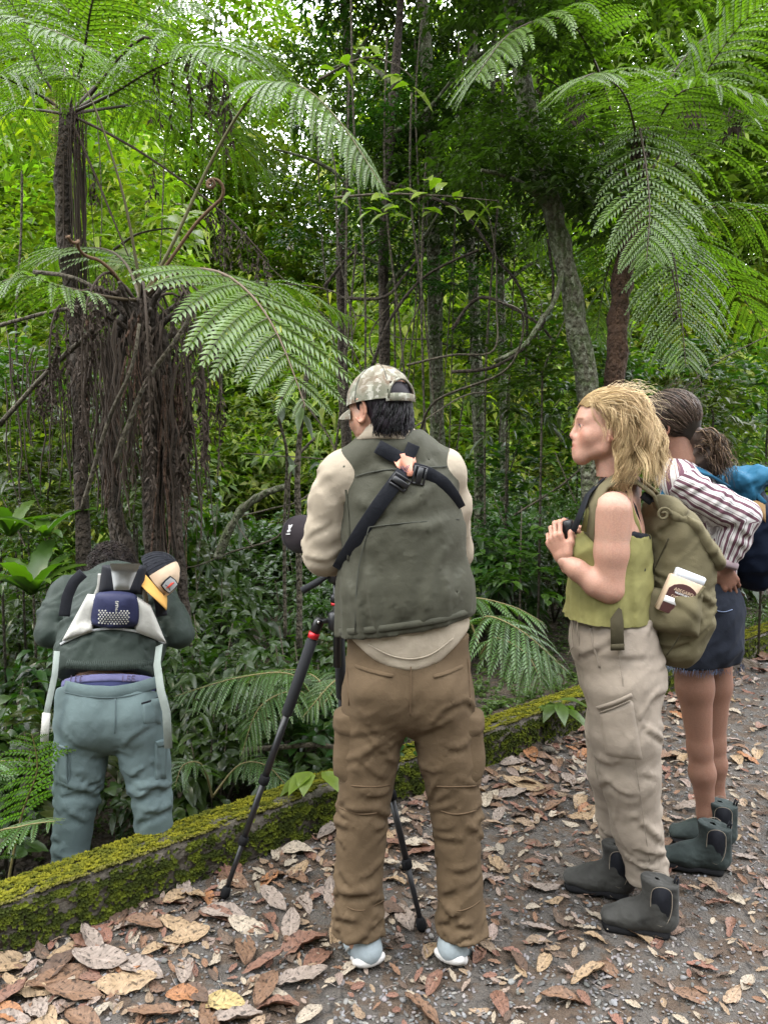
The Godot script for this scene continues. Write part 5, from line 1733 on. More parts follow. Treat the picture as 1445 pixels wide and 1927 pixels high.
	obj("pocket_hem", strap(f, [Vector3(0.788, 1.151, -2.200), Vector3(0.848, 1.119, -2.200), Vector3(0.915, 1.087, -2.200), Vector3(0.951, 1.119, -2.200), Vector3(0.974, 1.155, -2.200)], look, 0.010, 0.005, 0.030), M["pack_olive"], sp)
	obj("seam", seam(f, [Vector3(0.857, 1.314, -2.200), Vector3(0.816, 1.219, -2.200), Vector3(0.799, 1.146, -2.200)], look, 0.004, 0.003), M["olive_strap"], pk)
	obj("side_band", strap(f, [Vector3(0.760, 1.177, -2.200), Vector3(0.776, 1.174, -2.200), Vector3(0.795, 1.167, -2.200)], look, 0.026, 0.003, 0.004), M["olive_strap"], pk)
	obj("seam", seam(f, [Vector3(0.915, 1.087, -2.200), Vector3(0.903, 0.993, -2.200), Vector3(0.862, 0.928, -2.200)], look, 0.004, 0.032), M["olive_strap"], pk)
	obj("shoulder_strap", ribbon([Vector3(0.886, 1.364, -2.420), Vector3(0.870, 1.413, -2.410), Vector3(0.812, 1.456, -2.410), Vector3(0.755, 1.464, -2.410), Vector3(0.701, 1.437, -2.400), Vector3(0.665, 1.381, -2.375), Vector3(0.661, 1.294, -2.390), Vector3(0.685, 1.203, -2.420)], [Vector3(-0.6, -1, -0.3), Vector3(-0.5, -1, -0.3), Vector3(0, -1, -0.3), Vector3(0.3, -1, -0.4), Vector3(0.8, -0.7, -0.4), Vector3(1, -0.2, -0.35), Vector3(1, 0, -0.35), Vector3(1, 0.1, -0.4)], 0.058, 0.010), M["pack_olive"], pk)
	obj("shoulder_strap", ribbon([Vector3(0.959, 1.354, -2.620), Vector3(0.938, 1.411, -2.600), Vector3(0.873, 1.458, -2.590), Vector3(0.811, 1.467, -2.590), Vector3(0.756, 1.439, -2.600), Vector3(0.726, 1.363, -2.620), Vector3(0.714, 1.270, -2.610), Vector3(0.723, 1.180, -2.580)], [Vector3(-0.6, -1, 0.1), Vector3(-0.5, -1, 0.1), Vector3(0, -1, 0.1), Vector3(0.3, -1, 0.1), Vector3(0.8, -0.7, 0.1), Vector3(1, -0.2, 0.1), Vector3(1, 0, 0.1), Vector3(1, 0.1, 0.1)], 0.058, 0.010), M["pack_olive"], pk)
	obj("lower_strap", ribbon([Vector3(0.739, 1.162, -2.400), Vector3(0.779, 1.109, -2.360), Vector3(0.812, 1.048, -2.360), Vector3(0.862, 0.978, -2.400)], Vector3(-0.2, 0.1, -1), 0.032, 0.003), M["olive_strap"], pk)
	obj("hip_strap", ribbon([Vector3(0.866, 0.961, -2.410), Vector3(0.802, 1.008, -2.360), Vector3(0.749, 1.045, -2.335), Vector3(0.735, 1.021, -2.320), Vector3(0.738, 0.923, -2.315)], Vector3(0, -0.1, -1), 0.042, 0.003), M["olive_strap"], pk)
	obj("strap_end", ribbon([Vector3(0.736, 0.944, -2.312), Vector3(0.737, 0.925, -2.312)], Vector3(0, -0.1, -1), 0.044, 0.006), M["olive_strap"], pk)
	obj("shoulder_buckle", _buckle(Vector3(0.848, 1.400, -2.400)), M["rubber"], pk)
	# the package
	var c := Vector3(0.998, 1.111, -2.365)
	var ax := Vector3(0.93, -0.36, 0.0).normalized()
	var ay := Vector3(0.36, 0.93, 0.05).normalized()
	var an := ax.cross(ay)
	c = f.hit(Vector3(0.860, 1.157, -2.100), look) + Vector3(0, 0, 0.022)
	var bx := thing("coffee_package", "tan and brown paper package with foil top sticking out of the olive backpack", "package", c)
	var pm := MB.new()
	pm.box(c - ay * 0.01, ax * 0.056, ay * 0.062, an * 0.016, 0.004)
	obj("box", pm, M["cap_tan"], bx)
	pm = MB.new()
	pm.box(c + ay * 0.062 + ax * 0.004, ax * 0.050, ay * 0.016, an * 0.012, 0.004)
	obj("foil_top", pm, mat("foil", lin(0.62, 0.65, 0.7), 0.35), bx)
	var pts := []
	for k in 9:
		var u := k / 8.0 * 2.0 - 1.0
		pts.append(c + an * 0.016 + ax * u * 0.050 + ay * (0.008 + 0.022 * (1.0 - u * u) + (0.006 if absf(u) < 0.8 else 0.0)))
	pts.append(c + an * 0.016 + ax * 0.050 - ay * 0.07)
	pts.append(c + an * 0.016 - ax * 0.050 - ay * 0.07)
	var bl := obj("brown_label", plate(null, pts, -an, 0.001), mat("label_brown", lin(0.055, 0.018, 0.016), 0.5), bx, true)
	for t in [["ABEGARO", 0.012, 0.0105, "cap_tan"], ["PALETAS RICAS", 0.002, 0.0055, "white_mark"], ["CHOCOLATE", -0.012, 0.0085, "cap_tan"]]:
		var tm := TextMesh.new()
		tm.text = t[0]
		tm.font_size = 16
		tm.pixel_size = t[2] / 12.0
		tm.depth = 0.0008
		var o := put("lettering", tm, M[t[3]], bl)
		o.transform = Transform3D(Basis(ax, ay, an), an * 0.0178 + ay * float(t[1]))
	pm = MB.new()
	pm.box(c + an * 0.0175 - ax * 0.020 - ay * 0.028, ax * 0.030, ay * 0.010, an * 0.0008, 0.0004)
	obj("white_sticker", pm, M["white_mark"], bl)

func _buckle(p: Vector3) -> MB:
	var m := MB.new()
	m.box(p, Vector3(0.016, -0.012, 0), Vector3(0.008, 0.011, 0), Vector3(0, 0, 0.005), 0.003)
	m.tube([p + Vector3(0.012, -0.006, 0), p + Vector3(0.026, -0.010, 0.004), p + Vector3(0.034, -0.014, 0.0)], [0.005, 0.004, 0.002], 8)
	return m

func build_dark_haired_woman() -> void:
	var base := Vector3(1.207, 0.000, -2.715)
	var root := thing("person_in_shorts", "dark haired person with ponytail in striped shirt, denim shorts and ankle boots, hand on hip", "person", base)
	root.name = numbered("person")
	var look := Vector3(0.45, -0.12, -1)
	var j := {
		"pelvis": Vector3(1.264, 0.865, -2.920), "waist": Vector3(1.265, 1.066, -2.930), "chest": Vector3(1.224, 1.300, -2.920), "neck": Vector3(1.139, 1.463, -2.920), "neck1": Vector3(1.095, 1.566, -2.920),
		"hipL": Vector3(1.195, 0.797, -2.850), "hipR": Vector3(1.350, 0.757, -3.000), "kneeL": Vector3(1.238, 0.390, -2.840), "kneeR": Vector3(1.364, 0.343, -3.000),
		"ankleL": Vector3(1.279, 0.039, -2.830), "ankleR": Vector3(1.389, 0.034, -3.000), "toeL": Vector3(1.207, -0.061, -2.860), "toeR": Vector3(1.301, -0.045, -3.040),
		"shL": Vector3(1.126, 1.403, -2.790), "shR": Vector3(1.248, 1.386, -3.070), "elL": Vector3(1.315, 1.313, -2.720), "elR": Vector3(1.554, 1.230, -3.200),
		"wrL": Vector3(1.263, 1.122, -2.760), "wrR": Vector3(1.406, 1.049, -3.100), "w": Vector3(0.1, 0.05, 1), "wp": Vector3(0, 0, 1)}
	var hx := frame(Vector3(1.107, 1.649, -2.920), Vector3(-0.74, -0.18, -0.64), Vector3(-0.1, 1, 0), 1.02)
	var bm := body(j, 0.87, 0.011)
	bm.join(head(hx, 0.0055, 0.95, true, {"flush": 0.7}))
	bm.join(arm_hand(j.elL, j.wrL, Vector3(-0.2, 0.3, -1), Vector3(0.85, -0.1, 0.0), true, EASY, THUMB))
	bm.join(arm_hand(j.elR, j.wrR, Vector3(-0.2, 0.3, 1), Vector3(0.85, -0.1, 0.0), false, EASY, THUMB))
	obj("body", bm, M["skin_tan"], root)
	eyes(hx, root)
	# shorts
	var f := Field.new(Vector3(0.997, 0.691, -2.750) - Vector3(0, 0, 0.48), Vector3(1.380, 1.136, -2.750) + Vector3(0, 0, 0.05), 0.008)
	f.stack([Vector3(1.261, 1.068, -2.920), Vector3(1.271, 0.918, -2.920), Vector3(1.270, 0.800, -2.920)], [Vector2(0.145, 0.118), Vector2(0.17, 0.135), Vector2(0.18, 0.142)], Vector3(0, 0, 1))
	f.limb([Vector3(1.198, 0.829, -2.850), Vector3(1.205, 0.698, -2.850)], [0.105, 0.102], 0.012)
	f.limb([Vector3(1.359, 0.788, -3.010), Vector3(1.369, 0.650, -3.010)], [0.105, 0.102], 0.012)
	f.perturb(noise, [], 0.006)
	f.cut(Vector3(1.218, 0.723, -2.850), Vector3(0.05, -1, 0.03))
	f.cut(Vector3(1.228, 1.060, -2.900), Vector3.UP)
	var so := obj("denim_shorts", f.mesh(), M["denim"], root)
	var fr := MB.new()
	for k in 420:
		var near := k < 250
		var a := rr(0, TAU)
		var cx := Vector3(1.204, 0.723, -2.850) if near else Vector3(1.368, 0.677, -3.010)
		var p := cx + Vector3(cos(a) * 0.103, rr(-0.006, 0.012), sin(a) * 0.103)
		fr.tube([p, p + Vector3(rr(-0.006, 0.006), rr(-0.022, -0.008), rr(-0.004, 0.004))], [0.0011, 0.0005], 3, Color.WHITE, false)
	obj("frayed_hem", fr, M["fray"], so)
	obj("pocket_stitching", seam(f, [Vector3(1.117, 0.991, -2.500), Vector3(1.158, 0.980, -2.500), Vector3(1.190, 0.991, -2.500)], look, 0.003), M["fray"], so)
	# striped shirt: the stripes run along the body and along each sleeve
	f = Field.new(Vector3(0.988, 1.001, -2.720) - Vector3(0, 0, 0.65), Vector3(1.408, 1.531, -2.720) + Vector3(0, 0, 0.12), 0.008)
	f.stack([Vector3(1.267, 1.023, -2.930), Vector3(1.258, 1.151, -2.930), Vector3(1.224, 1.300, -2.920), Vector3(1.183, 1.415, -2.920), Vector3(1.148, 1.457, -2.920)], [Vector2(0.150, 0.112), Vector2(0.150, 0.112), Vector2(0.155, 0.118), Vector2(0.135, 0.085), Vector2(0.085, 0.065)], Vector3(0.1, 0.05, 1))
	var arms := [[Vector3(1.117, 1.435, -2.790), Vector3(1.162, 1.393, -2.760), Vector3(1.227, 1.359, -2.735), Vector3(1.312, 1.313, -2.720)], [Vector3(1.312, 1.313, -2.720), Vector3(1.295, 1.227, -2.735), Vector3(1.272, 1.143, -2.755)]]
	f.cap(Vector3(1.132, 1.461, -2.900), Vector3(1.113, 1.435, -2.790), 0.072, 0.070, 0.03)
	f.limb(arms[0], [0.064, 0.063, 0.062, 0.060], 0.02)
	f.limb(arms[1], [0.060, 0.052, 0.043], 0.02)
	f.limb([Vector3(1.240, 1.387, -3.050), Vector3(1.554, 1.230, -3.200), Vector3(1.406, 1.049, -3.100)], [0.065, 0.065, 0.045], 0.02)
	f.perturb(noise, [], 0.004)
	f.creases(arms[0], [0.062, 0.063, 0.062, 0.060], [[0.35, 0.2, 6, 0.007, 0.3], [0.85, 0.1, 9, 0.009, 0.15]], rng, Vector3(0, 0, 1), 0.0, 1.6)
	f.creases(arms[1], [0.060, 0.052, 0.043], [[0.25, 0.2, 8, 0.008, 0.15]], rng, Vector3(0, 0, 1), 0.0, 1.6)
	f.cut_near(Vector3(1.268, 1.139, -2.755), Vector3(-0.4, -1, 0.0), 0.1)
	var m := f.mesh()
	var segs := [[arms[0][1], arms[0][3]], [arms[1][0], arms[1][2]], [Vector3(1.267, 1.023, -2.930), Vector3(1.161, 1.436, -2.920)]]
	for k in m.v.size():
		var best := 1e9
		for s in 3:
			var a: Vector3 = segs[s][0]
			var b: Vector3 = segs[s][1]
			var ax := (b - a).normalized()
			var t := clampf((m.v[k] - a).dot(ax), 0.0, a.distance_to(b))
			var q := m.v[k] - a - ax * t
			var d: float = q.length() / [1.0, 1.0, 1.9][s]
			if d < best:
				best = d
				var away := (Vector3(0, 0, -1) - ax * -ax.z).normalized()
				var ang := atan2(q.dot(ax.cross(away)), -q.dot(away))
				m.t[k] = Vector2(ang / TAU * [7.0, 7.0, 12.0][s], t * 3.0)
	var sh := obj("striped_shirt", m, M["striped_shirt"], root)
	var cm := MB.new()
	var cuff := []
	for r in [[0.047, 0.012], [0.050, 0.008], [0.050, -0.008], [0.046, -0.014]]:
		var ring := PackedVector3Array()
		var ax := Vector3(-0.30, -0.95, 0.1).normalized()
		var s1 := ax.cross(Vector3(0, 0, 1)).normalized()
		var s2 := ax.cross(s1)
		for k in 20:
			var a := TAU * k / 20.0
			ring.append(Vector3(1.268, 1.135, -2.755) - ax * r[1] + (s1 * cos(a) + s2 * sin(a)) * r[0])
		cuff.append(ring)
	cm.skin(cuff, true, true)
	for k in cm.v.size():
		cm.t[k] = Vector2(0.5, cm.v[k].y * 3.0)
	obj("rolled_cuff", cm, M["striped_shirt"], sh)
	# hair drawn back into a curly ponytail
	var hm := MB.new()
	var hf := Field.new(Vector3(-0.12, -0.14, -0.16), Vector3(0.12, 0.15, 0.12), 0.006)
	hf.ecap(Vector3(0, 0.040, -0.038), Vector3(0, 0.042, 0.030), Vector2(0.082, 0.092), Vector2(0.074, 0.080), Vector3.RIGHT, 0.02)
	hf.cap(Vector3(0, -0.02, -0.07), Vector3(0, -0.05, -0.085), 0.05, 0.03, 0.03)
	hm.join(hf.mesh(Color(0.022, 0.017, 0.015)), hx)
	var tie := Vector3(0, -0.060, -0.100)
	for k in 750:
		var a := rr(0.5, TAU - 0.5)
		var e := asin(rr(-0.3, 0.99))
		var o := Vector3(sin(a) * cos(e) * 0.083, sin(e) * 0.095 + 0.038, cos(a) * cos(e) * 0.106 - 0.010)
		if o.z > 0.05 + maxf(0.0, o.y - 0.06) or (o.y < 0.01 and o.z > -0.035):
			continue
		var pts := []
		for q in 9:
			var t := q / 8.0
			var p := o.lerp(tie, t)
			var el := Vector3(p.x / 0.088, (p.y - 0.038) / 0.100, (p.z + 0.012) / 0.114)
			if el.length() < 1.0 and el.length() > 0.01:
				p = (p - Vector3(0, 0.038, -0.012)) / el.length() * (1.0 + 0.02 * rr(0, 1)) + Vector3(0, 0.038, -0.012)
			p += Vector3(sin(t * 7.0 + k), cos(t * 6.0 + k * 1.7), 0) * 0.0035 * sin(t * PI)
			pts.append(hx * p)
		hm.tube(pts, [0.0022, 0.0022, 0.0022, 0.0022, 0.002, 0.002, 0.002, 0.0015, 0.001], 3, Color(0.03, 0.021, 0.016) * rr(0.3, 3.2), false)
	var w := hx * tie
	var pf := Field.new(w - Vector3.ONE * 0.2, w + Vector3.ONE * 0.25, 0.008)
	pf.limb([w, Vector3(1.197, 1.550, -2.900), Vector3(1.234, 1.525, -2.880), Vector3(1.267, 1.478, -2.880)], [0.03, 0.046, 0.050, 0.03], 0.03)
	pf.perturb(noise, [], 0.02)
	hm.join(pf.mesh(Color(0.05, 0.033, 0.024)))
	for k in 700:
		var o := w.lerp(Vector3(1.234, 1.525, -2.880), rng.randf()) + Vector3(rr(-0.03, 0.03), rr(-0.03, 0.035), rr(-0.035, 0.035))
		var light := rng.randf()
		strand(hm, o, Vector3(0.9, rr(-0.3, 0.6), rr(-0.7, 0.7)), Vector3(rr(-0.1, 0.2), -0.34, rr(-0.15, 0.15)), 13, rr(0.007, 0.011), rr(0.0014, 0.0024), rr(0.006, 0.013), rr(1.6, 3.2), Color(0.035, 0.023, 0.016).lerp(Color(0.24, 0.16, 0.10), light * light))
	for k in 70:
		var a := rr(0.6, TAU - 0.6)
		var e := rr(0.3, 1.5)
		var o := Vector3(sin(a) * cos(e) * 0.086, sin(e) * 0.098 + 0.037, cos(a) * cos(e) * 0.108 - 0.010)
		long_strand(hm, hx, o, Vector3(o.x * 8.0, o.y * 6.0, -0.6), Vector3(rr(-0.3, 0.3), -0.3, rr(-0.3, 0.3)), 8, 0.011, 0.0005, 0.005, 1.2, Color(0.08, 0.06, 0.05))
	obj("hair", hm, M["hair"], root)
	var er := MB.new()
	var ring2 := []
	for k in 9:
		var a := k * TAU / 8.0
		ring2.append(hx * Vector3(0.083, -0.052 + cos(a) * 0.013, -0.006 + sin(a) * 0.013))
	er.tube(ring2, [0.0016], 5, Color.WHITE, false)
	obj("earring", er, M["tortoise"], root)
	boot(root, Vector3(1.270, 0.000, -2.626), Vector3(1.012, 0.000, -2.708), Vector3.ZERO, M["suede_green"])
	boot(root, Vector3(1.373, 0.000, -2.799), Vector3(1.116, 0.000, -2.879), Vector3.ZERO, M["suede_green"])
	# the teal pack
	var pk := thing("teal_backpack", "teal and navy roll top backpack on the back of the dark haired person", "backpack", Vector3(1.534, 1.024, -3.050))
	f = Field.new(Vector3(1.251, 0.975, -2.850) - Vector3(0, 0, 0.5), Vector3(1.580, 1.449, -2.850) + Vector3(0.1, 0.05, 0.05), 0.009)
	f.stack([Vector3(1.435, 1.368, -3.000), Vector3(1.478, 1.261, -3.000), Vector3(1.504, 1.142, -3.000), Vector3(1.490, 1.065, -3.000)], [Vector2(0.14, 0.07), Vector2(0.15, 0.105), Vector2(0.15, 0.115), Vector2(0.14, 0.08)], Vector3(0, 0, 1), 0.05)
	f.perturb(noise, [], 0.009)
	obj("pack_body", f.mesh(), M["pack_navy"], pk)
	var g := Field.new(Vector3(1.259, 1.326, -2.850) - Vector3(0, 0, 0.5), Vector3(1.515, 1.550, -2.850) + Vector3(0.1, 0.05, 0.05), 0.007)
	g.ecap(Vector3(1.385, 1.433, -2.990), Vector3(1.482, 1.461, -2.990), Vector2(0.145, 0.045), Vector2(0.15, 0.036), Vector3(0, 0, 1), 0.02)
	g.ecap(Vector3(1.415, 1.380, -2.990), Vector3(1.455, 1.444, -2.990), Vector2(0.145, 0.05), Vector2(0.145, 0.045), Vector3(0, 0, 1), 0.02)
	g.cap(Vector3(1.440, 1.452, -2.880), Vector3(1.542, 1.440, -3.100), 0.026, 0.026, 0.01)
	g.perturb(noise, [[1.43, 0.08, 0.006, 10.0, 14.0]], 0.008)
	obj("roll_top", g.mesh(), M["pack_teal"], pk)
	obj("tan_panel", patch(f, Vector3(1.330, 1.392, -2.700), Vector3(1.396, 1.377, -2.700), Vector3(1.400, 1.290, -2.700), Vector3(1.357, 1.334, -2.700), look, 0.006, 0.004, 8, 8, 0.2), M["tan_panel"], pk)
	obj("compression_strap", strap(f, [Vector3(1.340, 1.419, -2.700), Vector3(1.368, 1.396, -2.700), Vector3(1.392, 1.369, -2.700)], look, 0.018, 0.004, 0.012), M["pack_teal"], pk)
	obj("shoulder_strap", ribbon([Vector3(1.305, 1.424, -2.860), Vector3(1.212, 1.470, -2.800), Vector3(1.143, 1.491, -2.790), Vector3(1.096, 1.466, -2.800), Vector3(1.071, 1.390, -2.800), Vector3(1.083, 1.270, -2.800)], Vector3(0.3, -1, -0.5), 0.06, 0.010), M["pack_teal"], pk)
	obj("shoulder_strap", ribbon([Vector3(1.396, 1.415, -3.060), Vector3(1.316, 1.474, -3.040), Vector3(1.246, 1.496, -3.040), Vector3(1.190, 1.464, -3.040), Vector3(1.164, 1.376, -3.060), Vector3(1.179, 1.245, -3.050)], Vector3(0.3, -1, -0.3), 0.06, 0.010), M["pack_teal"], pk)

func build_bending_man() -> void:
	var base := Vector3(-1.023, -0.260, -2.660)
	var root := thing("person_bending", "person bending forward beyond the wall in dark green jacket and grey green trousers", "person", base)
	root.name = numbered("person")
	var look := Vector3(-0.36, -0.26, -1)
	var j := {
		"pelvis": Vector3(-1.024, 0.639, -2.720), "waist": Vector3(-1.047, 0.769, -2.800), "chest": Vector3(-1.100, 0.927, -2.980), "neck": Vector3(-1.149, 0.994, -3.120), "neck1": Vector3(-1.184, 1.026, -3.200),
		"hipL": Vector3(-1.107, 0.579, -2.690), "hipR": Vector3(-0.902, 0.579, -2.690), "kneeL": Vector3(-1.138, 0.277, -2.660), "kneeR": Vector3(-0.855, 0.277, -2.660),
		"ankleL": Vector3(-1.176, -0.115, -2.630), "ankleR": Vector3(-0.837, -0.101, -2.640), "toeL": Vector3(-1.254, -0.265, -2.780), "toeR": Vector3(-0.878, -0.250, -2.790),
		"shL": Vector3(-1.264, 0.971, -2.980), "shR": Vector3(-0.909, 0.960, -2.980), "elL": Vector3(-1.301, 0.843, -2.860), "elR": Vector3(-0.803, 0.838, -2.880),
		"wrL": Vector3(-1.252, 0.811, -3.100), "wrR": Vector3(-1.023, 0.795, -3.120), "w": Vector3.RIGHT, "wp": Vector3.RIGHT}
	var hx := frame(Vector3(-1.204, 1.005, -3.240), Vector3(0, -0.75, -0.66), Vector3(0, 0.66, -0.75), 1.0)
	var bm := body(j, 1.0, 0.012)
	bm.join(head(hx, 0.008, 1.05))
	bm.join(arm_hand(j.elL, j.wrL, Vector3(0.4, -0.3, -0.6), Vector3.ZERO, true, EASY, THUMB))
	bm.join(arm_hand(j.elR, j.wrR, Vector3(-0.4, -0.3, -0.6), Vector3.ZERO, false, EASY, THUMB))
	obj("body", bm, M["skin_man"], root)
	eyes(hx, root)
	var gt: Material = M["grey_thread"]
	# trousers
	var f := Field.new(Vector3(-1.294, -0.260, -2.600) - Vector3(0, 0, 0.3), Vector3(-0.685, 0.815, -2.600) + Vector3(0, 0, 0.12), 0.008)
	f.stack([Vector3(-1.025, 0.717, -2.730), Vector3(-1.019, 0.660, -2.720), Vector3(-1.011, 0.575, -2.700)], [Vector2(0.176, 0.115), Vector2(0.195, 0.125), Vector2(0.212, 0.138)], Vector3.RIGHT, 0.03)
	f.limb([Vector3(-1.104, 0.559, -2.690), Vector3(-1.124, 0.411, -2.680), Vector3(-1.132, 0.277, -2.660), Vector3(-1.158, 0.099, -2.650), Vector3(-1.178, -0.157, -2.630)], [0.106, 0.095, 0.079, 0.066, 0.061], 0.010)
	f.limb([Vector3(-0.911, 0.559, -2.690), Vector3(-0.884, 0.411, -2.680), Vector3(-0.857, 0.277, -2.660), Vector3(-0.843, 0.099, -2.650), Vector3(-0.833, -0.157, -2.630)], [0.104, 0.090, 0.073, 0.063, 0.060], 0.010)
	f.cap(Vector3(-1.067, 0.597, -2.640), Vector3(-1.072, 0.557, -2.640), 0.080, 0.075, 0.04)
	f.cap(Vector3(-0.909, 0.597, -2.640), Vector3(-0.906, 0.557, -2.640), 0.080, 0.075, 0.04)
	f.perturb(noise, [], 0.003)
	for l in [[Vector3(-1.104, 0.559, -2.690), Vector3(-1.124, 0.411, -2.680), Vector3(-1.132, 0.277, -2.660), Vector3(-1.158, 0.099, -2.650), Vector3(-1.178, -0.157, -2.630)], [Vector3(-0.911, 0.559, -2.690), Vector3(-0.884, 0.411, -2.680), Vector3(-0.857, 0.277, -2.660), Vector3(-0.843, 0.099, -2.650), Vector3(-0.833, -0.157, -2.630)]]:
		f.creases(l, [0.108, 0.098, 0.082, 0.068, 0.063], [[0.15, 0.06, 6, 0.006, 0.1], [0.42, 0.06, 13, 0.010, 0.05], [0.62, 0.08, 6, 0.006, 0.06], [0.85, 0.08, 8, 0.007, 0.05]], rng, Vector3(0.2, 0, 1), 0.0, 1.6)
	f.cut(Vector3(-0.978, 0.718, -2.600), Vector3(0.04, 1, -0.55))
	var tr := obj("trousers", f.mesh(), M["grey_trousers"], root)
	obj("seam", seam(f, [Vector3(-0.923, 0.698, -2.500), Vector3(-0.923, 0.638, -2.500), Vector3(-0.929, 0.572, -2.500)], look), gt, tr)
	obj("elastic_waist", strap(f, [Vector3(-1.106, 0.739, -2.500), Vector3(-1.027, 0.724, -2.500), Vector3(-0.935, 0.719, -2.500), Vector3(-0.853, 0.730, -2.500), Vector3(-0.770, 0.754, -2.500)], look, 0.042, 0.004, 0.003), M["grey_trousers"], tr)
	obj("seam", seam(f, [Vector3(-1.107, 0.719, -2.500), Vector3(-1.027, 0.704, -2.500), Vector3(-0.936, 0.698, -2.500), Vector3(-0.854, 0.709, -2.500), Vector3(-0.765, 0.732, -2.500)], look, 0.003, 0.004), gt, tr)
	var bp := obj("back_pocket", patch(f, Vector3(-0.797, 0.710, -2.400), Vector3(-0.723, 0.725, -2.400), Vector3(-0.722, 0.624, -2.400), Vector3(-0.796, 0.624, -2.400), look, 0.003, 0.0015, 8, 8, 0.1), M["grey_trousers"], tr)
	obj("pocket_opening", seam(f, [Vector3(-0.794, 0.705, -2.400), Vector3(-0.759, 0.712, -2.400), Vector3(-0.727, 0.723, -2.400)], look, 0.006, 0.004), M["strap"], bp)
	obj("cargo_pocket", patch(f, Vector3(-1.097, 0.566, -2.400), Vector3(-1.063, 0.551, -2.400), Vector3(-1.064, 0.402, -2.400), Vector3(-1.103, 0.420, -2.400), look, 0.008, 0.003, 8, 10, 0.2), M["grey_trousers"], tr)
	obj("pocket_flap", patch(f, Vector3(-1.105, 0.562, -2.400), Vector3(-1.065, 0.548, -2.400), Vector3(-1.069, 0.519, -2.400), Vector3(-1.104, 0.526, -2.400), look, 0.008, 0.006, 8, 6, 0.2), M["grey_trousers"], tr)
	obj("cargo_pocket", patch(f, Vector3(-0.752, 0.562, -2.400), Vector3(-0.699, 0.575, -2.400), Vector3(-0.709, 0.420, -2.400), Vector3(-0.756, 0.416, -2.400), look, 0.008, 0.003, 8, 10, 0.2), M["grey_trousers"], tr)
	obj("pocket_flap", patch(f, Vector3(-0.752, 0.562, -2.400), Vector3(-0.699, 0.575, -2.400), Vector3(-0.714, 0.540, -2.400), Vector3(-0.742, 0.537, -2.400), look, 0.008, 0.006, 8, 6, 0.2), M["grey_trousers"], tr)
	obj("seam", seam(f, [Vector3(-1.059, 0.548, -2.400), Vector3(-1.055, 0.475, -2.400), Vector3(-1.065, 0.392, -2.400)], look), gt, tr)
	# underwear showing above the trousers
	var u := Field.new(Vector3(-1.202, 0.641, -2.600) - Vector3(0, 0, 0.3), Vector3(-0.742, 0.815, -2.600) + Vector3(0, 0, 0.08), 0.007)
	u.stack([Vector3(-1.033, 0.749, -2.760), Vector3(-1.024, 0.677, -2.730)], [Vector2(0.163, 0.108), Vector2(0.172, 0.113)], Vector3.RIGHT, 0.02)
	var ub := Field.new(Vector3(-1.202, 0.641, -2.600) - Vector3(0, 0, 0.3), Vector3(-0.742, 0.815, -2.600) + Vector3(0, 0, 0.08), 0.007)
	ub.g = u.g.duplicate()
	u.cut(Vector3(-0.979, 0.742, -2.610), Vector3(-0.03, 1, -0.6))
	var un := obj("underwear", u.mesh(), M["underwear"], root)
	ub.stack([Vector3(-1.033, 0.749, -2.760), Vector3(-1.024, 0.677, -2.730)], [Vector2(0.166, 0.111), Vector2(0.175, 0.116)], Vector3.RIGHT, 0.02)
	ub.cut(Vector3(-0.978, 0.769, -2.610), Vector3(-0.05, 1, -0.6))
	ub.cut(Vector3(-0.979, 0.736, -2.610), Vector3(0.05, -1, 0.6))
	obj("waistband", ub.mesh(), M["waistband"], un)
	var lets := {"L": [[0, 1, 0, 0], [0, 0, 0.6, 0]], "E": [[0, 0, 0, 1], [0, 1, 0.6, 1], [0, 0.5, 0.5, 0.5], [0, 0, 0.6, 0]], "D": [[0, 0, 0, 1], [0, 1, 0.5, 0.8], [0.5, 0.8, 0.5, 0.2], [0.5, 0.2, 0, 0]]}
	var words := [[Vector3(-1.011, 0.811, -2.300), "LED"], [Vector3(-0.914, 0.806, -2.300), "LEE"], [Vector3(-0.823, 0.811, -2.300), "LEE"]]
	for w in words:
		var at: Vector3 = w[0]
		for ch in w[1]:
			var p := ub.hit(at, look) + Vector3(0, 0, 0.0015)
			obj("letter", strokes(lets[ch], p, Vector3(0.017, 0, 0), Vector3(0, 0.017, -0.008), 0.0028, 0.001), M["dark_mark"], un)
			at += Vector3(0.017, 0, 0)
	# jacket
	f = Field.new(Vector3(-1.349, 0.670, -2.750) - Vector3(0, 0, 0.65), Vector3(-0.677, 1.176, -2.750) + Vector3(0, 0, 0.15), 0.008)
	f.stack([Vector3(-1.029, 0.718, -2.740), Vector3(-1.047, 0.790, -2.800), Vector3(-1.077, 0.859, -2.900), Vector3(-1.107, 0.945, -3.000), Vector3(-1.141, 1.011, -3.100)], [Vector2(0.182, 0.125), Vector2(0.200, 0.135), Vector2(0.190, 0.135), Vector2(0.175, 0.120), Vector2(0.12, 0.08)], Vector3.RIGHT, 0.04)
	f.limb([Vector3(-1.219, 0.979, -3.030), Vector3(-1.279, 0.973, -2.990), Vector3(-1.303, 0.899, -2.910), Vector3(-1.301, 0.843, -2.860), Vector3(-1.284, 0.822, -2.980), Vector3(-1.252, 0.811, -3.100)], [0.082, 0.074, 0.062, 0.055, 0.05, 0.04], 0.018)
	f.limb([Vector3(-1.022, 0.979, -3.030), Vector3(-0.923, 0.964, -2.990), Vector3(-0.840, 0.886, -2.920), Vector3(-0.803, 0.838, -2.880), Vector3(-0.908, 0.817, -3.000), Vector3(-1.023, 0.795, -3.120)], [0.082, 0.074, 0.062, 0.055, 0.05, 0.04], 0.018)
	f.perturb(noise, [], 0.004)
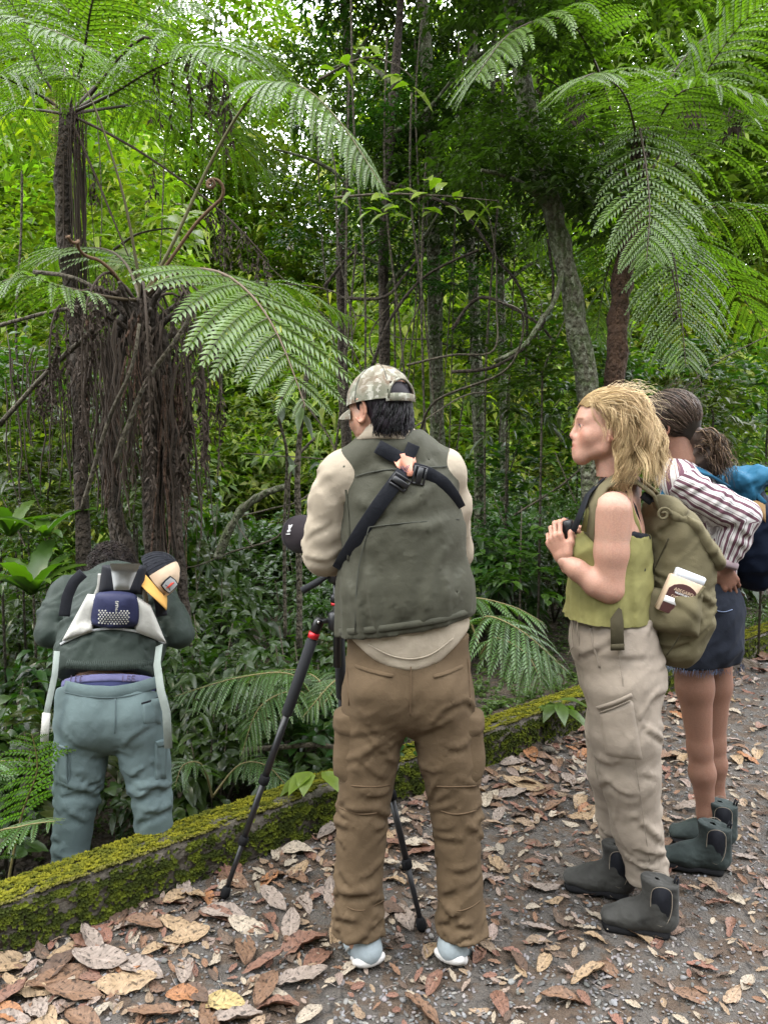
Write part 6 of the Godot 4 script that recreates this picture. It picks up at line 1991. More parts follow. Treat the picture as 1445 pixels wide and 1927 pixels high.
	f.creases([Vector3(-1.029, 0.718, -2.740), Vector3(-1.047, 0.790, -2.800), Vector3(-1.077, 0.859, -2.900), Vector3(-1.107, 0.945, -3.000), Vector3(-1.141, 1.011, -3.100)], [0.13, 0.135, 0.135, 0.12, 0.08], [[0.25, 0.10, 12, 0.008, 0.3], [0.65, 0.15, 12, 0.007, 0.08]], rng, Vector3(0, 0.6, 1), 0.0, 1.3)
	f.creases([Vector3(-1.279, 0.973, -2.990), Vector3(-1.303, 0.899, -2.910), Vector3(-1.301, 0.843, -2.860)], [0.085, 0.072, 0.062], [[0.4, 0.2, 7, 0.006, 0.2]], rng, Vector3(0, 0, 1), 0.0, 1.5)
	f.creases([Vector3(-0.923, 0.964, -2.990), Vector3(-0.840, 0.886, -2.920), Vector3(-0.803, 0.838, -2.880)], [0.085, 0.070, 0.060], [[0.4, 0.2, 7, 0.006, 0.2]], rng, Vector3(0, 0, 1), 0.0, 1.5)
	f.cut(Vector3(-0.975, 0.819, -2.600), Vector3(0.0, -0.75, 0.66))
	var ja := obj("jacket", f.mesh(), M["jacket"], root)
	var gather := MB.new()
	for k in 46:
		var p := f.hit(Vector3(lerpf(-1.02, -0.70, k / 45.0), 0.87, -2.3), look)
		p = f.hit(Vector3(lerpf(-1.02, -0.70, k / 45.0), _hem_y(k / 45.0), -2.3), look)
		gather.tube([p + Vector3(0, 0.004, -0.004), p + Vector3(0, -0.010, 0.004), p + Vector3(0, -0.024, 0.006), p + Vector3(0, -0.032, -0.004)], [0.002, 0.0055, 0.0055, 0.002], 6)
	obj("elastic_hem", gather, M["jacket"], ja)
	# curly hair
	var hm := MB.new()
	var hf := Field.new(Vector3(-0.12, -0.1, -0.14), Vector3(0.12, 0.16, 0.12), 0.008)
	hf.ecap(Vector3(0, 0.04, -0.035), Vector3(0, 0.04, 0.02), Vector2(0.084, 0.094), Vector2(0.078, 0.085), Vector3.RIGHT)
	hm.join(hf.mesh(Color(0.012, 0.010, 0.009)), hx)
	for k in 760:
		var a := rr(0, TAU)
		var e := asin(rr(-0.85, 1.0))
		var o := Vector3(sin(a) * cos(e) * 0.086, sin(e) * 0.098 + 0.038, cos(a) * cos(e) * 0.108 - 0.012)
		var c: Vector3 = hx * o
		var n := (hx.basis * o.normalized())
		var s := n.cross(Vector3(rr(-1, 1), rr(-1, 1), rr(-1, 1))).normalized()
		var t := n.cross(s)
		var pts := []
		for q in 13:
			var b := q * 0.95
			pts.append(c + n * (0.001 + q * 0.0016) + (s * cos(b) + t * sin(b)) * 0.0075)
		hm.tube(pts, [0.0022, 0.0022, 0.002, 0.002, 0.002, 0.002, 0.002, 0.002, 0.0016, 0.0014, 0.001, 0.001, 0.0006], 3, Color(0.022, 0.017, 0.015) * rr(0.6, 2.4), false)
	obj("hair", hm, M["hair"], root)
	for s in [[Vector3(-1.160, -0.155, -2.580), Vector3(-1.246, -0.289, -2.750)], [Vector3(-0.820, -0.145, -2.580), Vector3(-0.864, -0.278, -2.750)]]:
		shoe(root, s[0], s[1])
	running_pack(f)
	loose_cap()

func _hem_y(u: float) -> float:
	return lerpf(0.884, 0.884, u) - 0.004 * sin(u * PI)

func running_pack(f: Field) -> void:
	var look := Vector3(-0.36, -0.22, -1)
	var at := f.hit(Vector3(-0.918, 1.009, -2.500), look)
	var root := thing("running_vest_pack", "small running pack in white, black and navy on the back of the bending person", "backpack", at)
	var wm: Material = M["white_mesh"]
	var np := obj("navy_pocket", patch(f, Vector3(-0.997, 1.093, -2.500), Vector3(-0.820, 1.090, -2.500), Vector3(-0.809, 0.939, -2.500), Vector3(-1.034, 0.943, -2.500), look, 0.060, 0.006, 18, 16, 0.5, Color.WHITE, 0.7), M["navy_nylon"], root)
	obj("upper_panel", patch(f, Vector3(-0.958, 1.184, -2.500), Vector3(-0.792, 1.184, -2.500), Vector3(-0.813, 1.071, -2.500), Vector3(-0.975, 1.079, -2.500), look, 0.026, 0.006, 14, 12, 0.3), M["black_nylon"], root)
	obj("grey_panel", patch(f, Vector3(-0.889, 1.185, -2.400), Vector3(-0.792, 1.185, -2.400), Vector3(-0.825, 1.108, -2.400), Vector3(-0.881, 1.108, -2.400), look, 0.030, 0.012, 10, 10, 0.3), M["grey_panel"], root)
	obj("side_pocket", patch(f, Vector3(-1.015, 1.075, -2.500), Vector3(-0.972, 1.071, -2.500), Vector3(-0.998, 0.932, -2.500), Vector3(-1.123, 0.888, -2.500), look, 0.034, 0.006, 14, 14, 0.35), wm, root)
	obj("side_pocket", patch(f, Vector3(-0.838, 1.071, -2.500), Vector3(-0.782, 1.031, -2.500), Vector3(-0.727, 0.888, -2.500), Vector3(-0.846, 0.932, -2.500), look, 0.034, 0.006, 14, 14, 0.35), wm, root)
	obj("edge_piping", strap(f, [Vector3(-1.121, 0.886, -2.500), Vector3(-1.066, 0.913, -2.500), Vector3(-1.005, 0.939, -2.500), Vector3(-0.920, 0.947, -2.500), Vector3(-0.842, 0.936, -2.500), Vector3(-0.781, 0.913, -2.500), Vector3(-0.729, 0.886, -2.500)], look, 0.009, 0.008, 0.006), M["grey_panel"], root)
	obj("shoulder_strap", strap(f, [Vector3(-1.031, 1.155, -2.500), Vector3(-1.068, 1.122, -2.500), Vector3(-1.095, 1.064, -2.500), Vector3(-1.108, 0.991, -2.500)], look, 0.040, 0.006, 0.006), M["black_nylon"], root)
	obj("shoulder_strap", strap(f, [Vector3(-0.806, 1.155, -2.500), Vector3(-0.770, 1.119, -2.500), Vector3(-0.748, 1.064, -2.500), Vector3(-0.739, 0.991, -2.500)], look, 0.040, 0.006, 0.006), M["black_nylon"], root)
	for l in [[Vector3(-0.966, 1.152, -2.500), Vector3(-0.971, 1.101, -2.500), Vector3(-0.998, 1.046, -2.500), Vector3(-1.021, 1.005, -2.500)], [Vector3(-0.797, 1.141, -2.500), Vector3(-0.805, 1.091, -2.500), Vector3(-0.796, 1.046, -2.500), Vector3(-0.819, 0.982, -2.500)]]:
		obj("cord_channel", strap(f, l, look, 0.018, 0.010, 0.022), wm, root)
	var loop := []
	for k in 11:
		var a := PI * k / 10.0
		loop.append(f.hit(Vector3(-0.876, 1.162, -2.500) + Vector3(-cos(a) * 0.082, sin(a) * 0.030, 0), look, 0.012))
	var m := MB.new()
	m.tube(loop, [0.006], 7)
	obj("grab_loop", m, M["grey_panel"], root)
	for c in [[Vector3(-1.035, 1.009, -2.500), 0.105, 0.004], [Vector3(-0.819, 0.987, -2.500), 0.13, 0.012]]:
		var p := f.hit(c[0], look, 0.052)
		m = MB.new()
		var e: Vector3 = p + Vector3(c[2], -c[1], 0.012)
		m.tube([p, p.lerp(e, 0.5) + Vector3(0.006, 0, 0), e], [0.0026], 5)
		m.tube([p + Vector3(0.008, 0, 0), p.lerp(e, 0.5) - Vector3(0.004, 0, 0), e], [0.0026], 5)
		var cd := obj("drawcord", m, wm, root)
		m = MB.new()
		m.tube([e + Vector3(0, 0.005, 0), e, e - Vector3(0, 0.012, 0), e - Vector3(0, 0.02, 0)], [0.003, 0.007, 0.0075, 0.003], 8)
		obj("toggle", m, wm, cd)
		m = MB.new()
		m.box(p, Vector3(0.012, 0, 0), Vector3(0, 0.009, 0), Vector3(0, 0, 0.008))
		obj("cord_lock", m, wm, cd)
	# print on the navy pocket: rows of dots and a handwritten line
	var dots := MB.new()
	var pocket := _pocket_points(f, look)
	for y in 7:
		for x in 10:
			if y == 0 and x > 2 and x < 7:
				continue
			var u := 0.22 + x * 0.056 + (0.028 if y % 2 else 0.0)
			var v := 0.54 + y * 0.053
			var q := _on_pocket(pocket, u, v)
			dots.tube([q[0] - q[1] * 0.002, q[0] + q[1] * 0.0012, q[0] + q[1] * 0.0014], [0.0036, 0.0036, 0.0010], 7)
	obj("printed_dots", dots, wm, np)
	var line := []
	for k in 40:
		var t := k / 39.0
		var q := _on_pocket(pocket, 0.53 + 0.035 * sin(t * 40.0) * (1.0 - 0.5 * t), 0.30 + 0.26 * t + 0.02 * cos(t * 33.0))
		line.append(q[0] + q[1] * 0.001)
	m = MB.new()
	m.tube(line, [0.0011], 4)
	obj("printed_script", m, wm, np)
	# loose webbing ends
	obj("loose_webbing", ribbon([Vector3(-1.170, 0.838, -2.620), Vector3(-1.172, 0.757, -2.600), Vector3(-1.189, 0.657, -2.580), Vector3(-1.200, 0.609, -2.580)], Vector3(0.3, 0, -1), 0.026, 0.003), M["pale_strap"], root)
	obj("webbing_end", ribbon([Vector3(-1.195, 0.626, -2.575), Vector3(-1.199, 0.574, -2.570), Vector3(-1.205, 0.523, -2.572)], Vector3(0.2, 0, -1), 0.030, 0.008), M["white_mesh"], root)
	obj("loose_webbing", ribbon([Vector3(-0.828, 0.837, -2.700), Vector3(-0.813, 0.790, -2.620), Vector3(-0.782, 0.714, -2.555), Vector3(-0.761, 0.641, -2.545), Vector3(-0.756, 0.512, -2.540)], Vector3(0.1, 0, -1), 0.030, 0.003), M["pale_strap"], root)

func _pocket_points(f: Field, look: Vector3) -> MB:
	return patch(f, Vector3(-0.997, 1.093, -2.500), Vector3(-0.820, 1.090, -2.500), Vector3(-0.809, 0.939, -2.500), Vector3(-1.034, 0.943, -2.500), look, 0.060, 0.006, 18, 16, 0.5, Color.WHITE, 0.7)

func _on_pocket(m: MB, u: float, v: float) -> Array:
	var x := clampi(int(u * 18), 0, 17)
	var y := clampi(int(v * 16), 0, 15)
	var k := y * 19 + x
	var fx := u * 18 - x
	var fy := v * 16 - y
	var p := m.v[k].lerp(m.v[k + 1], fx).lerp(m.v[k + 19].lerp(m.v[k + 20], fx), fy)
	var n := (m.v[k + 1] - m.v[k]).cross(m.v[k] - m.v[k + 19]).normalized()
	if n.z < 0:
		n = -n
	return [p, n]

func loose_cap() -> void:
	var x := frame(Vector3(-0.900, 1.060, -2.840), Vector3(0.45, -0.45, 0.75), Vector3(0.8, 0.55, -0.15), 1.0)
	var root := thing("trucker_cap", "trucker cap with black mesh back, tan front and yellow brim beside the pack", "cap", x.origin)
	var sz := Vector3(0.084, 0.098, 0.098)
	var mesh_ := crown(x, 0.85, TAU - 0.85, 0.0, false, sz, 40)
	obj("mesh_back", mesh_, M["cap_mesh"], root)
	var ribs := MB.new()
	for k in 26:
		var a := lerpf(0.9, TAU - 0.9, k / 25.0)
		var pts := []
		for q in 8:
			var e := q / 7.0 * 1.45
			pts.append(x * Vector3(sin(a) * cos(e) * sz.x * 1.01, sin(e) * sz.y * 1.01 + 0.022, cos(a) * cos(e) * sz.z * 1.01))
		ribs.tube(pts, [0.0014], 3, Color.WHITE, false)
	obj("mesh_ribs", ribs, M["black_nylon"], root)
	obj("front_panel", crown(x, -0.86, 0.86, 0.0, false, sz * 1.004, 24), M["cap_tan"], root)
	obj("brim", brim(x, 0.078, 1.25, 0.030, 0.018, 0.090), M["cap_brim"], root)
	# the badge: a black rimmed patch with a red bird on a twig
	var c := x * Vector3(0, 0.060, 0.0935)
	var n := (x.basis * Vector3(0, 0.32, 0.95)).normalized()
	var ux := x.basis.x
	var uy := n.cross(ux).normalized()
	var sh := [[-0.030, 0.0], [-0.027, 0.026], [0.0, 0.030], [0.027, 0.026], [0.030, 0.0], [0.027, -0.026], [0.0, -0.030], [-0.027, -0.026]]
	var o := []
	var i := []
	for q in sh:
		o.append(c + n * 0.004 - ux * q[0] + uy * q[1] * 0.95)
		i.append(c + n * 0.0052 - ux * q[0] * 0.86 + uy * q[1] * 0.82)
	var bd := obj("badge", plate(null, o, -n, 0.001), M["strap"], root, true)
	obj("badge_field", plate(null, i, -n, 0.001), M["grey_panel"], bd, true)
	var b := MB.new()
	b.tube([c + n * 0.0065 + uy * 0.013 + ux * 0.002, c + n * 0.0068 + uy * 0.006, c + n * 0.0068 - uy * 0.004, c + n * 0.0065 - uy * 0.018 - ux * 0.003], [0.003, 0.0055, 0.0050, 0.0012], 8)
	b.tube([c + n * 0.007 + uy * 0.015 + ux * 0.002, c + n * 0.007 + uy * 0.012 + ux * 0.006], [0.0042, 0.0012], 7)
	obj("bird", b, M["red_mark"], bd)
	b = MB.new()
	b.tube([c + n * 0.0066 - uy * 0.012 - ux * 0.018, c + n * 0.0066 - uy * 0.009, c + n * 0.0066 - uy * 0.013 + ux * 0.018], [0.0014], 5)
	obj("twig", b, M["dark_mark"], bd)

# ---------------------------------------------------------------- plants
func leaf(m: MB, p: Vector3, d: Vector3, n: Vector3, len: float, wide: float, col: Color, sag := 0.25, fine := true) -> void:
	var s := d.cross(n).normalized()
	n = s.cross(d).normalized()
	var tone := col * 0.82
	tone.a = 1.0
	var prof: Array = [[0.0, 0.04], [0.16, 0.52], [0.42, 1.0], [0.72, 0.72], [1.0, 0.0]] if fine else [[0.0, 0.08], [0.45, 1.0], [1.0, 0.0]]
	var last := -1
	for k in prof.size():
		var t: float = prof[k][0]
		var w: float = prof[k][1] * wide * 0.5
		var c := p + d * (len * t * (1.0 - 0.25 * sag * t)) - Vector3.UP * (len * sag * t * t)
		if w <= 0.0:
			var e := m.vert(c, col)
			m.tri(last, e, last + 1)
			m.tri(last + 1, e, last + 2)
			return
		var a := m.vert(c - s * w + n * w * 0.28, col)
		m.vert(c, tone)
		m.vert(c + s * w + n * w * 0.28, col)
		if last >= 0:
			m.quad(last, a, a + 1, last + 1)
			m.quad(last + 1, a + 1, a + 2, last + 2)
		last = a

func hue(a: Color, b: Color, k: float, j := 0.12) -> Color:
	var c := a.lerp(b, clampf(k, 0, 1)) * rr(1.0 - j, 1.0 + j)
	c.a = 1.0
	return c

# a bush shape: leaves on curved twigs filling a rounded volume of radius 1
func bush(leaves: int, len: float, ratio: float, dark: Color, pale: Color, sag: float, squash := 0.8, fine := true) -> MB:
	var m := MB.new()
	var k := 0
	while k < leaves:
		var d := Vector3(rr(-1, 1), rr(-0.7, 1), rr(-1, 1)).normalized()
		var r := pow(rng.randf(), 0.5) * rr(0.75, 1.1)
		var tip := d * Vector3(1, squash, 1) * r
		var axis := (tip + Vector3(0, 0.35, 0)).normalized()
		var n := 2 + int(rng.randf() * 5)
		for q in n:
			var t := float(q) / n
			var p := tip * (0.72 + 0.28 * t) + Vector3(rr(-1, 1), rr(-1, 1), rr(-1, 1)) * 0.03
			var side := axis.cross(Vector3.UP).normalized() * (1 if q % 2 else -1)
			var ld := (axis * 0.6 + side * rr(0.5, 1.0) + Vector3(rr(-0.3, 0.3), rr(-0.5, 0.2), rr(-0.3, 0.3))).normalized()
			var up := (Vector3.UP + Vector3(rr(-0.6, 0.6), 0, rr(-0.6, 0.6))).normalized()
			leaf(m, p, ld, up, len * rr(0.6, 1.15), len * ratio * rr(0.8, 1.15), hue(dark, pale, rng.randf() ** 1.5), sag * rr(0.4, 1.3), fine)
		k += n
	return m

# a fern frond along a curve: brown stalk and leaflets of leaflets
func frond(path: Array, wide: float, pairs: int, bits: int, col: Color, parent: Node3D, droop := 0.3, from := 0.22, called := "frond", bare := Color(0.05, 0.035, 0.015), fat := 1.0, apart := false, full := 0.60) -> void:
	var pts := []
	var n := 26
	for k in n + 1:
		pts.append(_along(path, float(k) / n))
	var st := MB.new()
	var rs := []
	for k in n + 1:
		rs.append(lerpf(0.0095, 0.0018, float(k) / n) * fat)
	st.tube(pts, rs, 5, bare, false)
	var m := MB.new()
	var len := 0.0
	for k in n:
		len += pts[k].distance_to(pts[k + 1])
	var root := obj(called, st, M["stalk"], parent)
	for k in pairs:
		var u := from + (1.0 - from) * (k + 0.5) / pairs
		var p := _along(path, u)
		var d := (_along(path, minf(u + 0.02, 1.0)) - _along(path, u - 0.02)).normalized()
		var x := d.cross(Vector3.UP)
		x = x.normalized() if x.length() > 0.15 else Vector3.RIGHT
		var up := x.cross(d).normalized()
		var e := (u - from) / (1.0 - from)
		var pl := wide * pow(sin(clampf(0.13 + e * 0.87, 0, 1) * PI), 0.62) * (1.0 if e < 0.5 else lerpf(1.0, 0.8, (e - 0.5) * 2.0)) * rr(0.9, 1.06)
		for s in [-1.0, 1.0]:
			if not apart and rng.randf() < 0.03:
				continue
			var pd: Vector3 = (x * s + d * (0.32 + 0.5 * e + rr(-0.10, 0.10)) + up * (0.05 + rr(-0.12, 0.10))).normalized()
			var dr := droop * rr(0.75, 1.35)
			var pp := p
			var sp := []
			var step := pl / 7.0
			for q in 8:
				sp.append(pp)
				pd = (pd - Vector3.UP * dr * 0.16 * (1.0 + q * 0.12)).normalized()
				pp += pd * step
			m.tube(sp, [0.0022 * fat, 0.0005], 3, bare, false)
			var tone := hue(col * 0.78, col * 1.15, rng.randf(), 0.08)
			for b in bits:
				var t := (b + 0.35) / bits
				var f := t * 7.0
				var q := mini(int(f), 6)
				var bp: Vector3 = sp[q].lerp(sp[q + 1], f - q)
				var al: Vector3 = (sp[q + 1] - sp[q]).normalized()
				var sd: Vector3 = al.cross(up).normalized()
				var bl := minf(pl * 0.15, len * (1.0 - from) / pairs * (0.60 if apart else full)) * minf(1.0, (1.06 - t) * 2.2) * rr(0.88, 1.08)
				var bw := pl / bits * (0.36 if apart else (0.38 if full > 0.5 else 0.34))
				if rng.randf() < 0.02:
					continue
				for z in [-1.0, 1.0]:
					var bd: Vector3 = (sd * z + al * 0.42 - Vector3.UP * (0.10 + droop * 0.25)).normalized()
					var a := m.vert(bp - al * bw, tone)
					m.vert(bp + al * bw, tone)
					m.vert(bp + bd * bl * 0.55 + al * bw * 1.05, tone)
					m.vert(bp + bd * bl * 0.55 - al * bw * 0.75, tone)
					m.vert(bp + bd * bl + al * bw * 0.9 - Vector3.UP * bl * 0.12, tone)
					m.quad(a, a + 1, a + 2, a + 3)
					m.tri(a + 3, a + 2, a + 4)
			if apart:
				obj("leaflet", m, M["frond"], root)
				m = MB.new()
	if not apart:
		obj("blade", m, M["frond"], root)

func _along(path: Array, u: float) -> Vector3:
	var n := path.size() - 1
	var f := clampf(u, 0.0, 0.9999) * n
	var k := int(f)
	var a: Vector3 = path[maxi(k - 1, 0)]
	var b: Vector3 = path[k]
	var c: Vector3 = path[k + 1]
	var d: Vector3 = path[mini(k + 2, n)]
	return b.cubic_interpolate(c, a, d, f - k)

func curve(path: Array, n: int) -> Array:
	var out := []
	for k in n + 1:
		out.append(_along(path, float(k) / n))
	return out

func taper(r0: float, r1: float, n: int, rough := 0.0) -> Array:
	var out := []
	for k in n + 1:
		out.append(lerpf(r0, r1, float(k) / n) * (1.0 + rr(-rough, rough)))
	return out

func trunk(path: Array, r0: float, r1: float, m: Material, parent: Node3D, called := "trunk", sides := 14, n := 30, rough := 0.06) -> MeshInstance3D:
	var mb := MB.new()
	mb.tube(curve(path, n), taper(r0, r1, n, rough), sides)
	for k in mb.v.size():
		var p := mb.v[k]
		var q := noise.get_noise_3d(p.x * 14.0, p.y * 5.0, p.z * 14.0)
		mb.v[k] += Vector3(q, 0, noise.get_noise_3d(p.z * 14.0, p.y * 5.0, p.x * 14.0)) * r0 * 0.35
	return obj(called, mb, m, parent)

func hanging(m: MB, p: Vector3, len: float, r: float, sway: float, col := Color.WHITE) -> void:
	var pts := []
	var q := p
	for k in 7:
		pts.append(q)
		q += Vector3(rr(-1, 1) * sway, -len / 6.0, rr(-1, 1) * sway)
	m.tube(pts, [r, r, r * 0.9, r * 0.9, r * 0.8, r * 0.7, r * 0.3], 4, col, false)

# dead fern remains: stalk with shrivelled hanging shreds
func dead_frond(path: Array, parent: Node3D, shreds: int, len: float) -> void:
	var m := MB.new()
	m.tube(curve(path, 14), taper(0.008, 0.003, 14), 5)
	for k in shreds:
		var p := _along(path, rr(0.3, 1.0))
		var l := len * rr(0.4, 1.0)
		var q := p
		var pts := []
		for z in 6:
			pts.append(q)
			q += Vector3(rr(-0.012, 0.012), -l / 5.0, rr(-0.012, 0.012))
		m.tube(pts, [0.003, 0.001], 3, Color.WHITE, false)
		for z in 16:
			var t := rr(0.05, 1.0) * 4.9
			var a: Vector3 = pts[int(t)].lerp(pts[int(t) + 1], t - int(t))
			leaf(m, a, Vector3(rr(-1, 1), rr(-1.2, 0.1), rr(-1, 1)).normalized(), Vector3(rr(-1, 1), 0.3, rr(-1, 1)).normalized(), rr(0.015, 0.04), 0.012, Color.WHITE, 0.5, false)
	obj("dead_frond", m, M["dead"], parent)

func fiddlehead(path: Array, r: float, turn: Vector3, parent: Node3D) -> void:
	var pts := curve(path, 14)
	var p: Vector3 = pts[pts.size() - 1]
	var d: Vector3 = (p - pts[pts.size() - 2]).normalized()
	var step := r * 0.5
	for k in 26:
		d = d.rotated(turn, 0.30 + k * 0.014)
		p += d * step
		step *= 0.955
		pts.append(p)
	var m := MB.new()
	m.tube(pts, taper(0.008, 0.006, pts.size() - 1), 6)
	for k in 70:
		var a: Vector3 = pts[int(rr(4, pts.size() - 2))]
		m.tube([a, a + Vector3(rr(-1, 1), rr(-1, 1), rr(-1, 1)).normalized() * 0.018], [0.0007], 3, Color.WHITE, false)
	obj("fiddlehead", m, M["stalk_brown"], parent)

func plant_materials() -> void:
	leafmat("leaf", 0.30, 0.55, Color(0.85, 1.0, 0.42))
	leafmat("leaf_dull", 0.6, 0.4, Color(0.85, 1.0, 0.42))
	leafmat("frond", 0.33, 0.6, Color(0.88, 1.0, 0.35))
	vcol(mat("stalk", Color.WHITE, 0.7))
	mat("stalk_brown", lin(0.10, 0.055, 0.025), 0.85)
	mat("dead", lin(0.035, 0.023, 0.015), 0.95)
	for b in [["bark_dark", 0.042, 0.030, 0.020], ["bark_moss", 0.075, 0.072, 0.042], ["bark_red", 0.085, 0.045, 0.026], ["vine", 0.075, 0.062, 0.040]]:
		var m := mat(b[0], lin(b[1], b[2], b[3]), 0.95)
		m.uv1_triplanar = true
		m.uv1_scale = Vector3(3.0, 1.6, 3.0)
		m.albedo_texture = M["t_rough"]
		m.normal_enabled = true
		m.normal_texture = M["n_rough"]
		m.normal_scale = 1.0
	# pale lichen and green moss blotches for the leaning trunk
	var im := Image.create(256, 256, false, Image.FORMAT_RGB8)
	var a := gray_noise(51, 0.018, 256, 4)
	var b := gray_noise(52, 0.035, 256, 4)
	for y in 256:
		for x in 256:
			var p := a.get_pixel(x, y).r
			var q := b.get_pixel(x, y).r
			var c := lin(0.062, 0.058, 0.036).lerp(lin(0.038, 0.050, 0.014), smoothstep(0.4, 0.6, p))
			c = c.lerp(lin(0.16, 0.17, 0.12), smoothstep(0.58, 0.66, q) * 0.8)
			im.set_pixel(x, y, c)
	M["bark_moss"].albedo_color = Color.WHITE
	M["bark_moss"].albedo_texture = ImageTexture.create_from_image(im)

func build_forest() -> void:
	plant_materials()
	rng.seed = 101
	far_forest()
	rng.seed = 202
	trees()
	rng.seed = 303
	fern_on_the_left()
	fern_with_root_curtain()
	fern_on_the_right()
	rng.seed = 404
	undergrowth()

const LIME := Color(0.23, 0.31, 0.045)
const GREEN := Color(0.072, 0.115, 0.026)
const DEEP := Color(0.038, 0.062, 0.018)
const FERN := Color(0.135, 0.21, 0.058)
const LOW_FERN := Color(0.11, 0.20, 0.065)

# the slope across the gully: leaf masses nobody could count
func far_forest() -> void:
	var kinds := [bush(110, 0.20, 0.42, GREEN * 1.3, LIME * 1.1, 0.4, 0.8, false), bush(120, 0.15, 0.5, GREEN * 1.2, LIME * 1.05, 0.3, 0.7, false), bush(90, 0.30, 0.25, GREEN * 1.3, LIME * 1.2, 0.7, 0.9, false)]
	var where := [[], [], []]
	var cols := [[], [], []]
	for k in 9000:
		var z := -rr(8.5, 34.0)
		var x := rr(-0.95, 0.95) * -z + rr(-1, 1)
		if behind(x, z) < 5.0:
			continue
		var y := ground_height(x, z)
		y += rr(-0.1, 1.6) + (rng.randf() ** 3) * 5.5
		if rng.randf() < 0.5:
			y += rr(0.0, 9.0) * smoothstep(12.0, 22.0, -z)
		# the opening in the canopy
		var open := exp(-(((x / -z) + 0.16) ** 2) / 0.016)
		if -z < 13.0 and open > 0.4:
			continue
		if open > 0.35 and -z < 26.0:
			y = ground_height(x, z) + rr(-0.1, 0.9)
		var q := k % 3
		var s := rr(0.7, 1.5) * lerpf(0.8, 1.5, smoothstep(9.0, 30.0, -z))
		where[q].append(Transform3D(Basis.from_euler(Vector3(rr(-0.4, 0.4), rr(0, TAU), rr(-0.4, 0.4))).scaled_local(Vector3.ONE * s), Vector3(x, y, z)))
		var g := rr(0.7, 1.25)
		cols[q].append(Color(g * rr(0.85, 1.35), g, g * rr(0.7, 1.1)))
	for k in 900:
		var z := -rr(16.0, 30.0)
		var x := rr(0.18, 0.66) * -z
		var q := k % 3
		where[q].append(Transform3D(Basis.from_euler(Vector3(rr(-0.4, 0.4), rr(0, TAU), rr(-0.4, 0.4))).scaled_local(Vector3.ONE * rr(0.9, 1.7)), Vector3(x, 1.55 + rr(0.28, 0.70) * -z, z)))
		cols[q].append(Color.WHITE * rr(0.8, 1.2))
	for q in 3:
		var o := scatter("distant_foliage", kinds[q].mesh(), M["leaf_dull"], where[q], cols[q])
		tag(o, ["distant mass of rainforest foliage on the far slope", "distant fine leaved rainforest foliage on the far slope", "distant drooping long leaved foliage on the far slope"][q], "foliage")
	# the closed canopy over the near trees: it keeps the forest floor dark
	var w3 := []
	var c3 := []
	for k in 230:
		var z := -rr(4.8, 10.5)
		var x := rr(-0.8, 0.8) * -z
		if (x / -z < -0.06 or x / -z > 0.32) and rng.randf() < 0.7:
			continue
		var y := 1.55 + 0.62 * -z + rr(0.5, 2.2)
		w3.append(Transform3D(Basis.from_euler(Vector3(0, rr(0, TAU), 0)).scaled_local(Vector3.ONE * rr(0.7, 1.1)), Vector3(x, y, z)))
		c3.append(Color.WHITE * rr(0.6, 1.0))
	tag(scatter("canopy_foliage", kinds[0].mesh(), M["leaf_dull"], w3, c3), "closed leafy canopy high over the near trees", "foliage")
	# the forest on the other side of the road, behind the viewer, shades the near figures from that side
	var w2 := []
	var c2 := []
	for k in 1000:
		var p := Vector3(rr(-13, 14), rr(0.2, 6.5), rr(3.6, 7.5))
		w2.append(Transform3D(Basis.from_euler(Vector3(0, rr(0, TAU), 0)).scaled_local(Vector3.ONE * rr(0.9, 1.6)), p))
		c2.append(Color.WHITE * rr(0.6, 1.0))
	tag(scatter("roadside_foliage", kinds[1].mesh(), M["leaf_dull"], w2, c2), "rainforest foliage along the other side of the road", "foliage")

